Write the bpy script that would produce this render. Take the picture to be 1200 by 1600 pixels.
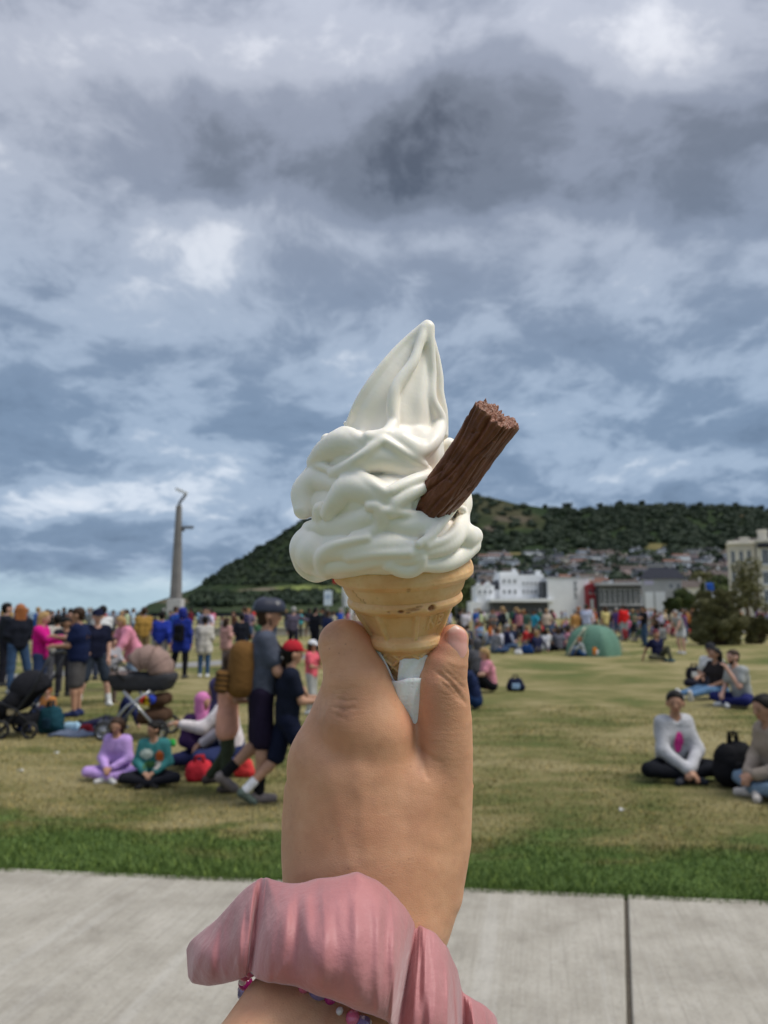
import bpy, bmesh, math, random
import numpy as np
from mathutils import Vector, Matrix

# ------------------------------------------------------------------ scene reset, camera, world, sun, exposure
for _o in list(bpy.data.objects):
    bpy.data.objects.remove(_o)
SC = bpy.context.scene
COL = SC.collection
CAMH = 1.6
FPX = 1200.0                      # focal length in pixels of the 1200 x 1600 photograph
HORIZON = 955.0
PITCH = math.atan((HORIZON - 800.0) / FPX)
cam_data = bpy.data.cameras.new('camera')
cam = bpy.data.objects.new('camera', cam_data)
COL.objects.link(cam)
cam.location = (0, 0, CAMH)
cam.rotation_euler = (math.pi / 2 + PITCH, 0, 0)
cam_data.sensor_fit = 'HORIZONTAL'
cam_data.sensor_width = 36.0
cam_data.lens = 36.0
cam_data.clip_start = 0.02
cam_data.clip_end = 20000
cam_data.dof.use_dof = True
cam_data.dof.focus_distance = 0.308
cam_data.dof.aperture_fstop = 22.0
SC.camera = cam
SC.render.resolution_x = 768
SC.render.resolution_y = 1024
SC.view_settings.view_transform = 'Standard'
SC.view_settings.look = 'None'
SC.view_settings.gamma = 1.0
SC.view_settings.exposure = 0.86
SC.view_settings.use_curve_mapping = False
SC.cycles.use_denoising = True
SC.cycles.max_bounces = 6
SC.cycles.diffuse_bounces = 3
SC.cycles.glossy_bounces = 3
SC.cycles.transparent_max_bounces = 8

SUN_DIR = Vector((0.62, -0.18, 0.98)).normalized()     # towards the sun
sun_data = bpy.data.lights.new('sun', 'SUN')
sun_data.energy = 1.5
sun_data.angle = math.radians(24)
sun_data.color = (1.0, 0.955, 0.875)
sun = bpy.data.objects.new('sun', sun_data)
COL.objects.link(sun)
sun.rotation_euler = (-SUN_DIR).to_track_quat('-Z', 'Y').to_euler()


class NT:
    """small helper round a node tree"""
    def __init__(self, tree):
        self.t = tree
        self.n = tree.nodes
        self.l = tree.links

    def node(self, typ, **kw):
        nd = self.n.new(typ)
        ins = kw.pop('ins', {})
        for k, v in kw.items():
            setattr(nd, k, v)
        for k, v in ins.items():
            self.set(nd.inputs[k], v)
        return nd

    def set(self, sock, v):
        if isinstance(v, bpy.types.NodeSocket):
            self.l.new(v, sock)
        else:
            if sock.type == 'RGBA' and len(v) == 3:
                v = (*v, 1.0)
            sock.default_value = v

    def math(self, op, a, b=0.0, c=None, clamp=False):
        nd = self.n.new('ShaderNodeMath')
        nd.operation = op
        nd.use_clamp = clamp
        self.set(nd.inputs[0], a)
        self.set(nd.inputs[1], b)
        if c is not None:
            self.set(nd.inputs[2], c)
        return nd.outputs[0]

    def vmath(self, op, a, b=None, scale=None):
        nd = self.n.new('ShaderNodeVectorMath')
        nd.operation = op
        self.set(nd.inputs[0], a)
        if b is not None:
            self.set(nd.inputs[1], b)
        if scale is not None:
            self.set(nd.inputs['Scale'], scale)
        return nd.outputs[1] if op in ('LENGTH', 'DISTANCE', 'DOT_PRODUCT') else nd.outputs[0]

    def noise(self, vec, scale, detail=4.0, rough=0.5, distort=0.0, lac=2.0):
        nd = self.n.new('ShaderNodeTexNoise')
        if vec is not None:
            self.l.new(vec, nd.inputs['Vector'])
        nd.inputs['Scale'].default_value = scale
        nd.inputs['Detail'].default_value = detail
        nd.inputs['Roughness'].default_value = rough
        nd.inputs['Distortion'].default_value = distort
        nd.inputs['Lacunarity'].default_value = lac
        return nd.outputs['Fac']

    def ramp(self, fac, stops, interp='EASE'):
        nd = self.n.new('ShaderNodeValToRGB')
        cr = nd.color_ramp
        cr.interpolation = interp
        while len(cr.elements) < len(stops):
            cr.elements.new(0.5)
        for e, (p, c) in zip(cr.elements, stops):
            e.position = p
            e.color = (*c, 1.0) if len(c) == 3 else c
        self.set(nd.inputs[0], fac)
        return nd.outputs[0]

    def mix(self, fac, a, b, mode='MIX'):
        nd = self.n.new('ShaderNodeMix')
        nd.data_type = 'RGBA'
        nd.blend_type = mode
        self.set(nd.inputs[0], fac)
        self.set(nd.inputs[6], a)
        self.set(nd.inputs[7], b)
        return nd.outputs[2]

    def smooth(self, v, lo, hi):
        nd = self.n.new('ShaderNodeMapRange')
        nd.interpolation_type = 'SMOOTHSTEP'
        self.set(nd.inputs[0], v)
        nd.inputs[1].default_value = lo
        nd.inputs[2].default_value = hi
        return nd.outputs[0]

    def sep(self, v):
        nd = self.n.new('ShaderNodeSeparateXYZ')
        self.l.new(v, nd.inputs[0])
        return nd.outputs

    def comb(self, x, y, z):
        nd = self.n.new('ShaderNodeCombineXYZ')
        for s, v in zip(nd.inputs, (x, y, z)):
            self.set(s, v)
        return nd.outputs[0]


world = bpy.data.worlds.new('World')
SC.world = world
world.use_nodes = True


def build_world():
    w = NT(world.node_tree)
    w.n.clear()
    out = w.node('ShaderNodeOutputWorld')
    d = w.node('ShaderNodeTexCoord').outputs['Generated']
    x, y, z = w.sep(d)
    sky = w.node('ShaderNodeTexSky', sky_type='NISHITA', sun_disc=False)
    sky.sun_elevation = math.asin(SUN_DIR.z)
    sky.sun_rotation = math.atan2(SUN_DIR.x, SUN_DIR.y)
    sky.air_density = 1.2
    sky.dust_density = 2.0
    bg_sky = w.node('ShaderNodeBackground', ins={'Color': sky.outputs[0], 'Strength': 0.05})
    # a flat cloud deck seen from below: the view direction is carried to a plane overhead
    zc = w.math('MAXIMUM', z, 0.0)
    inv = w.math('DIVIDE', 1.0, w.math('ADD', zc, 0.32))
    px = w.math('MULTIPLY', x, inv)
    py = w.math('MULTIPLY', y, inv)
    p = w.comb(px, py, 0.0)
    warp = w.node('ShaderNodeTexNoise', ins={'Vector': p, 'Scale': 1.6, 'Detail': 4.0})
    off = w.vmath('SCALE', w.vmath('SUBTRACT', warp.outputs['Color'], (0.5, 0.5, 0.5)), scale=0.34)
    q = w.vmath('ADD', p, off)
    big = w.noise(w.vmath('MULTIPLY', q, (1.0, 1.0, 1.0)), 1.5, 3.0, 0.5)
    mid = w.noise(w.vmath('ADD', w.vmath('MULTIPLY', q, (1.0, 0.9, 1.0)), (7.3, 2.1, 0.0)), 3.6, 9.0, 0.60)
    fine = w.noise(w.vmath('ADD', q, (1.3, 5.1, 0.0)), 9.5, 7.0, 0.64)
    mid = w.math('ADD', w.math('MULTIPLY', w.smooth(mid, .30, .70), .24), w.math('ADD', w.math('MULTIPLY', mid, .45), .155))    # billows with firmer edges
    dens = w.math('ADD', w.math('MULTIPLY', big, 0.45), w.math('MULTIPLY', mid, 0.85))
    dens = w.math('ADD', dens, w.math('MULTIPLY', fine, 0.30))
    dens = w.math('SUBTRACT', dens, 0.80)                       # about -0.3 .. 0.3, mean 0

    def plane(pxx, pyy):
        ang = math.radians(0)
        F = Vector((0, math.cos(PITCH), math.sin(PITCH)))
        U = Vector((0, -math.sin(PITCH), math.cos(PITCH)))
        v = F + Vector((1, 0, 0)) * ((pxx - 600) / FPX) + U * ((800 - pyy) / FPX)
        v.normalize()
        k = 1.0 / (max(v.z, 0) + 0.32)
        return v.x * k, v.y * k
    # the big cloud masses of this afternoon: heavy (positive) and thin (negative)
    for (cx, cy, rx, ry, amp) in [
            (1000, 290, .42, .12, .20), (560, 280, .40, .08, .10), (200, 190, .2, .1, .08),
            (620, 50, .34, .07, -.10), (570, 100, .10, .04, -.20), (400, 60, .12, .05, -.06),
            (1020, 75, .10, .07, -.20), (1130, 30, .12, .05, -.16), (60, 90, .16, .08, -.26), (20, 200, .12, .08, -.14),
            (640, 372, .34, .05, -.16), (370, 430, .2, .07, -.05), (440, 480, .12, .05, -.18), (50, 360, .12, .07, -.20), (820, 385, .2, .05, -.12),
            (960, 460, .17, .08, -.22), (190, 470, .28, .14, .12), (880, 600, .5, .17, .10), (250, 640, .4, .12, .05), (1120, 400, .15, .1, -.06),
            (40, 590, .18, .15, -.16), (520, 560, .3, .12, .03), (180, 690, .35, .10, -.12), (160, 775, .55, .13, -.32), (420, 800, .35, .10, -.26),
            (120, 850, .6, .10, .16), (900, 740, .6, .14, .10), (1130, 735, .24, .09, -.22), (1000, 760, .2, .05, -.1)]:
        ax, ay = plane(cx, cy)
        dx = w.math('DIVIDE', w.math('SUBTRACT', w.sep(q)[0], ax), rx)
        dy = w.math('DIVIDE', w.math('SUBTRACT', w.sep(q)[1], ay), ry)
        r2 = w.math('ADD', w.math('MULTIPLY', dx, dx), w.math('MULTIPLY', dy, dy))
        g = w.math('POWER', 2.71828, w.math('MULTIPLY', r2, -1.0))
        dens = w.math('ADD', dens, w.math('MULTIPLY', g, amp * 0.47))
    # the long slate bank across the upper sky, brighter along its lower edge
    qx, qy, _qz = w.sep(q)
    bank = w.math('MULTIPLY', w.math('MULTIPLY', w.smooth(qy, .80, .93), w.math('SUBTRACT', 1.0, w.smooth(qy, 1.05, 1.13))), w.smooth(qx, -.52, -.22))
    dens = w.math('ADD', dens, w.math('MULTIPLY', bank, .16))
    fringe = w.math('MULTIPLY', w.smooth(qy, 1.08, 1.15), w.math('SUBTRACT', 1.0, w.smooth(qy, 1.18, 1.32)))
    dens = w.math('SUBTRACT', dens, w.math('MULTIPLY', fringe, .05))
    t = w.math('ADD', w.math('MULTIPLY', dens, 1.22), 0.49, clamp=True)
    high = w.ramp(t, [(0.0, (.80, .80, .84)), (.16, (.64, .66, .72)), (.38, (.40, .43, .51)), (.62, (.255, .285, .36)),
                      (.84, (.165, .188, .240)), (1.0, (.085, .10, .135))], 'EASE')
    low = w.ramp(t, [(0.0, (.74, .78, .84)), (.18, (.58, .65, .75)), (.38, (.31, .40, .53)), (.60, (.175, .25, .365)),
                     (.84, (.125, .185, .28)), (1.0, (.09, .14, .22))], 'EASE')
    elev = w.smooth(z, 0.20, 0.62)
    colr = w.mix(elev, low, high)
    # thin bright air just over the sea horizon
    hz = w.math('SUBTRACT', 1.0, w.smooth(w.math('ADD', z, w.math('MULTIPLY', w.math('SUBTRACT', mid, 0.5), 0.05)), 0.004, 0.062))
    colr = w.mix(w.math('MULTIPLY', hz, 0.85), colr, (.44, .60, .70))
    # an overcast sky brightens towards the zenith
    zen = w.math('ADD', 0.645, w.math('MULTIPLY', w.smooth(z, 0.5, 1.0), 0.55))
    bg_cl = w.node('ShaderNodeBackground', ins={'Color': colr, 'Strength': zen})
    cover = w.math('SUBTRACT', 0.97, w.math('MULTIPLY', hz, 0.12))
    mx = w.node('ShaderNodeMixShader')
    w.set(mx.inputs[0], cover)
    w.l.new(bg_sky.outputs[0], mx.inputs[1])
    w.l.new(bg_cl.outputs[0], mx.inputs[2])
    w.l.new(mx.outputs[0], out.inputs[0])
    world.cycles.sampling_method = 'MANUAL'
    world.cycles.sample_map_resolution = 512


build_world()

# ------------------------------------------------------------------ pixel <-> place helpers (photo pixels to points on the ground or at a distance)
CF = Vector((0, math.cos(PITCH), math.sin(PITCH)))
CU = Vector((0, -math.sin(PITCH), math.cos(PITCH)))
CR = Vector((1, 0, 0))
CL = Vector((0, 0, CAMH))


def ray(px, py):
    return CF + CR * ((px - 600) / FPX) + CU * ((800 - py) / FPX)


def G(px, py, z=0.0):
    d = ray(px, py)
    t = (z - CAMH) / d.z
    return CL + d * t


def AT(px, py, Y):
    d = ray(px, py)
    return CL + d * (Y / d.y)


# ------------------------------------------------------------------ object helpers
def np_mesh(name, V, F, smooth=True, mats=None, mat_index=None):
    """mesh from numpy vertices and an (n,3) or (n,4) face array"""
    me = bpy.data.meshes.new(name)
    V = np.ascontiguousarray(V, np.float32)
    F = np.ascontiguousarray(F, np.int32)
    n, k = F.shape
    me.vertices.add(len(V))
    me.vertices.foreach_set('co', V.ravel())
    me.loops.add(n * k)
    me.loops.foreach_set('vertex_index', F.ravel())
    me.polygons.add(n)
    me.polygons.foreach_set('loop_start', np.arange(0, n * k, k, dtype=np.int32))
    me.polygons.foreach_set('use_smooth', np.full(n, smooth, bool))
    for m in (mats or []):
        me.materials.append(m)
    if mat_index is not None:
        me.polygons.foreach_set('material_index', np.ascontiguousarray(mat_index, np.int32))
    me.update(calc_edges=True)
    me.validate()
    return me


def link(name, me, parent=None, mat=None):
    o = bpy.data.objects.new(name, me)
    COL.objects.link(o)
    if mat is not None and me is not None and not me.materials:
        me.materials.append(mat)
    if parent is not None:
        o.parent = parent
    return o


def tag(o, label, cat, group=None, kind=None):
    if label:
        o['label'] = label
    if cat:
        o['category'] = cat
    if group:
        o['group'] = group
    if kind:
        o['kind'] = kind
    return o


def thing(name, label, cat, loc=(0, 0, 0), rz=0.0, group=None):
    o = bpy.data.objects.new(name, None)
    COL.objects.link(o)
    o.empty_display_size = 0.1
    o.location = loc
    o.rotation_euler = (0, 0, rz)
    return tag(o, label, cat, group)


def struct(name, me, mat=None, label=None):
    o = link(name, me, None, mat)
    o['kind'] = 'structure'
    if label:
        o['label'] = label
    return o


class MB:
    """collects boxes, tubes, prisms ... and builds ONE mesh"""
    def __init__(self):
        self.v = []
        self.f = []
        self.m = []

    def add(self, verts, faces, mi=0):
        b = len(self.v)
        self.v += [tuple(v) for v in verts]
        self.f += [tuple(b + i for i in f) for f in faces]
        self.m += [mi] * len(faces)
        return self

    def box(self, lo, hi, mi=0, M=None):
        x0, y0, z0 = lo
        x1, y1, z1 = hi
        vs = [Vector(c) for c in ((x0, y0, z0), (x1, y0, z0), (x1, y1, z0), (x0, y1, z0), (x0, y0, z1), (x1, y0, z1), (x1, y1, z1), (x0, y1, z1))]
        if M is not None:
            vs = [M @ v for v in vs]
        return self.add(vs, [(0, 3, 2, 1), (4, 5, 6, 7), (0, 1, 5, 4), (1, 2, 6, 5), (2, 3, 7, 6), (3, 0, 4, 7)], mi)

    def tube(self, pts, rad, n=8, mi=0, caps=True):
        pts = [Vector(p) for p in pts]
        rr = rad if isinstance(rad, (list, tuple)) else [rad] * len(pts)
        b = len(self.v)
        up = None
        for i, p in enumerate(pts):
            d = (pts[min(i + 1, len(pts) - 1)] - pts[max(i - 1, 0)]).normalized()
            if up is None:
                up = d.orthogonal().normalized()
            s = d.cross(up)
            if s.length < 1e-5:
                s = d.orthogonal()
            s.normalize()
            up = s.cross(d).normalized()
            for j in range(n):
                a = 2 * math.pi * j / n
                self.v.append(tuple(p + (s * math.cos(a) + up * math.sin(a)) * rr[i]))
        for i in range(len(pts) - 1):
            for j in range(n):
                a, c = b + i * n + j, b + i * n + (j + 1) % n
                self.f.append((a, c, c + n, a + n))
                self.m.append(mi)
        if caps:
            self.f.append(tuple(b + j for j in range(n))[::-1])
            self.f.append(tuple(b + (len(pts) - 1) * n + j for j in range(n)))
            self.m += [mi, mi]
        return self

    def lathe(self, prof, n=24, mi=0, M=None):
        b = len(self.v)
        for r, z in prof:
            for j in range(n):
                a = 2 * math.pi * j / n
                v = Vector((r * math.cos(a), r * math.sin(a), z))
                self.v.append(tuple(M @ v if M is not None else v))
        for i in range(len(prof) - 1):
            for j in range(n):
                a, c = b + i * n + j, b + i * n + (j + 1) % n
                self.f.append((a, c, c + n, a + n))
                self.m.append(mi)
        return self

    def sheet(self, rows, mi=0):
        """grid of points"""
        b = len(self.v)
        w_ = len(rows[0])
        for r in rows:
            self.v += [tuple(p) for p in r]
        for i in range(len(rows) - 1):
            for j in range(w_ - 1):
                a = b + i * w_ + j
                self.f.append((a, a + 1, a + w_ + 1, a + w_))
                self.m.append(mi)
        return self

    def mesh(self, name, mats=(), smooth=False):
        me = bpy.data.meshes.new(name)
        me.from_pydata(self.v, [], self.f)
        for m in mats:
            me.materials.append(m)
        me.polygons.foreach_set('material_index', self.m)
        if smooth:
            me.polygons.foreach_set('use_smooth', [True] * len(self.f))
        me.update()
        return me

    def build(self, name, mat, parent=None, smooth=False, bevel=0.0, seg=2, solid=0.0):
        mats = mat if isinstance(mat, (list, tuple)) else [mat]
        o = link(name, self.mesh(name, mats, smooth), parent)
        if solid:
            s = o.modifiers.new('thickness', 'SOLIDIFY')
            s.thickness = solid
            s.offset = 0
        if bevel:
            bv = o.modifiers.new('bevel', 'BEVEL')
            bv.width = bevel
            bv.segments = seg
            bv.limit_method = 'ANGLE'
        return o


# ------------------------------------------------------------------ smooth solids: a distance grid, round cones melted together, surface nets
class Grid:
    def __init__(self, lo, hi, h):
        self.lo = np.array(lo, np.float64)
        self.h = float(h)
        self.n = np.ceil((np.array(hi, np.float64) - self.lo) / h).astype(int) + 1
        self.D = np.full(tuple(self.n), 1e3, np.float32)
        self.T = None
        self.ax = [(self.lo[i] + h * np.arange(self.n[i])).astype(np.float32) for i in range(3)]

    def tags(self):
        self.T = np.zeros(tuple(self.n), np.int8)
        return self

    def _sl(self, lo, hi):
        a = np.clip(np.floor((np.array(lo) - self.lo) / self.h).astype(int), 0, self.n)
        b = np.clip(np.ceil((np.array(hi) - self.lo) / self.h).astype(int) + 1, 0, self.n)
        return tuple(slice(int(i), int(j)) for i, j in zip(a, b))

    def _put(self, sl, d, k, sub, tagid):
        E = self.D[sl]
        if sub:                        # smooth subtraction
            d = -d
            if k > 0:
                hh = np.maximum(k - np.abs(E - d), 0) / k
                self.D[sl] = np.maximum(E, d) + hh * hh * k * .25
            else:
                self.D[sl] = np.maximum(E, d)
            return
        if tagid is not None and self.T is not None:
            T = self.T[sl]
            T[d < E] = tagid
            self.T[sl] = T
        if k > 0:
            hh = np.maximum(k - np.abs(E - d), 0) / k
            self.D[sl] = np.minimum(E, d) - hh * hh * k * .25
        else:
            self.D[sl] = np.minimum(E, d)

    def cone(self, a, b, ra, rb, k=0.0, sub=False, tagid=None, sq=(1, 1, 1)):
        a = np.array(a, np.float32)
        b = np.array(b, np.float32)
        m = max(ra, rb) * max(1.0, *[1.0 / s for s in sq]) + k + 3 * self.h
        sl = self._sl(np.minimum(a, b) - m, np.maximum(a, b) + m)
        if any(s.stop <= s.start for s in sl):
            return self
        X = (self.ax[0][sl[0]] - a[0])[:, None, None] * sq[0]
        Y = (self.ax[1][sl[1]] - a[1])[None, :, None] * sq[1]
        Z = (self.ax[2][sl[2]] - a[2])[None, None, :] * sq[2]
        ba = (b - a) * np.array(sq, np.float32)
        bb = float(ba @ ba)
        if bb < 1e-12:
            d = np.sqrt(X * X + Y * Y + Z * Z) - ra
        else:
            t = np.clip((X * ba[0] + Y * ba[1] + Z * ba[2]) / bb, 0, 1)
            d = np.sqrt((X - t * ba[0]) ** 2 + (Y - t * ba[1]) ** 2 + (Z - t * ba[2]) ** 2) - (ra + (rb - ra) * t)
        self._put(sl, d.astype(np.float32), k, sub, tagid)
        return self

    def chain(self, pts, k=0.0, sub=False, tagid=None):
        """pts: (x, y, z, r) ... one stroke: its pieces are joined hard, the stroke is melted on as a whole"""
        P = np.array(pts, np.float32)
        m = P[:, 3].max() + k + 3 * self.h
        sl = self._sl((P[:, :3]).min(0) - m, (P[:, :3]).max(0) + m)
        if any(q.stop <= q.start for q in sl):
            return self
        x, y, z = self.ax[0][sl[0]], self.ax[1][sl[1]], self.ax[2][sl[2]]
        best = np.full((len(x), len(y), len(z)), 1e3, np.float32)
        for p, q in zip(P[:-1], P[1:]):
            mm = max(p[3], q[3]) + k + 3 * self.h
            lo = np.minimum(p[:3], q[:3]) - mm
            hi = np.maximum(p[:3], q[:3]) + mm
            ss = tuple(slice(int(np.searchsorted(a, l)), int(np.searchsorted(a, h_, 'right'))) for a, l, h_ in ((x, lo[0], hi[0]), (y, lo[1], hi[1]), (z, lo[2], hi[2])))
            if any(w_.stop <= w_.start for w_ in ss):
                continue
            X = (x[ss[0]] - p[0])[:, None, None]
            Y = (y[ss[1]] - p[1])[None, :, None]
            Z = (z[ss[2]] - p[2])[None, None, :]
            ba = q[:3] - p[:3]
            bb = max(float(ba @ ba), 1e-12)
            t = np.clip((X * ba[0] + Y * ba[1] + Z * ba[2]) / bb, 0, 1)
            d = np.sqrt((X - t * ba[0]) ** 2 + (Y - t * ba[1]) ** 2 + (Z - t * ba[2]) ** 2) - (p[3] + (q[3] - p[3]) * t)
            best[ss] = np.minimum(best[ss], d)
        self._put(sl, best, k, sub, tagid)
        return self

    def ball(self, c, r, k=0.0, sub=False, tagid=None, sq=(1, 1, 1)):
        return self.cone(c, c, r, r, k, sub, tagid, sq)

    def cut(self, point, normal, k=0.0):
        """keep the side the normal points away from"""
        nrm = np.array(normal, np.float32)
        nrm = nrm / np.linalg.norm(nrm)
        d = ((self.ax[0] - point[0])[:, None, None] * nrm[0] + (self.ax[1] - point[1])[None, :, None] * nrm[1]
             + (self.ax[2] - point[2])[None, None, :] * nrm[2]).astype(np.float32)
        self.D = np.maximum(self.D, d)
        return self

    def sample(self, P):
        q = (np.asarray(P) - self.lo) / self.h
        q = np.clip(q, 0, np.array(self.n) - 1.001)
        i = q.astype(int)
        f = q - i
        out = 0
        for dx in (0, 1):
            for dy in (0, 1):
                for dz in (0, 1):
                    wgt = (f[..., 0] if dx else 1 - f[..., 0]) * (f[..., 1] if dy else 1 - f[..., 1]) * (f[..., 2] if dz else 1 - f[..., 2])
                    out = out + wgt * self.D[i[..., 0] + dx, i[..., 1] + dy, i[..., 2] + dz]
        return out

    def nets(self, relax=1):
        D = self.D
        ins = D < 0
        nx, ny, nz = D.shape
        cnt = np.zeros((nx - 1, ny - 1, nz - 1), np.int8)
        for dx in (0, 1):
            for dy in (0, 1):
                for dz in (0, 1):
                    cnt += ins[dx:nx - 1 + dx, dy:ny - 1 + dy, dz:nz - 1 + dz]
        act = (cnt > 0) & (cnt < 8)
        ijk = np.argwhere(act)
        idx = np.full(act.shape, -1, np.int32)
        idx[act] = np.arange(len(ijk), dtype=np.int32)
        corner = np.stack([D[ijk[:, 0] + dx, ijk[:, 1] + dy, ijk[:, 2] + dz] for dx in (0, 1) for dy in (0, 1) for dz in (0, 1)], 1)
        offs = np.array([(dx, dy, dz) for dx in (0, 1) for dy in (0, 1) for dz in (0, 1)], np.float32)
        acc = np.zeros((len(ijk), 3), np.float32)
        num = np.zeros(len(ijk), np.float32)
        for a in range(8):
            for b in range(a + 1, 8):
                if np.abs(offs[a] - offs[b]).sum() != 1:
                    continue
                da, db = corner[:, a], corner[:, b]
                cr = (da < 0) != (db < 0)
                t = np.where(cr, da / np.where(cr, da - db, 1), 0)
                t = np.clip(t, 0, 1)
                acc += np.where(cr[:, None], offs[a] + t[:, None] * (offs[b] - offs[a]), 0)
                num += cr
        V = ijk + acc / num[:, None]
        quads = []
        for axis in range(3):
            u, v = [(1, 2), (2, 0), (0, 1)][axis]
            s0 = [slice(None)] * 3
            s1 = [slice(None)] * 3
            s0[axis] = slice(0, -1)
            s1[axis] = slice(1, None)
            a_, b_ = ins[tuple(s0)], ins[tuple(s1)]
            for flip, m in ((False, a_ & ~b_), (True, ~a_ & b_)):
                e = np.argwhere(m)
                e = e[(e[:, u] > 0) & (e[:, v] > 0) & (e[:, u] < D.shape[u] - 1) & (e[:, v] < D.shape[v] - 1)]
                if not len(e):
                    continue
                eu = np.zeros(3, int)
                ev = np.zeros(3, int)
                eu[u] = 1
                ev[v] = 1
                g = lambda w_: idx[w_[:, 0], w_[:, 1], w_[:, 2]]
                q = np.stack([g(e - eu - ev), g(e - ev), g(e), g(e - eu)], 1)
                quads.append(q[:, ::-1] if flip else q)
        F = np.concatenate(quads)
        F = F[(F >= 0).all(1)]
        V = V.astype(np.float64)
        for _ in range(relax):
            s = np.zeros_like(V)
            c = np.zeros(len(V))
            for a, b in ((0, 1), (1, 2), (2, 3), (3, 0)):
                for i in range(3):
                    s[:, i] += np.bincount(F[:, a], V[F[:, b], i], len(V)) + np.bincount(F[:, b], V[F[:, a], i], len(V))
                c += np.bincount(F[:, a], minlength=len(V)) + np.bincount(F[:, b], minlength=len(V))
            V = 0.5 * V + 0.5 * s / np.maximum(c, 1)[:, None]
        ft = None
        if self.T is not None:
            ctr = np.round(V[F].mean(1)).astype(int)
            ctr = np.clip(ctr, 0, np.array(self.n) - 1)
            ft = self.T[ctr[:, 0], ctr[:, 1], ctr[:, 2]]
        return V * self.h + self.lo, F, ft


def spline(pts, sub=4):
    """Catmull-Rom through rows of numbers"""
    P = np.array(pts, np.float64)
    if len(P) < 3:
        return P
    Q = np.vstack([2 * P[0] - P[1], P, 2 * P[-1] - P[-2]])
    out = []
    for i in range(1, len(Q) - 2):
        for j in range(sub):
            t = j / sub
            a, b, c, d = Q[i - 1], Q[i], Q[i + 1], Q[i + 2]
            out.append(.5 * (2 * b + (c - a) * t + (2 * a - 5 * b + 4 * c - d) * t * t + (3 * b - a - 3 * c + d) * t ** 3))
    out.append(P[-1])
    return np.array(out)


# numpy value noise for shaping
_rng = np.random.RandomState(7)
_LAT = _rng.rand(64, 64, 64).astype(np.float32)


def vnoise(P, scale=1.0, octaves=3, seed=0):
    P = np.asarray(P, np.float64) * scale + seed * 17.31
    out = np.zeros(P.shape[:-1])
    amp, tot = 1.0, 0.0
    for _ in range(octaves):
        i = np.floor(P).astype(int)
        f = P - i
        f = f * f * (3 - 2 * f)
        r = 0
        for dx in (0, 1):
            for dy in (0, 1):
                for dz in (0, 1):
                    wgt = (f[..., 0] if dx else 1 - f[..., 0]) * (f[..., 1] if dy else 1 - f[..., 1]) * (f[..., 2] if dz else 1 - f[..., 2])
                    r = r + wgt * _LAT[(i[..., 0] + dx) & 63, (i[..., 1] + dy) & 63, (i[..., 2] + dz) & 63]
        out += amp * (r - 0.5)
        tot += amp
        amp *= 0.5
        P = P * 2.03 + 5.7
    return out / tot * 2            # about -1 .. 1


# ------------------------------------------------------------------ materials
def new_mat(name):
    m = bpy.data.materials.new(name)
    m.use_nodes = True
    t = NT(m.node_tree)
    bsdf = m.node_tree.nodes['Principled BSDF']
    return m, t, bsdf


_MC = {}


def mat(name, col, rough=0.7, var=0.12, vscale=6.0, bump=0.0, bscale=40.0, metal=0.0, spec=0.4, sheen=0.0):
    """plain procedural material: colour with soft variation and fine relief"""
    if name in _MC:
        return _MC[name]
    m, t, b = new_mat(name)
    co = t.node('ShaderNodeTexCoord').outputs['Object']
    nz = t.noise(co, vscale, 4.0, 0.6)
    dark = tuple(c * (1 - var) for c in col)
    lite = tuple(min(1, c * (1 + var)) for c in col)
    t.set(b.inputs['Base Color'], t.ramp(nz, [(0.3, dark), (0.7, lite)], 'LINEAR'))
    b.inputs['Roughness'].default_value = rough
    b.inputs['Metallic'].default_value = metal
    b.inputs['Specular IOR Level'].default_value = spec
    if sheen:
        b.inputs['Sheen Weight'].default_value = sheen
    if bump:
        bp = t.node('ShaderNodeBump', ins={'Height': t.noise(co, bscale, 4.0, 0.6), 'Strength': bump, 'Distance': 0.01})
        t.l.new(bp.outputs[0], b.inputs['Normal'])
    _MC[name] = m
    return m


def srgb(r, g, b):
    f = lambda c: (c / 12.92 if c <= 0.04045 else ((c + 0.055) / 1.055) ** 2.4)
    return (f(r / 255), f(g / 255), f(b / 255))
# ------------------------------------------------------------------ ground, path, sea, hill
EA, EB = G(0, 1360), G(1200, 1412)                 # far edge of the concrete path
E_DIR = (EB - EA).normalized()
E_N = Vector((-E_DIR.y, E_DIR.x, 0))               # points to the lawn
rnd = random.Random(11)


def lawn_colour(t, pos):
    """soil-and-turf colours by place: parched sward, green strip along the path"""
    x, y, z = t.sep(pos)
    e = t.vmath('DOT_PRODUCT', t.vmath('SUBTRACT', pos, tuple(EA)), tuple(E_N))
    n_big = t.noise(pos, .33, 4.0, .55, .6)
    n_mid = t.noise(t.vmath('MULTIPLY', pos, (.7, 1.5, 1.0)), 1.7, 5.0, .6, .4)
    n_fin = t.noise(pos, 14.0, 5.0, .65)
    dry = t.math('ADD', t.math('ADD', t.math('MULTIPLY', n_big, .85), t.math('MULTIPLY', n_mid, .55)), t.math('MULTIPLY', n_fin, .35))
    dry = t.smooth(dry, .66, 1.06)
    edge = t.math('SUBTRACT', 1.0, t.smooth(t.math('ADD', e, t.math('MULTIPLY', t.math('SUBTRACT', n_mid, .5), 2.6)), .45, 1.35))
    dry = t.math('MULTIPLY', dry, t.math('SUBTRACT', 1.0, t.math('MULTIPLY', edge, .97)))
    c = t.ramp(dry, [(0.0, (.125, .155, .048)), (.28, (.190, .188, .068)), (.55, (.275, .242, .104)), (1.0, (.395, .335, .172))], 'LINEAR')
    c = t.mix(t.math('MULTIPLY', edge, .75), c, (.118, .200, .052))
    return c, n_fin


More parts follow.
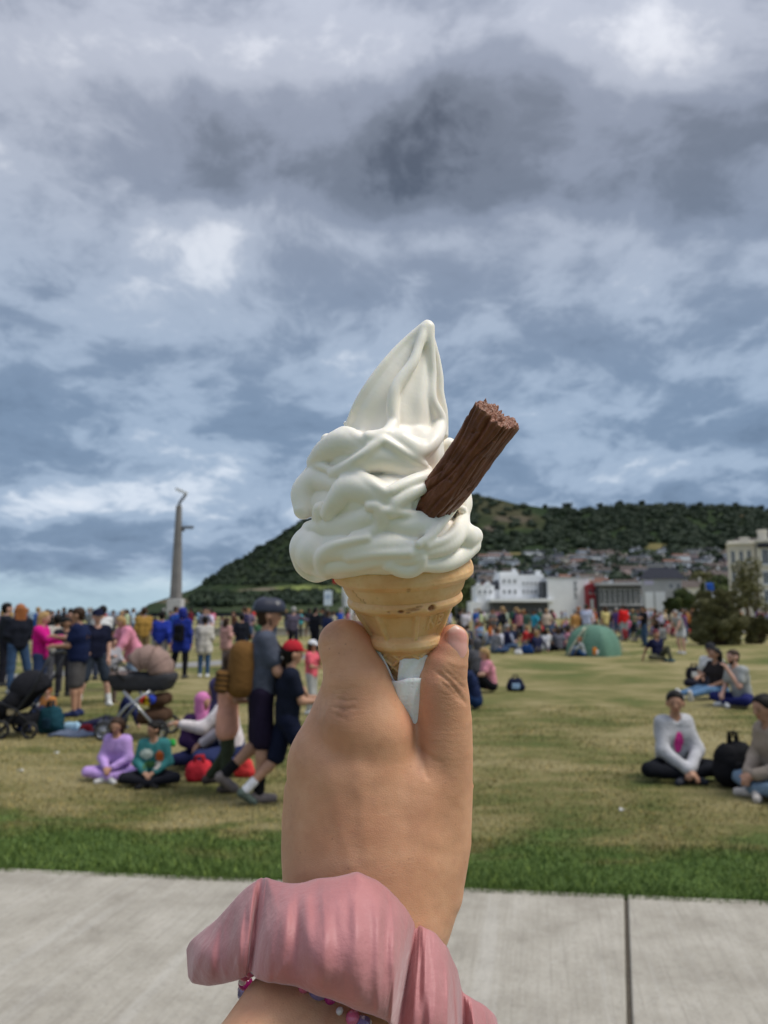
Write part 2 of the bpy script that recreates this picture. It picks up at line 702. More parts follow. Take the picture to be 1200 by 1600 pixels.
def lawn_material(name, blades):
    m, t, b = new_mat(name)
    pos = t.node('ShaderNodeNewGeometry').outputs['Position']
    c, nf = lawn_colour(t, pos)
    if blades:
        rp = t.node('ShaderNodeNewGeometry').outputs['Random Per Island']
        c = t.mix(1.0, c, t.ramp(rp, [(0.0, (.62, .66, .55)), (.6, (1.0, 1.0, 1.0)), (.86, (1.35, 1.25, 1.0)), (1.0, (2.0, 1.7, 1.25))], 'LINEAR'), 'MULTIPLY')
        b.inputs['Roughness'].default_value = .6
        b.inputs['Specular IOR Level'].default_value = .25
    else:
        c = t.mix(t.smooth(nf, .45, .75), c, t.mix(1.0, c, (.55, .55, .50), 'MULTIPLY'))
        b.inputs['Roughness'].default_value = .95
        b.inputs['Specular IOR Level'].default_value = .1
        h = t.math('ADD', t.noise(pos, 30.0, 5.0, .7), t.noise(pos, 110.0, 3.0, .6))
        bp = t.node('ShaderNodeBump', ins={'Height': h, 'Strength': .8, 'Distance': .03})
        t.l.new(bp.outputs[0], b.inputs['Normal'])
    t.set(b.inputs['Base Color'], c)
    return m


M_LAWN = lawn_material('lawn_turf', False)
M_BLADE = lawn_material('grass_blades', True)
ground_pts = [(-160, -20), (500, -20), (1000, 260), (1000, 420), (-80, 420), (-62, 200), (-46, 100), (-31, 62), (-60, 56), (-160, 52)]
mb = MB()
mb.add([(x, y, 0) for x, y in ground_pts], [tuple(range(len(ground_pts)))])
o = mb.build('lawn', M_LAWN)
o['kind'] = 'structure'

# concrete path of broomed slabs
M_CONC, _t, _b = new_mat('broomed_concrete')
_pos = _t.node('ShaderNodeNewGeometry').outputs['Position']
_az = math.atan((835 - 600) / FPX)
_rot = _t.node('ShaderNodeVectorRotate', rotation_type='Z_AXIS', ins={'Vector': _pos, 'Angle': _az})
_rp = _rot.outputs[0]
_str = _t.noise(_t.vmath('MULTIPLY', _rp, (1.0, .035, 1.0)), 55.0, 5.0, .7)
_str2 = _t.noise(_t.vmath('MULTIPLY', _rp, (1.0, .05, 1.0)), 9.0, 3.0, .6)
_blo = _t.noise(_pos, 3.2, 6.0, .65)
_spk = _t.noise(_pos, 46.0, 5.0, .75)
_c = _t.ramp(_blo, [(.25, (.265, .238, .195)), (.5, (.375, .345, .288)), (.75, (.46, .425, .362))], 'LINEAR')
_c = _t.mix(_t.math('MULTIPLY', _t.smooth(_str, .45, .75), .50), _c, (.22, .20, .165))
_c = _t.mix(_t.math('MULTIPLY', _t.smooth(_str2, .52, .70), .35), _c, (.50, .475, .425))
_c = _t.mix(_t.math('MULTIPLY', _t.smooth(_spk, .50, .70), .55), _c, (.215, .20, .17))
_c = _t.mix(_t.math('MULTIPLY', _t.smooth(_t.noise(_pos, 90.0, 3.0, .7), .56, .7), .5), _c, (.50, .48, .44))
_t.set(_b.inputs['Base Color'], _c)
_b.inputs['Roughness'].default_value = .9
_b.inputs['Specular IOR Level'].default_value = .2
_h = _t.math('ADD', _t.math('MULTIPLY', _str, 1.0), _t.math('MULTIPLY', _spk, .8))
_bp = _t.node('ShaderNodeBump', ins={'Height': _h, 'Strength': .55, 'Distance': .006})
_t.l.new(_bp.outputs[0], _b.inputs['Normal'])
path_root = bpy.data.objects.new('concrete_path', None)
COL.objects.link(path_root)
path_root['kind'] = 'structure'
path_root.location = EA
path_root.rotation_euler = (0, 0, math.atan2(E_DIR.y, E_DIR.x))
_J = G(979, 1404)
j0 = (_J - EA).dot(E_DIR)
skew = ((G(985, 1600) - _J).dot(E_DIR)) / abs((G(985, 1600) - _J).dot(E_N))
SLAB = 5.2
for i in range(-3, 3):
    x0, x1 = j0 + i * SLAB + .011, j0 + (i + 1) * SLAB - .011
    dpt = 4.6
    mb = MB()
    vs = [(x0, 0, 0), (x1, 0, 0), (x1 + skew * dpt, -dpt, 0), (x0 + skew * dpt, -dpt, 0)]
    zt = .016
    mb.add([(x, y, -.1) for x, y, _ in vs] + [(x, y, zt) for x, y, _ in vs],
           [(0, 1, 2, 3), (7, 6, 5, 4), (0, 4, 5, 1), (1, 5, 6, 2), (2, 6, 7, 3), (3, 7, 4, 0)])
    mb.build('slab', M_CONC, path_root, bevel=.008)
    mb = MB()                                           # dark mortar sunk in the joint
    xj = x1 + .011
    mb.add([(xj - .010, .0, .004), (xj + .010, .0, .004), (xj + .010 + skew * dpt, -dpt, .004), (xj - .010 + skew * dpt, -dpt, .004)], [(3, 2, 1, 0)])
    mb.build('joint', mat('joint_grit', (.075, .062, .045), .95, .4, 60.0, .5, 300.0), path_root)

# footpath across the lawn, far promenade paving
M_TAR = mat('worn_tarmac', (.23, .225, .215), .95, .15, 1.5, .3, 60.0)


def strip(name, a, b, w0, w1, z, m):
    d = (b - a).normalized()
    n = Vector((-d.y, d.x, 0))
    mb = MB()
    mb.add([(*(a - n * w0 / 2).xy, z), (*(b - n * w1 / 2).xy, z), (*(b + n * w1 / 2).xy, z), (*(a + n * w0 / 2).xy, z)], [(0, 1, 2, 3)])
    o = mb.build(name, m)
    o['kind'] = 'structure'
    return o


strip('footpath', G(-120, 1068), G(620, 1016), 1.5, 1.9, .008, M_TAR)
strip('promenade', Vector((-75, 52, 0)), Vector((-2, 62, 0)), 6, 6, .012, mat('promenade_paving', (.33, .30, .26), .9, .15, .8))

# grass blades: short turf near the camera, longer along the path
def build_grass():
    r = np.random.RandomState(5)
    N = 175000
    along = r.rand(N) * 1.0
    ed = r.rand(N) ** 1.7 * 9.0 - .05
    ed[:26000] = r.rand(26000) * 1.1 - .06
    # keep to the visible fan
    L = (EB - EA).length
    base = np.array(EA)[None] + np.array(E_N)[None] * ed[:, None]
    half = (ed + 5.0) * .78
    mid = np.array((EA + EB) / 2)[None] + np.array(E_N)[None] * ed[:, None]
    p = mid + np.array(E_DIR)[None] * ((along * 2 - 1) * half)[:, None]
    hh = np.where(ed < 1.0, .012 + .026 * r.rand(N), .008 + .016 * r.rand(N))
    hh *= np.clip(.6 + 1.2 * (vnoise(p, 1.6, 3, 2) + .4), .4, 1.6)
    wv = (.0025 + .0035 * r.rand(N)) * (1 + ed * .16)
    a = r.rand(N) * 2 * math.pi
    lean = (r.rand(N, 2) - .5) * hh[:, None] * 1.5
    lean[:, 1] -= np.where(ed < .06, hh * .5, 0)
    dx, dy = np.cos(a) * wv, np.sin(a) * wv
    v0 = p + np.stack([dx, dy, np.full(N, -.003)], 1)
    v1 = p - np.stack([dx, dy, np.full(N, .003)], 1)
    v2 = p + np.stack([lean[:, 0], lean[:, 1], hh], 1)
    V = np.stack([v0, v1, v2], 1).reshape(-1, 3)
    F = np.arange(3 * N).reshape(-1, 3)
    o = link('grass', np_mesh('grass', V, F, False, [M_BLADE]))
    tag(o, 'short parched lawn grass, greener along the concrete path', 'grass', kind='stuff')


build_grass()

# sea
M_SEA, _t, _b = new_mat('sea_water')
_pos = _t.node('ShaderNodeNewGeometry').outputs['Position']
_b.inputs['Base Color'].default_value = (.10, .17, .20, 1)
_b.inputs['Roughness'].default_value = .22
_bp = _t.node('ShaderNodeBump', ins={'Height': _t.noise(_t.vmath('MULTIPLY', _pos, (.5, 1.0, 1.0)), .4, 5.0, .6), 'Strength': .35, 'Distance': .4})
_t.l.new(_bp.outputs[0], _b.inputs['Normal'])
mb = MB()
mb.add([(-9000, 40, -2.2), (3000, 40, -2.2), (3000, 15000, -2.2), (-9000, 15000, -2.2)], [(0, 1, 2, 3)])
struct('sea', mb.mesh('sea', [M_SEA]))

# headland: rises behind the town, falls to the sea at the left
RIDGE = [(120, 962), (215, 958), (232, 944), (262, 934), (300, 921), (330, 904), (352, 888), (380, 872), (405, 856), (432, 840), (465, 818), (520, 796), (600, 778), (680, 769), (735, 772), (770, 779), (800, 786),
         (850, 795), (900, 798), (950, 793), (1000, 790), (1060, 792), (1120, 792), (1200, 797), (1300, 800), (1500, 815), (1800, 845), (2300, 900), (3000, 957)]
MIDROW = [(120, 962), (215, 960), (260, 948), (330, 937), (420, 932), (520, 925), (600, 905), (700, 880), (800, 866), (1000, 862), (1200, 862), (1800, 890), (3000, 957)]
D0, D1, D2 = 230.0, 900.0, 1500.0


def hill_row(px, d):
    """image row at which the slope stands, by bearing and distance"""
    r_ = np.interp(px, [p[0] for p in RIDGE], [p[1] for p in RIDGE])
    m_ = np.interp(px, [p[0] for p in MIDROW], [p[1] for p in MIDROW])
    s0 = np.clip((d - D0) / (D1 - D0), 0, 1)
    s1 = np.clip((d - D1) / (D2 - D1), 0, 1)
    bot = np.where(px < 235, 964.0, 957.5)
    return bot + (m_ - bot) * s0 + (r_ - m_) * (s1 * s1 * (3 - 2 * s1) * .5 + s1 * .5)


def hill_point(px, d, raised=0.0):
    row = float(hill_row(np.array(float(px)), np.array(float(d))))
    p = AT(px, row, d)
    p.z += raised
    return p


def build_hill():
    nx, ny = 420, 150
    px = np.concatenate([np.linspace(110, 1400, nx - 80), np.linspace(1410, 2990, 80)])
    dd = np.concatenate([np.linspace(D0, D2, ny - 24), np.linspace(D2 + 12, 2600, 24)])
    PX, DD = np.meshgrid(px, dd)
    row = hill_row(PX, DD)
    k = (PX - 600) / FPX
    u = (800 - row) / FPX
    den = math.cos(PITCH) - u * math.sin(PITCH)
    T = DD / den
    Z = CAMH + T * (math.sin(PITCH) + u * math.cos(PITCH))
    back = np.clip((DD - D2) / 1100, 0, 1)
    Z = Z * (1 - back ** 1.4) - back * 25
    P = np.stack([T * k, DD, Z], -1)
    nz = vnoise(P * np.array([1, 1, .3]), 1 / 90.0, 4, 3)
    amp = np.clip((DD - 300) / 700, 0, 1) * np.clip((PX - 240) / 120, 0, 1)
    P[..., 2] += nz * 5.0 * amp
    # ground cover by place on the slope
    n1 = vnoise(P, 1 / 60.0, 4, 6)
    n2 = vnoise(P, 1 / 160.0, 3, 9)
    col = np.zeros(P.shape)
    base = np.array((.022, .036, .016))
    heath = np.array((.085, .070, .044))
    light = np.array((.042, .054, .023))
    col[:] = base
    w_ = np.clip(n1 * 1.4 + .2, 0, 1)[..., None]
    col = col * (1 - w_) + light * w_
    w_ = (np.clip(n2 * 2.2 + .1, 0, 1) * np.exp(-((PX - 800) / 120) ** 2) * .55 * (row < 845))[..., None]
    col = col * (1 - w_) + heath * w_
    for (cx, cy, rx, ry, c) in [(475, 921, 58, 4.5, (.165, .195, .062)), (500, 932, 60, 5, (.080, .085, .035)), (330, 940, 90, 4, (.120, .100, .062)), (405, 921, 30, 2.5, (.20, .165, .12)), (825, 866, 42, 3.0, (.17, .14, .06)),
                                (1030, 853, 24, 4.5, (.15, .13, .055)), (1160, 806, 28, 3.5, (.15, .115, .065)), (930, 868, 26, 2.5, (.20, .175, .075)),
                                (800, 812, 30, 5, (.080, .068, .048)), (770, 826, 16, 5, (.10, .085, .065)), (1095, 860, 30, 3, (.14, .13, .06))]:
        q = ((PX - cx + 9 * n1) / rx) ** 2 + ((row - cy + 2.0 * n1) / ry) ** 2
        w_ = (1 - np.clip((q - .7) / .6, 0, 1))[..., None]
        col = col * (1 - w_) + np.array(c) * w_
    col *= (1 + .35 * vnoise(P, 1 / 14.0, 3, 12))[..., None]
    idx = np.arange(P.shape[0] * P.shape[1]).reshape(P.shape[:2])
    F = np.stack([idx[:-1, :-1], idx[:-1, 1:], idx[1:, 1:], idx[1:, :-1]], -1).reshape(-1, 4)
    m, t, b = new_mat('hillside_cover')
    at = t.node('ShaderNodeAttribute', attribute_name='cover')
    pos = t.node('ShaderNodeNewGeometry').outputs['Position']
    nzz = t.noise(pos, .12, 5.0, .7)
    t.set(b.inputs['Base Color'], t.mix(1.0, at.outputs['Color'], t.ramp(nzz, [(.3, (.6, .6, .6)), (.7, (1.4, 1.4, 1.4))], 'LINEAR'), 'MULTIPLY'))
    b.inputs['Roughness'].default_value = 1.0
    b.inputs['Specular IOR Level'].default_value = .05
    me = np_mesh('hill', P.reshape(-1, 3), F, True, [m])
    at = me.attributes.new('cover', 'FLOAT_COLOR', 'POINT')
    at.data.foreach_set('color', np.concatenate([np.clip(col.reshape(-1, 3), 0, 1), np.ones((col.size // 3, 1))], 1).astype(np.float32).ravel())
    struct('hill', me)


build_hill()


# ---- foliage made of many small leaf faces
def leaf_cloud(r, centres, n_each, leaf, squash=.8, aspect=1.6):
    """centres: (x,y,z,radius) lumps; returns vertices and quads of leaf-sized faces lying through the lumps, denser outside"""
    Vs = []
    for (cx, cy, cz, rad) in centres:
        n = int(n_each * max(.3, rad ** 2))
        d = r.normal(size=(n, 3))
        d /= np.linalg.norm(d, axis=1)[:, None]
        rr = rad * (.55 + .45 * r.rand(n) ** .5) * (1 + .22 * (r.rand(n) - .5))
        p = np.array((cx, cy, cz)) + d * rr[:, None] * np.array((1, 1, squash))
        nrm = d + r.normal(size=(n, 3)) * .55
        nrm /= np.linalg.norm(nrm, axis=1)[:, None]
        t1 = np.cross(nrm, r.normal(size=(n, 3)))
        t1 /= np.maximum(np.linalg.norm(t1, axis=1), 1e-6)[:, None]
        t2 = np.cross(nrm, t1)
        s = leaf * (.6 + .8 * r.rand(n))[:, None]
        Vs.append(np.stack([p - t1 * s * aspect, p - t2 * s * .55 + nrm * s * .15, p + t1 * s * aspect, p + t2 * s * .55 + nrm * s * .15], 1))
    V = np.concatenate(Vs).reshape(-1, 3)
    return V, np.arange(len(V)).reshape(-1, 4)


def foliage_material(name, dark, mid, lite, nscale=.7):
    m, t, b = new_mat(name)
    g_ = t.node('ShaderNodeNewGeometry')
    co = t.node('ShaderNodeTexCoord').outputs['Object']
    n = t.math('ADD', t.math('MULTIPLY', t.noise(co, nscale, 3.0), .6), t.math('MULTIPLY', g_.outputs['Random Per Island'], .4))
    t.set(b.inputs['Base Color'], t.ramp(n, [(.25, dark), (.5, mid), (.78, lite)], 'LINEAR'))
    b.inputs['Roughness'].default_value = .65
    b.inputs['Specular IOR Level'].default_value = .25
    return m


M_WOOD_FAR = foliage_material('far_woodland', (.016, .029, .014), (.023, .039, .018), (.034, .050, .023), .012)
M_BARK = mat('bark', (.10, .075, .05), .9, .25, 8.0, .5, 30.0)
M_LEAF = foliage_material('tree_leaves', (.030, .050, .014), (.060, .085, .024), (.115, .135, .042))
M_SCRUB = foliage_material('scrub_leaves', (.075, .075, .032), (.135, .130, .055), (.21, .195, .082), .9)
M_OLIVE = foliage_material('olive_leaves', (.06, .062, .022), (.115, .112, .040), (.19, .175, .065), .9)


def build_woodland():
    r = np.random.RandomState(3)
    pts = []
    tries = 0
    while len(pts) < 2300 and tries < 60000:
        tries += 1
        px = r.uniform(300, 1260)
        d = r.uniform(480, 1490)
        row = float(hill_row(np.array(px), np.array(d)))
        if px < 520:
            ok = (row < 914 and r.rand() < .75) or (row > 926 and r.rand() < .25)
        else:
            thick = .5 + .5 * float(vnoise(np.array([[px / 60.0, d / 150.0, 0]]), 1.0, 2, 5)[0])
            ok = (row < 856 and r.rand() < thick) or (row < 912 and r.rand() < .16)
            if abs(px - 800) < 60 and row < 835:
                ok = ok and r.rand() < .25
            if ((px - 1030) / 26) ** 2 + ((row - 853) / 6) ** 2 < 1 or ((px - 825) / 44) ** 2 + ((row - 866) / 4) ** 2 < 1:
                ok = False
        if not ok:
            continue
        p = hill_point(px, d)
        pts.append((p.x, p.y, p.z + r.uniform(1.0, 3.5), r.uniform(5.0, 12.0) * (.7 if px < 520 else 1.0)))
    V, F = leaf_cloud(r, pts, .8, 2.0, .6, 1.0)
    # solid hearts inside the crowns so the wood reads as a mass
    ico = bmesh.new()
    bmesh.ops.create_icosphere(ico, subdivisions=1, radius=1.0)
    iv = np.array([v.co[:] for v in ico.verts])
    fi = np.array([[v.index for v in f.verts] for f in ico.faces])
    ico.free()
    C = np.array(pts)
    hv = C[:, None, :3] + iv[None] * (C[:, 3] * .82)[:, None, None] * np.array((1, 1, .58)) * (1 + .45 * (r.rand(len(C), len(iv), 1) - .5))
    hf = (fi[None] + (np.arange(len(C)) * len(iv))[:, None, None]).reshape(-1, 3)
    hf4 = np.concatenate([hf, hf[:, 2:3]], 1)
    tri = np.concatenate([F[:, [0, 1, 2]], F[:, [0, 2, 3]]])
    allv = np.concatenate([V, hv.reshape(-1, 3)])
    me = np_mesh('woodland', allv, np.concatenate([tri, hf + len(V)]), False, [M_WOOD_FAR])
    o = link('woodland', me)
    tag(o, 'dark mass of woods and scrub covering the headland', 'woodland', kind='stuff')


build_woodland()


def make_tree(name, label, group, base, height, width, r, leafmat=None, leaf=None, trunk_h=.35, lumps=9, n_each=None):
    root = thing(name, label, 'tree', base, 0, group)
    tr = MB()
    th = height * trunk_h
    tr.tube([(0, 0, -height * .03), (.02 * height, 0, th * .6), (0, .01 * height, th), (.01 * height, 0, height * .8)], [height * .035, height * .028, height * .022, height * .006], 7)
    cs = []
    for i in range(lumps):
        a = r.uniform(0, 2 * math.pi)
        zz = r.uniform(th * .9, height * .88)
        f = 1 - abs((zz - height * .58) / (height * .55)) ** 1.5
        q = r.uniform(.1, .75) * width / 2 * max(f, .3)
        rad = r.uniform(.16, .27) * width * (.7 + .3 * f)
        cs.append((q * math.cos(a), q * math.sin(a), zz, rad))
        tr.tube([(0, 0, th * r.uniform(.6, 1.0)), (q * math.cos(a) * .5, q * math.sin(a) * .5, (th + zz) / 2), (q * math.cos(a), q * math.sin(a), zz)],
                [height * .014, height * .010, height * .004], 5)
    tr.build('trunk', M_BARK, root, True)
    lf = leaf or width * .05
    V, F = leaf_cloud(r, cs, (n_each or 260) / max(1e-6, (width * .22) ** 2), lf)
    link('crown', np_mesh('crown', V, F, False, [leafmat or M_LEAF]), root)
    return root


_r = np.random.RandomState(21)
for i, (px, top, h, wd, what) in enumerate([
        (887, 781, 17, 22, 'lone round tree standing highest on the ridge of the hill'), (852, 789, 10, 12, 'small ridge tree between the bare hilltop and the lone round tree'),
        (938, 788, 12, 17, 'ridge tree just beyond the lone round tree'), (968, 783, 13, 18, 'broad ridge tree heading the long ridge wood'), (1003, 784, 11, 15, 'low ridge tree above the golden field'),
        (1048, 785, 11, 16, 'ridge tree above the dark-roofed house'), (1094, 786, 11, 15, 'ridge tree above the town, before the cream terrace'), (1150, 787, 12, 17, 'ridge tree above the chimneys of the cream terrace'),
        (1190, 790, 10, 14, 'ridge tree at the edge of the picture above the cream terrace'), (352, 884, 9, 11, 'small tree on the seaward slope of the headland'), (330, 902, 8, 9, 'lowest small tree on the seaward slope of the headland')]):
    d = D2 - 6 if px > 500 else D2 - 10
    p = hill_point(px, d, -1.5)
    make_tree('ridge_tree', what, 'trees along the ridge', p, h, wd, _r, M_WOOD_FAR, leaf=1.1, trunk_h=.25, lumps=12, n_each=70)

# sea wall with railing on the left, along the promenade
M_WALL = mat('sea_wall_render', (.36, .33, .28), .9, .15, 1.2, .3, 30.0)
M_RAIL = mat('railing_paint', (.035, .045, .07), .5, .2, 5.0)


def build_promenade():
    a, b = Vector((-64, 45.0, 0)), Vector((-1.0, 52.0, 0))
    d = (b - a).normalized()
    L = (b - a).length
    ang = math.atan2(d.y, d.x)
    w_ = thing('promenade_wall', 'low pale sea wall running along the promenade behind the crowd', 'wall', a, ang)
    mb = MB()
    mb.box((0, -.18, -.05), (L, .18, .42))
    mb.build('wall', M_WALL, w_, bevel=.02)
    n = int(L / 2.4)
    for i in range(n):
        mb = MB()
        mb.box((i * L / n + .01, -.24, .42), ((i + 1) * L / n - .01, .24, .50))
        mb.build('coping', M_WALL, w_, bevel=.015)
    rl = thing('promenade_railing', 'dark blue metal railing on top of the pale sea wall', 'railing', a + Vector((0, 0, .5)), ang)
    for z in (.28, .55, .82):
        mb = MB()
        mb.tube([(0, 0, z), (L, 0, z)], .028, 6)
        mb.build('rail', M_RAIL, rl)
    for i in range(n + 1):
        mb = MB()
        mb.tube([(i * L / n, 0, 0), (i * L / n, 0, .88)], [.04, .035], 6)
        mb.build('post', M_RAIL, rl)


build_promenade()


def build_column():
    base = G(273, 992)
    base = AT(273, 985, 58.0)
    base.z = 0
    s = 58.0 / FPX
    M_CO = mat('column_stone', (.185, .175, .168), .85, .2, 1.0, .3, 12.0)
    M_PL = mat('plinth_concrete', (.46, .45, .44), .9, .12, 2.0, .3, 12.0)
    root = thing('lamp_column', 'tall tapering grey stone column with a side arm and bent vane on top', 'column', base)
    zt = lambda row: AT(273, row, 58.0).z
    mb = MB()
    w0, w1 = 11.5 * s, 11.0 * s
    mb.add([(-w0, -w0, -.1), (w0, -w0, -.1), (w0, w0, -.1), (-w0, w0, -.1), (-w1, -w1, zt(936)), (w1, -w1, zt(936)), (w1, w1, zt(936)), (-w1, w1, zt(936))],
           [(3, 2, 1, 0), (4, 5, 6, 7), (0, 1, 5, 4), (1, 2, 6, 5), (2, 3, 7, 6), (3, 0, 4, 7)])
    mb.build('plinth', M_PL, root, bevel=.04)
    mb = MB()
    a, b = 8.6 * s, 4.2 * s
    z0, z1 = zt(936), zt(790)
    oct8 = lambda r_, z, ox=0: [(ox + r_ * c, r_ * d_, z) for c, d_ in ((1, .5), (.5, 1), (-.5, 1), (-1, .5), (-1, -.5), (-.5, -1), (.5, -1), (1, -.5))]
    vs = oct8(a, z0) + oct8((a + b) / 2, (z0 + z1) / 2, .0) + oct8(b, z1, .0)
    mb.add(vs, [tuple(range(8))[::-1], tuple(range(16, 24))] + [(i + k, (i + 1) % 8 + k, (i + 1) % 8 + 8 + k, i + 8 + k) for k in (0, 8) for i in range(8)])
    mb.build('shaft', M_CO, root, bevel=.03)
    mb = MB()
    z = zt(824)
    mb.box((.2, -.10, z - .10), (24 * s, .10, z + .10))
    mb.box((.2, -.06, z - .32), (10 * s, .06, z - .10))
    mb.build('side_arm', mat('arm_metal', (.12, .13, .15), .5, .1), root, bevel=.02)
    mb = MB()
    ox = .0
    mb.tube([(ox, 0, z1 - .1), (ox + 1 * s, 0, zt(785)), (ox + 10 * s, 0, zt(773))], [.13, .11, .12], 8)
    mb.build('bent_neck', mat('arm_metal', (.12, .13, .15), .5, .1), root, True)
    mb = MB()
    mb.box((-9 * s, -.25, -.10), (9 * s, .25, .10), 0, Matrix.Translation((ox + 3.0 * s, 0, zt(767.5))) @ Matrix.Rotation(math.radians(24), 4, 'Y'))
    mb.build('lamp_vane', mat('vane_metal', (.62, .63, .65), .35, .1), root, bevel=.02)


build_column()


def build_flagpole():
    Y = 46.0
    s = Y / FPX
    base = AT(536, 995, Y)
    base.z = 0
    M_P = mat('pole_grey', (.40, .41, .40), .6, .1)
    root = thing('flag_pole', 'grey pole carrying a small red flag and notices behind the hand', 'flag pole', base)
    z = lambda row: AT(536, row, Y).z
    mb = MB()
    mb.tube([(0, 0, 0), (0, 0, z(898))], [.09, .06], 8)
    mb.build('pole', M_P, root, True)
    rows = []
    for i in range(9):
        u = i / 8
        rows.append([(-u * .62, .05 * math.sin(u * 7), z(901) - .05 * u - .36 * v + .02 * math.sin(u * 5 + v)) for v in (0, .33, .66, 1)])
    mb = MB()
    mb.sheet(rows)
    mb.build('flag', mat('flag_red', (.62, .02, .03), .8, .1), root, True, solid=.01)
    mb = MB()
    mb.box((.10, -.12, z(948)), (.52, -.06, z(925)))
    mb.build('notice_board', mat('notice_white', (.70, .72, .74), .6, .05), root, bevel=.01)
    b2 = AT(512, 995, Y)
    b2.z = 0
    r2 = thing('sign_board', 'pale blue sign on a thin post left of the flag pole', 'sign', b2)
    mb = MB()
    mb.tube([(0, 0, 0), (0, 0, z(922))], .035, 6)
    mb.build('post', M_P, r2)
    mb = MB()
    mb.box((-.24, -.09, z(946)), (.24, -.045, z(923)))
    mb.build('sign_panel', mat('sign_pale', (.62, .70, .78), .5, .05), r2, bevel=.01)
    mb = MB()
    mb.box((-.15, -.095, z(936)), (.15, -.091, z(929)))
    mb.build('sign_mark', mat('sign_mark', (.35, .45, .58), .5, .05), r2)
    b3 = AT(549, 995, Y - 4)
    b3.z = 0
    r3 = thing('lamp_post', 'plain thick grey lamp post right of the flag pole', 'lamp post', b3)
    mb = MB()
    mb.tube([(0, 0, 0), (0, 0, 1.0), (0, 0, 1.05), (0, 0, 3.6)], [.15, .14, .10, .08], 10)
    mb.build('post', M_P, r3, True)
    mb = MB()
    mb.lathe([(.02, 3.6), (.16, 3.62), (.22, 3.8), (.18, 3.95), (.05, 4.05), (.001, 4.06)], 14)
    mb.build('lantern', mat('lantern_glass', (.7, .7, .68), .3, .05), r3, True)


build_flagpole()
# ------------------------------------------------------------------ the hand with the ice cream, an arm's length from the camera
HS = 0.32 / 1200.0           # one unit here = one photo pixel at arm's length = 0.27 mm


def HU(px, py, v=0.0):
    k = (1200.0 - v) / 1200.0
    return np.array([(px - 600) * k, v, (800 - py) * k])


HR, HUp, HFw, HC = (np.array(v[:]) for v in (CR, CU, CF, CL))


def hworld(V):
    V = np.asarray(V, np.float64)
    return HC + HS * (V[..., 0:1] * HR + V[..., 2:3] * HUp + (1200.0 - V[..., 1:2]) * HFw)


def hero_mesh(name, V, F, smooth=True, mats=None, origin=None):
    W = hworld(V)
    F = np.asarray(F)
    # keep the faces pointing outwards
    a, b, c = W[F[:, 0]], W[F[:, 1]], W[F[:, 2]]
    ctr = W.mean(0)
    if np.einsum('ij,ij->i', a - ctr, np.cross(b - ctr, c - ctr)).sum() < 0:
        F = F[:, ::-1]
    if origin is not None:
        W = W - np.array(origin)
    return np_mesh(name, W, F, smooth, mats)


def hero_obj(name, V, F, mat_, base_px, parent=None, smooth=True):
    org = hworld(HU(*base_px)) if parent is None else np.array(parent.location)
    me = hero_mesh(name, V, F, smooth, [mat_], org)
    o = link(name, me, parent)
    if parent is None:
        o.location = org
    return o


def front(grid, px, py, v0=320.0, v1=-250.0):
    """depth at which the line of sight through a photo pixel meets a solid"""
    vs = np.arange(v0, v1, -grid.h * 0.5)
    P = np.stack([HU(px, py, v) for v in vs])
    inside = ((P >= grid.lo) & (P <= grid.lo + grid.h * (grid.n - 1))).all(1)
    d = np.where(inside, grid.sample(P), 1e3)
    hit = np.argmax(d < 0)
    return vs[hit] if d[hit] < 0 else None


def vattr(me, name, vals):
    at = me.attributes.new(name, 'FLOAT', 'POINT')
    at.data.foreach_set('value', np.ascontiguousarray(vals, np.float32))


def seg_dist(P, poly):
    """distance of 2D points to a polyline"""
    best = np.full(len(P), 1e9)
    for a, b in zip(poly[:-1], poly[1:]):
        a, b = np.array(a, float), np.array(b, float)
        ba = b - a
        t = np.clip(((P - a) @ ba) / (ba @ ba), 0, 1)
        best = np.minimum(best, np.linalg.norm(P - a - t[:, None] * ba, axis=1))
    return best


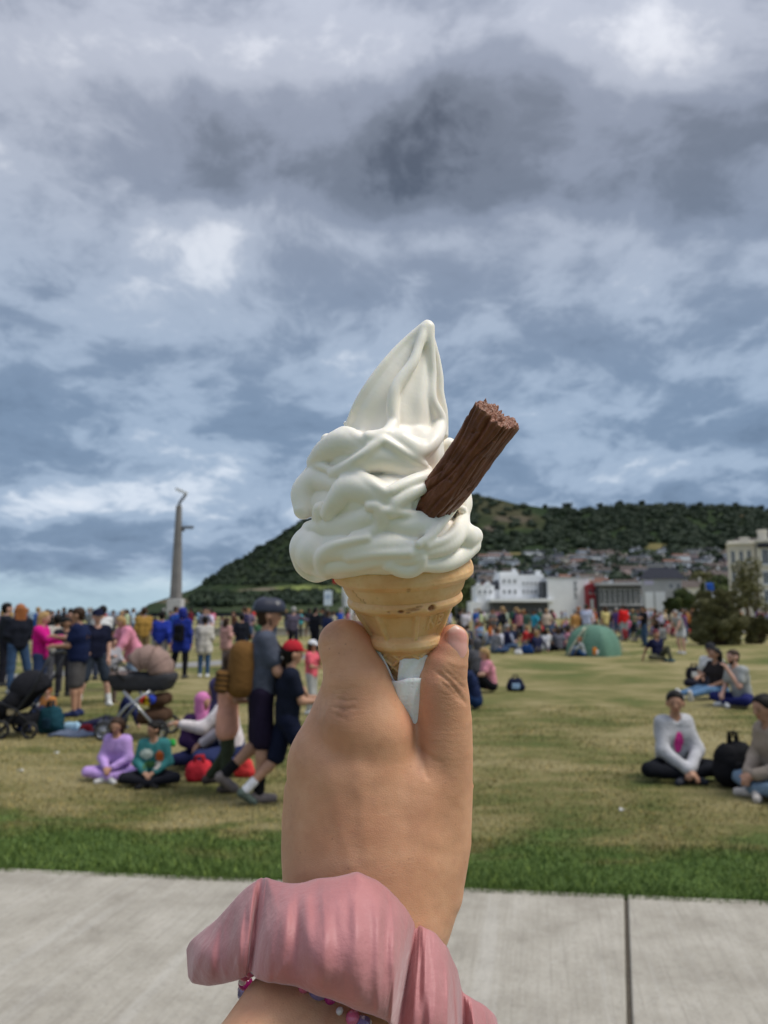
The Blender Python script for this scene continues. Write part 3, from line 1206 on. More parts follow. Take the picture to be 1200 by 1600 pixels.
# ---- skin
def skin_material():
    m, t, b = new_mat('skin_hand')
    co = t.node('ShaderNodeTexCoord').outputs['Object']
    n1 = t.noise(co, 55.0, 5.0, 0.6)
    n2 = t.noise(co, 260.0, 4.0, 0.6)
    base = t.ramp(n1, [(0.30, (.575, .280, .156)), (0.55, (.655, .340, .192)), (0.75, (.705, .390, .232))], 'LINEAR')
    base = t.mix(t.math('MULTIPLY', t.smooth(n2, .52, .75), .25), base, (.50, .23, .145))
    freck = t.node('ShaderNodeTexVoronoi', feature='F1', ins={'Vector': co, 'Scale': 330.0})
    fr = t.math('SUBTRACT', 1.0, t.smooth(freck.outputs['Distance'], .05, .20))
    fr = t.math('MULTIPLY', fr, t.smooth(t.noise(co, 120.0, 2.0), .50, .66))
    base = t.mix(t.math('MULTIPLY', fr, .45), base, (.30, .12, .07))
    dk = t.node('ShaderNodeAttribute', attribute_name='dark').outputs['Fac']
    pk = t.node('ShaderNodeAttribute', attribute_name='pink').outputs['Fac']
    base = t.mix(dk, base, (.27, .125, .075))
    base = t.mix(pk, base, (.66, .25, .18))
    t.set(b.inputs['Base Color'], base)
    b.inputs['Roughness'].default_value = 0.50
    b.inputs['Specular IOR Level'].default_value = 0.36
    b.inputs['Subsurface Weight'].default_value = 0.22
    b.inputs['Subsurface Radius'].default_value = (1.0, 0.35, 0.18)
    b.inputs['Subsurface Scale'].default_value = 0.004
    # fine skin relief: tiny lozenges, stronger creases over the joints
    w1 = t.node('ShaderNodeTexVoronoi', feature='DISTANCE_TO_EDGE', ins={'Vector': t.vmath('MULTIPLY', co, (1.0, 1.0, 1.7)), 'Scale': 900.0})
    w2 = t.node('ShaderNodeTexWave', wave_type='BANDS', bands_direction='Z', ins={'Vector': co, 'Scale': 130.0, 'Distortion': 7.0, 'Detail': 3.0, 'Detail Scale': 2.5})
    cr = t.node('ShaderNodeAttribute', attribute_name='crease').outputs['Fac']
    hgt = t.math('ADD', t.math('MULTIPLY', t.smooth(w1.outputs['Distance'], 0.0, .22), .55),
                 t.math('MULTIPLY', w2.outputs['Fac'], t.math('ADD', t.math('MULTIPLY', cr, 1.4), .12)))
    hgt = t.math('ADD', hgt, t.math('MULTIPLY', t.noise(co, 700.0, 3.0), .6))
    bp = t.node('ShaderNodeBump', ins={'Height': hgt, 'Strength': 0.19, 'Distance': 0.0005})
    t.l.new(bp.outputs[0], b.inputs['Normal'])
    return m


M_SKIN = skin_material()


def c4(px, py, v, r):
    p = HU(px, py, v)
    return (p[0], p[1], p[2], r)


def build_hand():
    g = Grid((-330, -185, -1010), (175, 430, -150), 3.0)
    K = 40
    # palm and back of the hand: metacarpals side by side, running down into the wrist
    for ch in ([c4(586, 1150, 40, 56), c4(582, 1260, 42, 70), c4(578, 1380, 52, 76), c4(575, 1470, 66, 76)],
               [c4(507, 1190, 18, 50), c4(513, 1290, 28, 64), c4(525, 1380, 48, 70), c4(545, 1470, 66, 76)],
               [c4(493, 1240, -18, 45), c4(505, 1320, 5, 56), c4(535, 1440, 50, 70)],
               [c4(488, 1292, -40, 40), c4(510, 1370, 0, 52), c4(550, 1450, 50, 64)],
               [c4(640, 1255, 22, 62), c4(628, 1340, 30, 78), c4(608, 1430, 52, 84)],
               [c4(575, 1470, 66, 82), c4(530, 1560, 128, 98), c4(478, 1640, 185, 108), c4(400, 1800, 300, 118)]):
        g.chain(ch, K)
    g.chain([c4(655, 1225, 36, 44), c4(640, 1300, 40, 60), c4(610, 1400, 56, 74)], 36)
    g.chain([c4(545, 1215, 46, 58), c4(552, 1310, 50, 66), c4(560, 1410, 62, 74)], 40)
    # knuckle mounds
    g.ball(HU(548, 1125, 58), 44, 26)
    g.ball(HU(508, 1182, 26), 44, 22)
    g.chain([c4(545, 1070, 10, 38), c4(520, 1140, 16, 44), c4(505, 1195, 18, 50)], 22)
    # index finger: along the back, over the knuckle bend, then round behind the wafer
    g.chain([c4(583, 1140, 40, 57), c4(558, 1065, 36, 50), c4(543, 1022, 24, 41), c4(537, 1007, 18, 37)], 18)
    g.chain([c4(537, 1007, 16, 37), c4(556, 1000, -42, 31), c4(603, 1012, -82, 27), c4(642, 1022, -84, 23)], 12)
    # middle, ring and little finger curl behind
    g.chain([c4(507, 1188, 16, 46), c4(543, 1100, -62, 35), c4(590, 1085, -122, 29), c4(648, 1102, -112, 25)], 12)
    g.chain([c4(492, 1236, -14, 44), c4(505, 1152, -92, 33), c4(575, 1150, -138, 27), c4(636, 1165, -122, 24)], 10)
    g.chain([c4(487, 1290, -36, 40), c4(497, 1216, -102, 29), c4(560, 1215, -140, 24), c4(612, 1225, -126, 21)], 10)
    # heel of the palm behind, so the fist is closed round the wafer's tip
    g.chain([c4(600, 1280, -45, 60), c4(610, 1380, -10, 70)], 26)
    # thumb: tip, pad, joint, base, ball of the thumb
    th = [c4(709, 999, 24, 23.5), c4(703, 1018, 27, 29), c4(696, 1040, 29, 34.5), c4(690, 1066, 29, 39), c4(692, 1092, 27, 41),
          c4(693, 1125, 24, 43.5), c4(690, 1170, 22, 48), c4(682, 1240, 20, 56), c4(671, 1310, 22, 64), c4(650, 1385, 32, 72), c4(612, 1455, 52, 82)]
    g2 = Grid(g.lo, g.lo + g.h * (g.n - 1), g.h)
    g2.chain(th, 0)
    d = g2.D
    k = 13.0
    hh = np.maximum(k - np.abs(g.D - d), 0) / k
    g.D = np.minimum(g.D, d) - hh * hh * k * .25
    del g2, d, hh
    # small mole on the outer edge of the thumb ball
    g.ball(HU(736, 1228, 22), 5.0, 3)
    # the slot between thumb and finger stays sharp
    V, F, _ = g.nets(2)
    # the forearm goes on to the elbow and the upper arm, out of the picture: coarser, same mesh
    ga = Grid((-640, 60, -1260), (40, 1500, -560), 12.0)
    w0, w1 = HU(505, 1600, 157), HU(400, 1800, 300)
    el = np.array((-430.0, 820.0, -1010.0))
    ga.chain([(*w0, 98), (*w1, 119), (*(w1 * .45 + el * .55), 138), (*el, 140)], 0)
    ga.chain([(*el, 140), (-520, 1080, -900, 160), (-560, 1420, -720, 178)], 40)
    Va, Fa, _ = ga.nets(2)
    F = np.concatenate([F, Fa + len(V)])
    V = np.concatenate([V, Va])
    den = np.maximum(1200 - V[:, 1], 60.0)
    P2 = np.stack([600 + V[:, 0] * 1200 / den, 800 - V[:, 2] * 1200 / den], 1)
    # vertex normals for the creases
    fn = np.cross(V[F[:, 1]] - V[F[:, 0]], V[F[:, 2]] - V[F[:, 0]])
    N = np.zeros_like(V)
    for j in range(4):
        for i in range(3):
            N[:, i] += np.bincount(F[:, j], fn[:, i], len(V))
    N /= np.maximum(np.linalg.norm(N, axis=1), 1e-9)[:, None]
    ctr = V - np.array([0, 0, 0])
    if np.einsum('ij,ij->', N, V - V.mean(0)) < 0:
        N = -N
    facing = np.clip(N[:, 1] * 1.5 + .35, 0, 1)
    depth = np.zeros(len(V))
    for poly, wd, dp in (
            ([(686, 1052), (700, 1063), (714, 1080), (727, 1098)], 2.6, 1.5), ([(698, 1050), (712, 1062), (726, 1076)], 2.2, 1.0),
            ([(690, 1066), (704, 1078), (720, 1096)], 2.2, .9), ([(704, 1046), (722, 1060)], 2.0, .6), ([(676, 1046), (690, 1056)], 2.0, .5),
            ([(700, 1038), (716, 1046), (729, 1046)], 2.2, .7),
            ([(528, 1092), (545, 1096), (556, 1093)], 3.0, .8), ([(522, 1104), (540, 1110), (553, 1106)], 3.0, .9), ([(524, 1118), (540, 1124)], 3.0, .6),
            ([(508, 998), (525, 992), (545, 994)], 2.6, .4), ([(509, 1010), (530, 1006), (552, 1008)], 2.6, .4),
            ([(655, 1168), (663, 1195), (668, 1215)], 4.0, 1.0), ([(659, 1172), (676, 1186), (690, 1192)], 3.5, .5)):
        depth += dp * np.exp(-(seg_dist(P2, poly) / wd) ** 2)
    soft = vnoise(V, 1 / 38.0, 3, 3) * 1.3
    V = V + N * (soft - 1.5 * depth * facing)[:, None]
    # faint tendons on the back of the hand
    for poly in ([(545, 1140), (565, 1250), (572, 1340)], [(505, 1190), (530, 1290), (548, 1350)]):
        V = V + N * (facing * 1.2 * np.exp(-(seg_dist(P2, poly) / 13.0) ** 2))[:, None]
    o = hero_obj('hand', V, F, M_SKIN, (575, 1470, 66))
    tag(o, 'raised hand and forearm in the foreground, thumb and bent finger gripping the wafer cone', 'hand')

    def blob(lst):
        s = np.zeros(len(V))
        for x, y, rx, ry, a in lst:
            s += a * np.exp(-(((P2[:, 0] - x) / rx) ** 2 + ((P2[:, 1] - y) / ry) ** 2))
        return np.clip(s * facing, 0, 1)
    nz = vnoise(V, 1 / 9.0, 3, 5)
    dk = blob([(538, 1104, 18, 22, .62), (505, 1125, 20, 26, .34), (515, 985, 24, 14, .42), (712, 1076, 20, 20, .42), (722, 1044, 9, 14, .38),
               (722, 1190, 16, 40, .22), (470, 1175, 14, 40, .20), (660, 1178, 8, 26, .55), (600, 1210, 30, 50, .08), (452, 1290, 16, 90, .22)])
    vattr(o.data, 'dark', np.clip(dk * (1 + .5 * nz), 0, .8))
    vattr(o.data, 'pink', blob([(700, 995, 14, 22, .65), (684, 1015, 12, 28, .5), (672, 1075, 16, 42, .35), (575, 990, 16, 20, .35), (640, 1120, 12, 30, .28),
                                (520, 1165, 60, 40, .12), (690, 1130, 26, 40, .14), (600, 1270, 80, 60, .08)]))
    vattr(o.data, 'crease', blob([(706, 1070, 28, 26, 1.0), (538, 1104, 26, 28, .9), (530, 995, 30, 22, .7), (700, 1150, 40, 60, .35), (560, 1060, 40, 40, .35)]))
    # thumbnail
    m, t, b = new_mat('thumbnail')
    co = t.node('ShaderNodeTexCoord').outputs['Object']
    lun = t.node('ShaderNodeAttribute', attribute_name='along').outputs['Fac']
    t.set(b.inputs['Base Color'], t.ramp(t.math('ADD', lun, t.math('MULTIPLY', t.noise(co, 300.0, 2.0), .08)),
                                         [(.0, (.76, .47, .40)), (.14, (.72, .38, .32)), (.55, (.72, .36, .305)), (.84, (.74, .31, .25)), (.94, (.80, .46, .38)), (1.0, (.86, .68, .58))], 'LINEAR'))
    b.inputs['Roughness'].default_value = .30
    b.inputs['Specular IOR Level'].default_value = .45
    b.inputs['Subsurface Weight'].default_value = .15
    b.inputs['Subsurface Scale'].default_value = .003
    wv = t.node('ShaderNodeTexNoise', ins={'Vector': t.vmath('MULTIPLY', co, (1.0, 1.0, .06)), 'Scale': 900.0, 'Detail': 2.0})
    bp = t.node('ShaderNodeBump', ins={'Height': wv.outputs['Fac'], 'Strength': .10, 'Distance': .0004})
    t.l.new(bp.outputs[0], b.inputs['Normal'])
    nu, nv = 25, 33
    pts = np.zeros((nv, nu, 3))
    along = np.zeros((nv, nu))
    for j in range(nv):
        s = j / (nv - 1)                     # 0 at the cuticle, 1 at the free edge
        yc = 1037 - s * 59.5
        xc = 715.0 - 3.5 * s
        half = 17.0 * math.sqrt(max(1e-3, 1 - abs(2 * s - 1) ** 4.2)) * (1.0 - .10 * (1 - s))
        for i in range(nu):
            u = i / (nu - 1) * 2 - 1
            x = xc + u * half
            y = yc + 6.5 * (u * u) * (s - .45) * 1.2 - 3.0 * u * (1 - s)
            v = front(g, min(x, 726.5), y)
            if v is None:
                v = 26.0
            # bowed plate, lifted a little off the flesh, sunk at its rim
            rim = max(abs(u) ** 8, abs(2 * s - 1) ** 14)
            bow = math.sqrt(max(0, 1 - (.84 * u + .06) ** 2))
            pts[j, i] = HU(x, y, 0.35 * v + .65 * (29 + 17 * bow) + 5.2 * (1 - rim) - 1.2)
            along[j, i] = s
    idx = np.arange(nu * nv).reshape(nv, nu)
    Fq = np.stack([idx[:-1, :-1], idx[:-1, 1:], idx[1:, 1:], idx[1:, :-1]], -1).reshape(-1, 4)
    n = hero_obj('thumbnail', pts.reshape(-1, 3), Fq, m, None, o)
    me = n.data
    vattr(me, 'along', along.ravel())
    sm = n.modifiers.new('smooth', 'SMOOTH')
    sm.iterations = 4
    so = n.modifiers.new('thickness', 'SOLIDIFY')
    so.thickness = .0007
    so.offset = 0
    n['label'] = 'pink thumbnail'
    return g


HAND_GRID = build_hand()

# ---- wafer cone
CONE_AXIS_TOP = HU(630, 890, 8)
CONE_AXIS_BOT = HU(641, 1075, -8)
_ax = CONE_AXIS_TOP - CONE_AXIS_BOT
CONE_LEN = np.linalg.norm(_ax)
_ax = _ax / CONE_LEN
_cx = np.cross(_ax, np.array([0, 1.0, 0]))
_cx /= np.linalg.norm(_cx)
if _cx[0] < 0:
    _cx = -_cx
_cy = np.cross(_cx, _ax)
if _cy[1] < 0:
    _cy = -_cy                     # towards the camera


def cone_pt(th, h, r):
    """th = 0 faces the camera, positive to the right; h from the top rim downwards (units)"""
    return CONE_AXIS_TOP - _ax * h + r * (np.sin(th) * _cx + np.cos(th) * _cy)


def wafer_material():
    m, t, b = new_mat('wafer')
    co = t.node('ShaderNodeTexCoord').outputs['Object']
    n1 = t.noise(co, 70.0, 5.0, .6)
    n2 = t.noise(co, 420.0, 5.0, .65)
    base = t.ramp(n1, [(.28, (.76, .40, .165)), (.5, (.86, .51, .245)), (.72, (.90, .60, .33))], 'LINEAR')
    base = t.mix(t.math('MULTIPLY', t.smooth(n2, .56, .72), .35), base, (.58, .30, .10))
    burn = t.node('ShaderNodeAttribute', attribute_name='burn').outputs['Fac']
    base = t.mix(burn, base, (.26, .085, .025))
    t.set(b.inputs['Base Color'], base)
    b.inputs['Roughness'].default_value = .52
    b.inputs['Specular IOR Level'].default_value = .35
    b.inputs['Subsurface Weight'].default_value = .30
    b.inputs['Subsurface Radius'].default_value = (1.0, .55, .2)
    b.inputs['Subsurface Scale'].default_value = .003
    bp = t.node('ShaderNodeBump', ins={'Height': t.math('ADD', n2, t.math('MULTIPLY', t.noise(co, 1500.0, 2.0), .5)), 'Strength': .22, 'Distance': .0006})
    t.l.new(bp.outputs[0], b.inputs['Normal'])
    return m


M_WAFER = wafer_material()


def sstep(x, a, b):
    t = np.clip((x - a) / (b - a), 0, 1)
    return t * t * (3 - 2 * t)


def build_cone():
    nth, nh = 420, 330
    th = np.linspace(-math.pi, math.pi, nth, endpoint=False)
    h = np.linspace(-14, 190, nh)
    TH, H = np.meshgrid(th, h)
    prof = [(-14, 103), (-8, 107), (2, 108.5), (9, 107.5), (13, 104), (15.5, 98), (18, 95.5), (21, 95), (30, 91.5), (36, 88), (38, 86.5), (40, 88.5), (45, 90), (50, 88.5), (53, 84.5), (56, 80),
            (96, 60), (99, 60), (102, 62.5), (108, 64), (113, 62.5), (117, 57), (120, 52.5), (150, 41), (190, 25)]
    R = np.interp(H, [p[0] for p in prof], [p[1] for p in prof])
    R = (R + np.roll(R, 1, 0) + np.roll(R, -1, 0)) / 3
    R[0] = 103
    R[-1] = 25
    # eight sunk panels between ribs, on the tapering waist
    phase = math.radians(11)
    seg = 2 * math.pi / 8
    a = ((TH - phase) / seg) % 1.0
    rib = 1 - sstep(np.minimum(a, 1 - a), .035, .105)
    band = sstep(H, 55, 61) * (1 - sstep(H, 93, 101))
    R = R - 7.0 * band * (1 - rib) + 1.2 * band * rib
    # flatten the panels
    R = R * (1 - band * (1 - rib) * (1 - np.cos((a - .5) * seg)) * -.55)
    # lattice on the lower cone: crossed ridges
    low = sstep(H, 121, 126)
    u1 = (TH * 5 / math.pi + H / 26.0) % 1.0
    u2 = (TH * 5 / math.pi - H / 26.0) % 1.0
    lat = np.maximum(1 - sstep(np.abs(u1 - .5), .04, .17), 1 - sstep(np.abs(u2 - .5), .04, .17))
    R = R + low * (lat * 3.4 - 2.0)
    # the rings are slightly faceted, moulded and knocked about
    P0 = np.stack([np.sin(TH) * R, np.cos(TH) * R, H], -1)
    R = R + .9 * vnoise(P0, 1 / 22.0, 3, 2) + .35 * vnoise(P0, 1 / 6.0, 2, 4)
    chips = np.zeros_like(R)
    for (tc, hc, rt, rh, dp) in ((.42, 46, .065, 4.5, 4.5), (-.10, 47, .05, 2.6, 2.8), (.10, 45, .13, 2.6, 2.0), (.20, 42, .06, 2.0, 1.8), (.02, 49, .05, 1.8, 1.8), (.035, 14, .03, 4, 1.5), (-.30, 47, .025, 1.6, 1.4)):
        q = ((TH - tc) / rt) ** 2 + ((H - hc) / rh) ** 2
        e = np.exp(-q * q) * (1 + .6 * vnoise(P0, 1 / 4.0, 2, 8))
        R = R - dp * e
        chips = np.maximum(chips, np.clip(e * (dp / 3.4), 0, 1))
    # hairline cracks in the upper band
    for (t0, t1, h0, h1) in ((-.95, -.78, 16, 38), (-.78, -.74, 30, 36)):
        tl = np.interp(H, (h0, h1), (t0, t1)) + .02 * np.sin(H * .9)
        e = np.exp(-((TH - tl) / .010) ** 2) * (H > h0) * (H < h1)
        R = R - 1.6 * e
        chips = np.maximum(chips, .6 * e)
    # embossed letters on the panel right of centre
    def emboss(strokes, th0, h0, sx, sy, lift, wd):
        nonlocal R
        X = (TH - th0) * 68.0
        Y = H - h0 + .10 * X
        D = np.full(R.shape, 1e9)
        for (x0, y0, x1, y1) in strokes:
            A = np.array((x0 * sx, y0 * sy))
            B = np.array((x1 * sx, y1 * sy))
            ba = B - A
            tt = np.clip(((X - A[0]) * ba[0] + (Y - A[1]) * ba[1]) / (ba @ ba), 0, 1)
            D = np.minimum(D, np.hypot(X - A[0] - tt * ba[0], Y - A[1] - tt * ba[1]))
        R = R + lift * (1 - sstep(D, wd * .5, wd * 1.25))
    emboss([(0, 1, 0, 0), (0, 0, 1, 1), (1, 1, 1, 0)], .50, 65, 11, 18, 3.2, 2.2)
    emboss([(0, 0, 0, 1), (0, 0, .75, .05), (.75, .05, .85, .28), (.85, .28, .1, .5), (.1, .5, .9, .62), (.9, .62, .8, .95), (.8, .95, 0, 1)], .745, 63, 9, 17, 3.2, 2.0)
    pts = CONE_AXIS_TOP - H[..., None] * _ax + (R * np.sin(TH))[..., None] * _cx + (R * np.cos(TH))[..., None] * _cy
    idx = np.arange(nth * nh).reshape(nh, nth)
    F = np.stack([idx[:-1], np.roll(idx[:-1], -1, 1), np.roll(idx[1:], -1, 1), idx[1:]], -1).reshape(-1, 4)
    o = hero_obj('wafer_cone', pts.reshape(-1, 3), F, M_WAFER, (641, 1075, -8))
    vattr(o.data, 'burn', chips.ravel() * .95)
    so = o.modifiers.new('thickness', 'SOLIDIFY')
    so.thickness = .0014
    so.offset = -1
    tag(o, 'golden moulded wafer cone held in the foreground hand', 'wafer cone')
    return o


build_cone()

# ---- soft ice cream
M_ICE, _t, _b = new_mat('soft_ice_cream')
_co = _t.node('ShaderNodeTexCoord').outputs['Object']
_t.set(_b.inputs['Base Color'], _t.ramp(_t.noise(_co, 40.0, 3.0), [(.3, (.955, .87, .745)), (.7, (.97, .905, .80))], 'LINEAR'))
_b.inputs['Roughness'].default_value = .42
_b.inputs['Specular IOR Level'].default_value = .45
_b.inputs['Subsurface Weight'].default_value = .28
_b.inputs['Subsurface Radius'].default_value = (1.0, .85, .55)
_b.inputs['Subsurface Scale'].default_value = .0014
_bp = _t.node('ShaderNodeBump', ins={'Height': _t.math('ADD', _t.noise(_co, 260.0, 4.0, .6), _t.math('MULTIPLY', _t.noise(_co, 1300.0, 2.0), .35)), 'Strength': .10, 'Distance': .0008})
_t.l.new(_bp.outputs[0], _b.inputs['Normal'])


def build_ice():
    g = Grid((-165, -165, -130), (165, 175, 315), 1.7)
    AX = lambda y: (900 - y) * .09           # the swirl leans a little towards the camera

    def ring(cx, cy, R, r, k, tilt=0.0, sq=1.0, n=20, wob=0.0, seed=0):
        pts = []
        for i in range(n + 1):
            a = 2 * math.pi * i / n
            rr = R * (1 + wob * math.sin(3 * a + seed))
            c = HU(cx, cy, AX(cy))
            pts.append((c[0] + rr * math.sin(a), c[1] + rr * math.cos(a) * sq, c[2] + tilt * math.sin(a), r * (1 + .06 * math.sin(5 * a + seed))))
        g.chain(pts, k)
    # coils of the rope, widest at the wafer, with the hollow filled
    ring(606, 848, 92, 44, 0, tilt=6, wob=.03)
    ring(602, 782, 84, 43, 5, tilt=8, wob=.03, seed=2)
    ring(596, 716, 63, 43, 5, tilt=6, wob=.03, seed=4)
    g.chain([c4(613, 866, AX(866), 88), c4(602, 780, AX(780), 82), c4(600, 700, AX(700), 62), c4(615, 660, AX(660), 50)], 4)
    g.chain([c4(628, 905, 0, 78), c4(626, 884, 2, 88)], 6)
    # the drawn-up flame
    g.chain(spline([c4(668, 512, 34, 6.5), c4(656, 548, 34, 17), c4(640, 590, 32, 33), c4(628, 640, 30, 50), c4(622, 680, 26, 56)], 8), 6)
    g.chain(spline([c4(655, 528, 34, 9), c4(628, 562, 34, 19), c4(603, 602, 34, 30), c4(588, 645, 32, 39), c4(580, 672, 28, 36)], 8), 12)
    g.chain(spline([c4(672, 545, 26, 9), c4(676, 600, 20, 16), c4(672, 650, 20, 24), c4(664, 686, 22, 28)], 8), 10)
    # side lobes seen in outline
    for x, y, v, r in ((502, 862, 40, 40), (486, 850, 15, 30), (729, 838, 10, 25), (715, 796, 0, 26), (490, 790, 0, 26), (486, 770, 20, 24), (511, 688, 5, 14), (541, 662, 10, 8),
                       (700, 700, -10, 20), (722, 866, 20, 16), (478, 800, 40, 14)):
        g.ball(HU(x, y, v), r, 8)
    base = Grid(g.lo, g.lo + g.h * (g.n - 1), g.h)
    base.D = g.D.copy()
    # the body shrinks back between the folds
    zz = g.ax[2][None, None, :]
    g.D = g.D + (8.5 * (1 - sstep(zz, 92, 118)) * sstep(zz, -82, -62) + 3.5 * sstep(zz, 92, 118) * (1 - sstep(zz, 250, 285))).astype(np.float32)
    # hollows of the flame between its pleats
    for strokes, dig in [
            ([(648, 545, 12), (622, 585, 20), (598, 625, 25), (578, 658, 24)], 6), ([(664, 545, 8), (652, 585, 14), (646, 625, 19), (648, 668, 22), (645, 690, 18)], 7), ([(681, 560, 5), (684, 600, 6), (690, 660, 6)], 3)]:
        sp = spline(strokes, 5)
        vs = np.array([front(base, r_[0], r_[1]) or AX(r_[1]) for r_ in sp])
        for _ in range(6):
            vs[1:-1] = .25 * vs[:-2] + .5 * vs[1:-1] + .25 * vs[2:]
        g.chain([c4(r_[0], r_[1], v + r_[2] - dig, r_[2]) for r_, v in zip(sp, vs)], 9, sub=True)
    cax = HU(606, 860, AX(860))

    def laid(strokes, lift_all=0.0, relax=6):
        sp = spline(strokes, 5)
        vs = []
        for row in sp:
            v = front(base, row[0], row[1])
            vs.append(AX(row[1]) + 4 if v is None else v)
        vs = np.array(vs)
        for _ in range(relax):                              # an even run of the fold
            vs[1:-1] = .25 * vs[:-2] + .5 * vs[1:-1] + .25 * vs[2:]
        return [c4(r_[0], r_[1], v - r_[2] + r_[3] + lift_all, r_[2]) for r_, v in zip(sp, vs)]

    def put(pts, k):
        g.chain(pts, k)
        # the same kind of folds carry on round the back
        for rot in (math.radians(125), math.radians(235)):
            q = []
            for (x, y, z, r) in pts:
                ay = AX(800 - z)
                ox, oy = x - cax[0] * .6, y - ay
                if z > 110 or z < -72:
                    break
                q.append((cax[0] * .6 + ox * math.cos(rot) + oy * math.sin(rot), ay - ox * math.sin(rot) + oy * math.cos(rot), z, r * .95))
            if len(q) > 1 and max(p_[1] for p_ in q) < 40:
                g.chain(q, k)
    # broad overlapping petals of the coils, from the wafer upwards (x, y, radius, proud)
    for pet, k in [
            ([(500, 888, 13, 2), (530, 882, 14, 3), (560, 880, 12, 3), (582, 876, 11, 3)], 3.5),
            ([(575, 874, 12, 2), (612, 872, 13, 2), (648, 870, 12, 2)], 5),
            ([(610, 882, 11, 6), (626, 889, 12, 7), (642, 890, 12, 7), (655, 882, 11, 6), (659, 871, 9, 5)], 3),
            ([(664, 882, 11, 4), (690, 880, 14, 5), (714, 870, 15, 5), (736, 852, 15, 2)], 3.5),
            ([(494, 862, 34, 1), (484, 856, 30, 0)], 4),
            ([(506, 884, 10, 6), (505, 870, 12, 6), (524, 860, 16, 6), (562, 858, 19, 5), (606, 852, 18, 4), (644, 856, 12, 2)], 3.2),
            ([(640, 862, 8, 4), (676, 858, 13, 5), (704, 846, 15, 6), (720, 824, 13, 5), (724, 804, 10, 3)], 3.2),
            ([(724, 838, 22, 2), (738, 838, 16, 2)], 4),
            ([(484, 826, 12, 2), (512, 822, 17, 3), (548, 818, 20, 4), (578, 808, 18, 5)], 3.2),
            ([(552, 842, 9, 5), (574, 836, 11, 7), (590, 822, 12, 8), (597, 806, 12, 8), (590, 792, 10, 7), (578, 791, 8, 5)], 4),
            ([(600, 812, 14, 3), (636, 822, 20, 5), (668, 822, 17, 6), (690, 808, 12, 6), (706, 793, 9, 4)], 3.2),
            ([(496, 818, 8, 4), (497, 802, 9, 4), (500, 792, 8, 3)], 4),
            ([(474, 796, 15, 2), (480, 768, 24, 3), (502, 750, 22, 3), (528, 756, 15, 1)], 3.2),
            ([(512, 802, 10, 5), (524, 784, 15, 6), (546, 764, 22, 6), (574, 766, 23, 5), (604, 780, 16, 3), (632, 786, 12, 1)], 3.2),
            ([(611, 801, 8.5, 6), (620, 785, 10, 7), (638, 773, 11, 7), (658, 764, 9, 5)], 3.2),
            ([(490, 722, 11, 2), (510, 705, 18, 3), (540, 692, 22, 4), (572, 700, 17, 2), (600, 712, 12, 0)], 3.2),
            ([(524, 740, 10, 7), (552, 730, 15, 7), (584, 714, 22, 7), (612, 716, 23, 6), (640, 728, 19, 5), (664, 738, 12, 4)], 3.2),
            ([(612, 766, 8, 7), (632, 758, 10, 8), (654, 749, 10, 8), (672, 744, 8, 6)], 3.0),
            ([(578, 684, 10, 4), (598, 684, 11, 4), (620, 694, 18, 2), (648, 700, 16, 2)], 5)]:
        put(laid(pet, 0.0, 10), k * .8)
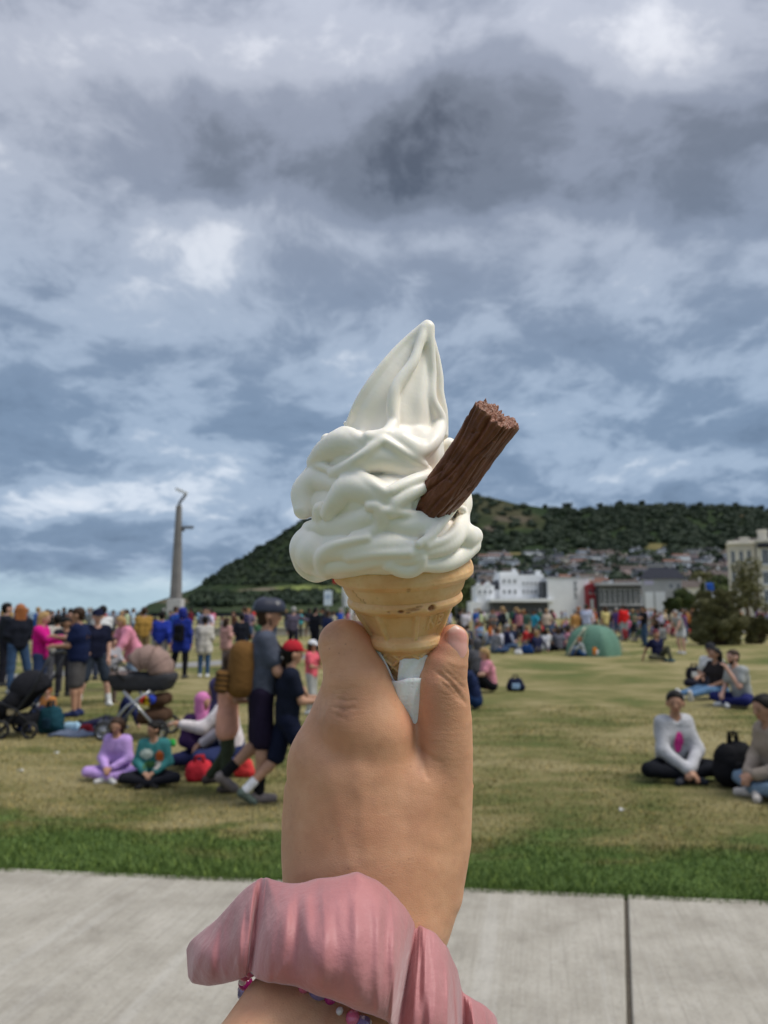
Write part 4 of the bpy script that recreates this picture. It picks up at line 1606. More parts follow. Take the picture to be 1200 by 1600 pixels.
    # folds: (x, y, radius, lift) traced along each ridge, laid on the body
    S = [
        # flame pleats
        ([(667, 508, 8, 0), (642, 526, 6, 0), (614, 554, 6.5, 0), (584, 592, 7, 0), (560, 630, 7, 0), (545, 664, 6, 0)], 12),
        ([(664, 514, 7, 2), (655, 540, 7, 5), (645, 567, 8, 7), (627, 592, 9, 8), (616, 612, 9, 9), (613, 640, 9, 9), (614, 662, 9, 9), (604, 677, 9.5, 9), (588, 684, 10, 9), (576, 684, 9, 8)], 12),
        ([(671, 512, 8, 2), (673, 545, 7, 4), (675, 585, 7, 5), (675, 622, 7.5, 6), (684, 645, 9, 7), (688, 660, 10, 7), (682, 682, 11, 6), (668, 700, 11, 4), (652, 711, 10, 3)], 14),
        ([(674, 530, 6, -3), (682, 560, 6, -3), (687, 590, 6, -3), (688, 615, 6, -3), (693, 645, 6.5, -3), (694, 680, 6.5, -3)], 10),
        ([(625, 690, 16, 3), (645, 705, 14, 3)], 18),
        # crests along the petals
        ([(489, 718, 6, 3), (507, 697, 6, 4), (526, 681, 6, 5), (538, 673, 6, 6), (556, 682, 6, 4), (580, 696, 5, 2)], 12),
        ([(524, 739, 8, 7), (545, 726, 7, 8), (567, 711, 7, 9), (586, 696, 7, 10), (600, 689, 7, 10), (618, 699, 6.5, 8), (640, 713, 6, 6), (662, 726, 6, 4)], 13),
        ([(512, 803, 8, 7), (517, 787, 7.5, 8), (528, 768, 7, 9), (540, 749, 7, 9), (551, 736, 7, 9), (568, 746, 6.5, 7), (588, 760, 6, 5), (604, 770, 6, 4)], 13),
        ([(470, 762, 8, 2), (478, 742, 7, 2), (488, 731, 6, 2), (502, 728, 6, 3), (522, 738, 6, 2)], 12),
        ([(497, 795, 7, 6), (499, 808, 7, 7), (504, 819, 6, 6)], 8),
        ([(490, 824, 8, 4), (474, 834, 8, 3), (463, 852, 8, 1), (463, 870, 8, 1), (472, 890, 8, 1), (492, 902, 8, 1), (512, 898, 7, 1)], 11),
        ([(508, 893, 9, 7), (500, 880, 9, 8), (505, 865, 8.5, 9), (522, 853, 8, 10), (546, 846, 7, 10), (574, 840, 6, 8)], 11),
        ([(655, 850, 6, 7), (674, 836, 6.5, 9), (688, 818, 6.5, 9), (698, 803, 6, 8), (706, 793, 6, 5)], 10),
        ([(606, 798, 6, 4), (636, 803, 6, 6), (662, 806, 6, 6)], 13),
        ([(668, 852, 6, 7), (694, 843, 6.5, 8), (712, 828, 6.5, 8), (722, 808, 6, 6), (722, 796, 6, 4)], 10),
        ([(545, 872, 6, 5), (590, 866, 6, 5), (640, 864, 6, 5)], 13),
        # little bubbles near the flake
        ([(664, 736, 5, 2), (668, 744, 5, 2)], 6),
    ]
    for strokes, k in S:
        g.chain(laid(strokes, 2.0), k * .45)
    # stay clear of the inside of the wafer's outer wall below its rim
    V, F, _ = g.nets(1)
    V = V + .5 * vnoise(V, 1 / 30.0, 2, 9)[:, None] * np.array([1, 1, 1])
    o = hero_obj('ice_cream', V, F, M_ICE, (618, 905, 0))
    tag(o, 'white swirl of soft ice cream drawn up to a curled tip on the wafer', 'ice cream')
    return g


ICE_GRID = build_ice()

# ---- chocolate flake
M_CHOC, _t, _b = new_mat('milk_chocolate')
_co = _t.node('ShaderNodeTexCoord').outputs['Object']
_at = _t.node('ShaderNodeAttribute', attribute_name='crumb').outputs['Fac']
_nz = _t.noise(_co, 160.0, 5.0, .65)
_c1 = _t.ramp(_nz, [(.3, (.105, .030, .014)), (.55, (.165, .052, .024)), (.75, (.22, .080, .040))], 'LINEAR')
_c2 = _t.ramp(_t.noise(_co, 600.0, 4.0, .7), [(.3, (.14, .048, .024)), (.7, (.36, .16, .09))], 'LINEAR')
_t.set(_b.inputs['Base Color'], _t.mix(_at, _c1, _c2))
_b.inputs['Roughness'].default_value = .46
_b.inputs['Specular IOR Level'].default_value = .42
_b.inputs['Subsurface Weight'].default_value = .05
_b.inputs['Subsurface Scale'].default_value = .001
_bp = _t.node('ShaderNodeBump', ins={'Height': _t.math('ADD', _nz, _t.math('MULTIPLY', _t.noise(_co, 900.0, 4.0, .7), .8)), 'Strength': .4, 'Distance': .0006})
_t.l.new(_bp.outputs[0], _b.inputs['Normal'])


def build_flake():
    A = HU(663, 806, 82)
    B = HU(777, 650, 156)
    L = np.linalg.norm(B - A)
    ax = (B - A) / L
    toc = np.array([0, 1.0, 0])
    side = np.cross(ax, toc)
    side /= np.linalg.norm(side)
    if side[0] < 0:
        side = -side                          # to the lower right
    up = np.cross(side, ax)
    if up[1] < 0:
        up = -up                              # to the camera
    nth, nl = 220, 200
    t = np.linspace(0, 1, nl)
    # cross-section: a folded, roughly rectangular bar turned on its axis, with long grooves
    th = np.linspace(0, 2 * math.pi, nth, endpoint=False)
    T, TH = np.meshgrid(t, th, indexing='ij')
    a, b_ = 35.5, 27.0
    ang = TH
    ex = 5.0
    rr = 1.0 / ((np.abs(np.cos(ang)) / a) ** ex + (np.abs(np.sin(ang)) / b_) ** ex) ** (1 / ex)
    drift = .10 * np.sin(T * 5 + 1) + .05 * np.sin(T * 11)
    gro = vnoise(np.stack([np.cos(ang + drift) * 3.2, np.sin(ang + drift) * 3.2, T * .7], -1), 1.6, 3, 1)
    groove = -np.abs(gro) ** .6
    fine = vnoise(np.stack([np.cos(ang + drift) * 9, np.sin(ang + drift) * 9, T * 2.2], -1), 1.5, 2, 6)
    fold = np.zeros_like(rr)
    for c, w_, dp in ((1.05, .05, 4.5), (1.62, .035, 4.0), (2.05, .05, 2.2), (.55, .04, 3.4), (.02, .06, 5.0), (-.5, .05, 4.0), (2.75, .05, 3.5), (3.6, .08, 4), (4.6, .06, 5), (5.4, .07, 4)):
        cc = c + drift * 1.5 + .12 * np.sin(T * 6 + c * 3)
        dd = (ang - cc + math.pi) % (2 * math.pi) - math.pi
        fold -= dp * np.exp(-(dd / w_) ** 2) * (.45 + .55 * np.clip(vnoise(np.stack([T * 5, T * 0 + c, T * 0], -1), 1.0, 2, 3) + .6, 0, 1))
    lump = vnoise(np.stack([np.cos(ang) * 1.6, np.sin(ang) * 1.6, T * 6.0], -1), 1.0, 3, 14)
    chip = -np.clip(vnoise(np.stack([np.cos(ang) * 3, np.sin(ang) * 3, T * 14.0], -1), 1.0, 2, 19) - .35, 0, 1) * 9
    R = rr * (1 + .03 * np.sin(T * 7)) + 2.6 * (groove + .5) * (.5 + .8 * np.clip(lump + .5, 0, 1)) + .9 * fine + fold + 2.6 * lump + chip
    R *= .90 + .12 * T
    # twist so that a broad face and a narrow one look at the camera
    rot = math.radians(112)
    ca, sa = np.cos(TH + rot) * R, np.sin(TH + rot) * R
    bend = 3.0 * np.sin(T * math.pi)
    pts = A + (T * L)[..., None] * ax + (ca + bend)[..., None] * side + sa[..., None] * up
    # broken end: uneven
    nb = 26
    endn = vnoise(np.stack([ca[-1] / 9, sa[-1] / 9, ca[-1] * 0], -1), 1.0, 3, 2)
    rows = [pts]
    crumb = [np.zeros_like(T)]
    taper = sstep(T, .93, 1.0)

    def end_shift(x, y):
        q = np.stack([x / 8, y / 8, x * 0], -1)
        q2 = np.stack([x / 2.6, y / 2.6, x * 0], -1)
        s = 7 * vnoise(q, 1.0, 3, 4) + 4.0 * vnoise(q2, 1.0, 2, 7)
        # a bite out of the middle of the broken end, a lip at its right
        s = s - 15 * np.exp(-((x - 7) / 9) ** 2 - ((y - 2) / 16) ** 2) + 5 * np.exp(-((x - 26) / 9) ** 2) - .12 * x
        return s
    pts = pts + (taper * end_shift(ca, sa))[..., None] * ax
    rows = [pts]
    crumb = [sstep(T, .965, 1.0) * .8]
    for i in range(1, nb + 1):
        f = 1 - i / nb
        x, y = ca[-1] * f, sa[-1] * f
        rows.append((A + L * ax + (x + 0)[..., None] * side + y[..., None] * up + end_shift(x, y)[..., None] * ax)[None])
        crumb.append(np.ones((1, nth)))
    P = np.concatenate(rows, 0)
    Cm = np.concatenate(crumb, 0)
    n0 = P.shape[0]
    idx = np.arange(n0 * nth).reshape(n0, nth)
    F = np.stack([idx[:-1], np.roll(idx[:-1], -1, 1), np.roll(idx[1:], -1, 1), idx[1:]], -1).reshape(-1, 4)
    o = hero_obj('chocolate_flake', P.reshape(-1, 3), F, M_CHOC, (660, 800, 60))
    vattr(o.data, 'crumb', Cm.ravel())
    tag(o, 'folded milk chocolate bar with a crumbly broken end stuck in the ice cream', 'chocolate bar')


build_flake()

# ---- paper napkin
M_PAPER, _t, _b = new_mat('napkin_paper')
_co = _t.node('ShaderNodeTexCoord').outputs['Object']
_t.set(_b.inputs['Base Color'], _t.ramp(_t.noise(_co, 120.0, 3.0), [(.3, (.84, .82, .81)), (.7, (.90, .88, .87))], 'LINEAR'))
_b.inputs['Roughness'].default_value = .85
_b.inputs['Subsurface Weight'].default_value = .2
_b.inputs['Subsurface Scale'].default_value = .002
_vo = _t.node('ShaderNodeTexVoronoi', feature='F1', ins={'Vector': _co, 'Scale': 560.0, 'Randomness': .35})
_bp = _t.node('ShaderNodeBump', ins={'Height': _t.smooth(_vo.outputs['Distance'], .1, .5), 'Strength': .2, 'Distance': .0006})
_t.l.new(_bp.outputs[0], _b.inputs['Normal'])


def build_napkin():
    root = thing('napkin', 'white embossed paper napkin wrapped round the wafer tip inside the hand', 'napkin', hworld(HU(641, 1100, 10)))

    def panel(name, left, right, bulge, n=14):
        """a sheet between two edges traced top to bottom (x, y, depth)"""
        rows = []
        for i in range(n + 1):
            s = i / n
            f = lambda E: np.array([np.interp(s * (len(E) - 1), range(len(E)), [p[j] for p in E]) for j in range(3)])
            a, b = f(left), f(right)
            row = []
            for j in range(11):
                u = j / 10
                p = a + (b - a) * u
                v = p[2] + bulge * math.sin(u * math.pi) + 1.2 * math.sin(u * 13 + s * 9 + len(name))
                row.append(HU(p[0], p[1] + 1.2 * math.sin(u * 9 + bulge), v))
            rows.append(row)
        P = np.array(rows)
        idx = np.arange(P.shape[0] * P.shape[1]).reshape(P.shape[:2])
        F = np.stack([idx[:-1, :-1], idx[:-1, 1:], idx[1:, 1:], idx[1:, :-1]], -1).reshape(-1, 4)
        o = hero_obj(name, P.reshape(-1, 3), F, M_PAPER, None, root)
        so = o.modifiers.new('thickness', 'SOLIDIFY')
        so.thickness = .0006
        return o
    # back fold shows left of the wafer, an upper flap under the thumb, a lower fold in front
    panel('back_fold', [(570, 1004, 6), (582, 1030, 10), (600, 1066, 14), (632, 1120, 12)], [(582, 997, 22), (594, 1022, 30), (612, 1056, 36), (645, 1116, 30)], 3)
    panel('upper_flap', [(625, 1031, 46), (622, 1050, 44), (621, 1066, 42), (620, 1084, 38)], [(672, 1024, 38), (664, 1044, 40), (660, 1066, 38), (662, 1090, 30)], 4)
    panel('lower_fold', [(610, 1064, 44), (620, 1092, 46), (636, 1130, 40), (650, 1185, 22)], [(668, 1058, 44), (664, 1090, 42), (664, 1130, 34), (668, 1185, 20)], 6)


build_napkin()

# ---- satin scrunchie round the wrist
M_SATIN, _t, _b = new_mat('pink_satin')
_co = _t.node('ShaderNodeTexCoord').outputs['Object']
_n = _t.noise(_co, 45.0, 4.0, .6)
_t.set(_b.inputs['Base Color'], _t.ramp(_n, [(.3, (.40, .155, .158)), (.6, (.48, .200, .203)), (.8, (.54, .245, .246))], 'LINEAR'))
_b.inputs['Roughness'].default_value = .52
_b.inputs['Specular IOR Level'].default_value = .35
_b.inputs['Sheen Weight'].default_value = .6
_b.inputs['Sheen Roughness'].default_value = .4
_b.inputs['Sheen Tint'].default_value = (1, .86, .86, 1)
_b.inputs['Anisotropic'].default_value = .4
_wv = _t.node('ShaderNodeTexNoise', ins={'Vector': _t.vmath('MULTIPLY', _co, (1.0, 1.0, 1.0)), 'Scale': 90.0, 'Detail': 4.0, 'Roughness': .55})
_wf = _t.node('ShaderNodeTexNoise', ins={'Vector': _co, 'Scale': 2600.0, 'Detail': 1.0})
_bp = _t.node('ShaderNodeBump', ins={'Height': _t.math('ADD', _wv.outputs['Fac'], _t.math('MULTIPLY', _wf.outputs['Fac'], .06)), 'Strength': .38, 'Distance': .003})
_t.l.new(_bp.outputs[0], _b.inputs['Normal'])


def ring_frame(cpx, axis_to):
    c = HU(*cpx)
    ax = HU(*axis_to) - c
    ax /= np.linalg.norm(ax)
    ex = np.array([1.0, 0, 0]) - ax * ax[0]
    ex /= np.linalg.norm(ex)
    ey = np.cross(ax, ex)
    if ey[1] < 0:
        ey = -ey
    return c, ax, ex, ey          # ex right, ey to the camera


def build_scrunchie():
    # stations round the wrist: top edge, bottom edge (photo pixels), depth of the edges, how far the cloth puffs out
    ST = [(291, 1484, 294, 1524, 52, 8), (303, 1464, 301, 1537, 66, 30), (340, 1434, 336, 1541, 84, 40), (372, 1398, 364, 1537, 98, 46), (396, 1375, 384, 1528, 108, 36), (409, 1368, 391, 1522, 108, 10),
          (420, 1371, 402, 1533, 120, 38), (446, 1376, 428, 1540, 132, 54), (480, 1374, 466, 1547, 142, 62), (520, 1366, 510, 1562, 148, 66), (558, 1359, 550, 1580, 150, 66), (594, 1373, 586, 1592, 148, 64),
          (622, 1400, 604, 1600, 144, 56), (640, 1424, 612, 1606, 140, 44), (651, 1440, 620, 1618, 128, 0), (662, 1446, 642, 1645, 134, 32), (680, 1456, 668, 1660, 130, 44), (700, 1480, 698, 1666, 118, 40), (714, 1512, 716, 1668, 100, 24),
          (722, 1546, 724, 1670, 78, 2), (736, 1557, 742, 1670, 74, 22), (758, 1571, 764, 1666, 58, 24), (776, 1590, 784, 1652, 36, 8),
          (774, 1604, 784, 1646, 0, -12), (742, 1600, 748, 1640, -45, -30), (705, 1560, 705, 1620, -75, -10), (660, 1500, 660, 1580, -96, -36), (600, 1400, 600, 1530, -108, -14), (545, 1390, 545, 1520, -112, -38),
          (480, 1385, 480, 1510, -100, -12), (425, 1390, 420, 1515, -76, -36), (370, 1415, 365, 1520, -40, -12), (325, 1450, 325, 1525, 8, -16)]
    DV = [30, 40, 55, 70, 84, 88, 96, 102, 106, 110, 110, 110, 106, 102, 92, 96, 92, 85, 75, 62, 60, 50, 40] + [10] * 10
    n = len(ST)
    A = np.concatenate([np.array(ST, float), np.array(DV, float)[:, None]], 1)
    sub = 26
    # periodic resampling: edges smooth, the puff kept with its creases
    m = n * sub
    t = np.arange(m) / sub
    i1 = np.floor(t).astype(int) % n
    f = (t - np.floor(t))[:, None]
    a_, b_, c_, d_ = A[(i1 - 1) % n], A[i1], A[(i1 + 1) % n], A[(i1 + 2) % n]
    CRM = .5 * (2 * b_ + (c_ - a_) * f + (2 * a_ - 5 * b_ + 4 * c_ - d_) * f * f + (3 * b_ - a_ - 3 * c_ + d_) * f ** 3)
    LIN = b_ + (c_ - b_) * f
    Q = .6 * CRM + .4 * LIN
    nt = 84
    s = np.arange(nt) / nt                      # round the cross-section: 0..0.6 outside, rest inside
    fr = s < .62
    al = np.where(fr, s / .62, (1 - s) / .38)   # 0 top edge .. 1 bottom edge
    AL, U = np.meshgrid(al, t)
    FR = np.broadcast_to(fr, AL.shape)
    P = np.zeros(AL.shape + (3,))
    arch = np.sin(np.pi * AL) ** .62
    X = Q[:, 0:1] + (Q[:, 2:3] - Q[:, 0:1]) * AL
    Y = Q[:, 1:2] + (Q[:, 3:4] - Q[:, 1:2]) * AL
    puff = Q[:, 5:6]
    sg = np.sign(puff + 1e-6)
    V = Q[:, 4:5] + Q[:, 6:7] * AL + np.where(FR, puff * arch, -sg * 6 * np.sin(np.pi * AL))
    # the cloth: long soft folds from edge to edge, gathered at the edges, small drags
    ph = U * 2 * np.pi / n
    cyc = lambda k: np.stack([np.cos(ph) * k, np.sin(ph) * k], -1)
    lng = vnoise(np.concatenate([cyc(6.5) + (.35 * AL)[..., None], (AL * 1.1)[..., None]], -1), 1.0, 2, 4)
    sml = vnoise(np.concatenate([cyc(26.0), (AL * 1.6)[..., None]], -1), 1.0, 2, 8)
    rid = 1 - np.abs(vnoise(np.concatenate([cyc(7.5) + .6 * np.sin(AL * 3)[..., None], (AL * .7)[..., None]], -1), 1.0, 2, 15)) * 2
    edge = np.abs(2 * AL - 1) ** 2
    V = V + FR * sg * (17 * lng * arch + .25 * sml + 7.0 * (rid ** 2) * (.25 + .75 * edge) * arch)
    Y = Y + FR * (.6 * sml * edge + 6 * lng * edge)
    k = (1200.0 - V) / 1200.0
    P = np.stack([(X - 600) * k, V, (800 - Y) * k], -1)
    idx = np.arange(m * nt).reshape(m, nt)
    n1 = np.roll(idx, -1, 0)
    F = np.stack([idx, n1, np.roll(n1, -1, 1), np.roll(idx, -1, 1)], -1).reshape(-1, 4)
    o = hero_obj('scrunchie', P.reshape(-1, 3), F, M_SATIN, (545, 1492, 84))
    sm = o.modifiers.new('smooth', 'SMOOTH')
    sm.iterations = 8
    tag(o, 'dusty pink satin scrunchie gathered in soft folds round the wrist', 'scrunchie')


build_scrunchie()


def build_bracelet():
    c, ax, ex, ey = ring_frame((486, 1606, 160), (600, 1412, 8))
    root = thing('bead_bracelet', 'bracelet of pink, lilac and blue beads showing below the scrunchie', 'bracelet', hworld(c))
    cols = {'blue': (.015, .012, .16), 'pink': (.72, .16, .28), 'lilac': (.42, .34, .70), 'magenta': (.42, .01, .20), 'pearl': (.80, .74, .72)}
    mats = {}
    for k, v in cols.items():
        m, t, b = new_mat('bead_' + k)
        co = t.node('ShaderNodeTexCoord').outputs['Object']
        t.set(b.inputs['Base Color'], t.ramp(t.noise(co, 300.0, 3.0), [(.3, tuple(x * .8 for x in v)), (.7, v)], 'LINEAR'))
        b.inputs['Roughness'].default_value = .12
        b.inputs['Coat Weight'].default_value = .5
        if k == 'lilac':
            b.inputs['Transmission Weight'].default_value = .45
            b.inputs['Roughness'].default_value = .05
        mats[k] = m
    order = ['pink', 'lilac', 'pink', 'blue', 'pink', 'magenta', 'pearl', 'magenta', 'pink', 'lilac', 'magenta', 'pearl']
    n = 40
    base = {}
    for i in range(n):
        a = -math.pi + 2 * math.pi * i / n
        k = order[i % len(order)]
        r = {'blue': 13.5, 'lilac': 12.5, 'pearl': 5.5}.get(k, 10.5)
        R = 112 + r * .2
        p = c + R * (math.sin(a) * ex + math.cos(a) * ey) + ax * (4 * math.sin(i * 2.1))
        if k not in base:
            mb = MB()
            flat = .80 if k != 'lilac' else 1.1
            prof = [(max(1e-4, math.sin(math.pi * j / 10)) * r * HS, -math.cos(math.pi * j / 10) * r * flat * HS) for j in range(11)]
            mb.lathe(prof, 8 if k == 'lilac' else 18)
            base[k] = mb.mesh('bead', [mats[k]], smooth=(k != 'lilac'))
        o = link('bead', base[k], root)
        w_ = hworld(p)
        o.location = Vector(w_) - root.location
        tdir = Vector(hworld(p + math.cos(a) * ex - math.sin(a) * ey) - w_).normalized()
        o.rotation_euler = tdir.to_track_quat('Z', 'Y').to_euler()


build_bracelet()
# ------------------------------------------------------------------ people: one melted body each, clothes and hair as parts
def fabric(col, name='cloth', rough=.85):
    key = name + '_%02x%02x%02x' % tuple(int(max(0, min(1, c)) ** .4545 * 255) for c in col)
    if key in _MC:
        return _MC[key]
    m, t, b = new_mat(key)
    co = t.node('ShaderNodeTexCoord').outputs['Object']
    n = t.noise(co, 9.0, 4.0, .6)
    t.set(b.inputs['Base Color'], t.ramp(n, [(.3, tuple(c * .78 for c in col)), (.7, tuple(min(1, c * 1.12) for c in col))], 'LINEAR'))
    b.inputs['Roughness'].default_value = rough
    b.inputs['Specular IOR Level'].default_value = .12
    bp = t.node('ShaderNodeBump', ins={'Height': t.noise(co, 22.0, 3.0, .6, .8), 'Strength': .6, 'Distance': .02})
    t.l.new(bp.outputs[0], b.inputs['Normal'])
    _MC[key] = m
    return m


SKINS = {'fair': (.62, .36, .27), 'tan': (.46, .25, .16), 'brown': (.30, .145, .085), 'dark': (.16, .075, .045)}


def skin_of(tone):
    key = 'person_skin_' + tone
    if key in _MC:
        return _MC[key]
    col = SKINS[tone]
    m, t, b = new_mat(key)
    co = t.node('ShaderNodeTexCoord').outputs['Object']
    c = t.ramp(t.noise(co, 14.0, 4.0), [(.3, tuple(x * .85 for x in col)), (.7, col)], 'LINEAR')
    f = t.node('ShaderNodeAttribute', attribute_name='feature')
    c = t.mix(f.outputs['Fac'], c, (.035, .02, .016))
    li = t.node('ShaderNodeAttribute', attribute_name='lips')
    c = t.mix(li.outputs['Fac'], c, (col[0] * .75, col[1] * .4, col[2] * .45))
    t.set(b.inputs['Base Color'], c)
    b.inputs['Roughness'].default_value = .55
    b.inputs['Specular IOR Level'].default_value = .3
    _MC[key] = m
    return m


HAIRC = {'black': (.012, .010, .009), 'brown': (.045, .026, .016), 'blonde': (.36, .23, .10), 'ginger': (.30, .11, .04), 'grey': (.30, .29, .28)}
A3 = lambda *v: np.array(v, float)
ARMS = {  # elbow and wrist from the shoulder: outwards, forwards, up
    'down': ((.05, .0, -.28), (.05, .06, -.52)), 'fold': ((.06, -.02, -.27), (-.10, .22, -.22)), 'phone': ((.05, .08, -.26), (-.05, .27, -.10)),
    'mouth': ((.03, .12, -.25), (-.11, .22, .02)), 'reach': ((.02, .20, -.17), (.0, .44, -.13)), 'front': ((.04, .10, -.26), (.0, .33, -.27)), 'swingf': ((.04, .10, -.27), (.03, .28, -.40)),
    'swingb': ((.05, -.14, -.25), (.06, -.14, -.50)), 'lap': ((.08, .04, -.27), (-.09, .24, -.38)), 'prop': ((.12, -.16, -.24), (.16, -.26, -.49)),
    'hug': ((.06, .16, -.20), (-.08, .40, -.22)), 'hip': ((.17, -.05, -.24), (.05, .05, -.42)), 'low': ((.03, .12, -.26), (.0, .26, -.50)), 'out': ((.24, .02, -.12), (.48, .06, -.16)), 'up': ((.10, .08, .18), (.06, .16, .44)),
    'bag': ((.05, -.02, -.28), (.02, .16, -.36))}
LEGS = {  # knee, ankle from the hip
    'stand': ((.01, .02, -.43), (.015, -.01, -.84)), 'fwd': ((.0, .20, -.38), (.0, .26, -.79)), 'back': ((.0, -.10, -.42), (.0, -.42, -.73)), 'backlift': ((.0, -.04, -.43), (.0, -.40, -.62)), 'soft': ((.02, .07, -.42), (.02, -.02, -.83)),
    'cross': ((.30, .27, .00), (-.14, .36, -.05)), 'kneesup': ((.03, .38, .28), (.03, .56, -.05)), 'straight': ((.03, .43, .02), (.04, .84, -.05)), 'fold': ((.16, .36, -.02), (.20, .0, -.06)),
    'wide': ((.10, .02, -.42), (.17, -.01, -.82)), 'squat': ((.10, .34, .02), (.08, .10, -.36)), 'kneel': ((.08, .20, -.32), (.06, -.22, -.36))}


def joints(H, seat=False, lean=0.0, side=0.0, arms=('down', 'down'), legs=('stand', 'stand'), head=(0.0, 0.0), hipz=None, twist=0.0, stout=1.0, shw=.165):
    """facing +Y, feet (or seat) on z = 0; head = (turn, nod); lean forwards in radians"""
    S = H / 1.72
    J = {}
    hz = (0.93 if not seat else .13) * S if hipz is None else hipz * S
    P = A3(0, 0, hz)
    J['pelvis'] = P
    up = A3(math.sin(side), math.sin(lean) * math.cos(side), math.cos(lean) * math.cos(side))
    J['belly'] = P + up * .14 * S
    J['chest'] = P + up * .34 * S
    upn = up * .6 + A3(0, .0, .4)
    J['neck'] = P + up * .50 * S
    hd = J['neck'] + upn * .13 * S + A3(0, .03 * S, 0)
    ht, hn = head
    hf = A3(-math.sin(ht) * math.cos(hn), math.cos(ht) * math.cos(hn), -math.sin(hn))
    hu = A3(0, 0, 1) - hf * hf[2]
    hu /= np.linalg.norm(hu)
    J['head'], J['hf'], J['hu'] = hd, hf, hu
    for i, s in ((0, -1), (1, 1)):
        ct, st = math.cos(twist), math.sin(twist)
        sh = P + up * .455 * S + A3(s * shw * ct, s * shw * st, 0) * S
        J['sh', i] = sh
        e, w_ = (ARMS[arms[i]] if isinstance(arms[i], str) else arms[i])
        J['el', i] = sh + A3(s * e[0], e[1], e[2]) * S
        J['wr', i] = sh + A3(s * w_[0], w_[1], w_[2]) * S
        hp = P + A3(s * .092, 0, -.02) * S
        J['hip', i] = hp
        k, a = (LEGS[legs[i]] if isinstance(legs[i], str) else legs[i])
        J['kn', i] = hp + A3(s * k[0], k[1], k[2]) * S
        J['an', i] = hp + A3(s * a[0], a[1], a[2]) * S
        shin = J['an', i] - J['kn', i]
        shin /= max(np.linalg.norm(shin), 1e-6)
        fwd = A3(s * .12, 1, 0)
        if abs(shin[2]) < .8:
            fwd = A3(s * .25, .35, .75) if legs[i] in ('straight',) else (A3(-s * .7, .5, -.1) if legs[i] == 'cross' else A3(0, .75, -.6))
        fwd /= np.linalg.norm(fwd)
        heel = J['an', i] + A3(0, 0, -.045) * S - fwd * .04 * S
        toe = heel + fwd * .165 * S
        J['heel', i], J['toe', i] = heel, toe
    J['S'] = S
    J['w'] = stout
    return J


def body_parts(J):
    """(part, a, b, ra, rb) round cones of the bare figure"""
    S, W = J['S'], J['w']
    L = []
    ad = lambda p, a, b, ra, rb: L.append((p, a, b, ra * S, rb * S))
    for s in (-1, 1):
        o = A3(s * .058 * W, 0, 0) * S
        ad('torso', J['pelvis'] + o, J['belly'] + o, .108 * W, .100 * W)
        ad('torso', J['belly'] + o, J['chest'] + o * 1.25, .100 * W, .112 * W)
        ad('torso', J['chest'] + o * 1.25, J['neck'] + o * 1.2 + A3(0, 0, -.05) * S, .110 * W, .07)
    ad('torso', J['sh', 0], J['sh', 1], .062, .062)
    ad('neck', J['neck'] + A3(0, 0, -.03) * S, J['head'], .052, .050)
    h, f, u = J['head'], J['hf'], J['hu']
    c = h + u * .045 * S
    ad('head', c + u * .03 * S - f * .018 * S, c + u * .028 * S + f * .014 * S, .086, .082)
    ad('head', c - u * .03 * S + f * .03 * S, c - u * .062 * S + f * .048 * S, .062, .040)
    ad('head', c + f * .085 * S + u * .0 * S, c + f * .104 * S - u * .022 * S, .012, .016)
    sd = np.cross(f, u)
    for s in (-1, 1):
        ad('head', c + sd * s * .084 * S - f * .005 * S, c + sd * s * .090 * S - u * .022 * S - f * .008 * S, .022, .016)
        i = 0 if s < 0 else 1
        ad('uarm', J['sh', i], J['el', i], .053 * W, .041)
        ad('farm', J['el', i], J['wr', i], .041, .029)
        d = J['wr', i] - J['el', i]
        d /= max(np.linalg.norm(d), 1e-6)
        pl = J['wr', i] + d * .055 * S
        ad('hand', J['wr', i], pl, .028, .034)
        sdv = np.cross(d, A3(0, 0, 1.0))
        if np.linalg.norm(sdv) < .1:
            sdv = A3(0, 1.0, 0)
        sdv /= np.linalg.norm(sdv)
        curl = np.cross(sdv, d)
        for q, (off, ln) in enumerate(((-.030, .060), (-.010, .075), (.010, .070), (.028, .055))):
            a0 = pl + sdv * off * S + d * .02 * S
            a1 = a0 + d * ln * .55 * S - curl * .012 * S
            ad('hand', a0, a1, .0125, .012)
            ad('hand', a1, a1 + d * ln * .35 * S - curl * .028 * S, .012, .0105)
        ad('hand', J['wr', i] + sdv * .028 * S + d * .02 * S, pl + sdv * .055 * S + d * .012 * S, .016, .013)
        ad('thigh', J['hip', i], J['kn', i], .088 * W, .060)
        ad('calf', J['kn', i] * .75 + J['an', i] * .25, J['kn', i], .056, .056)
        ad('calf', J['kn', i] * .75 + J['an', i] * .25, J['an', i], .056, .036)
        ad('foot', J['heel', i], J['toe', i], .040, .034)
    return L


def sub_seg(a, b, t):
    return a + (b - a) * t


def grid_for(parts, h, pad):
    P = np.array([p[1] for p in parts] + [p[2] for p in parts])
    return Grid(P.min(0) - pad, P.max(0) + pad, h)


def fill(g, parts, inflate=0.0, k=.03, tagof=None):
    for p in parts:
        g.cone(p[1], p[2], p[3] + inflate, p[4] + inflate, k * (.35 if p[0] == 'hand' else 1.0), tagid=None if tagof is None else tagof(p))
    return g


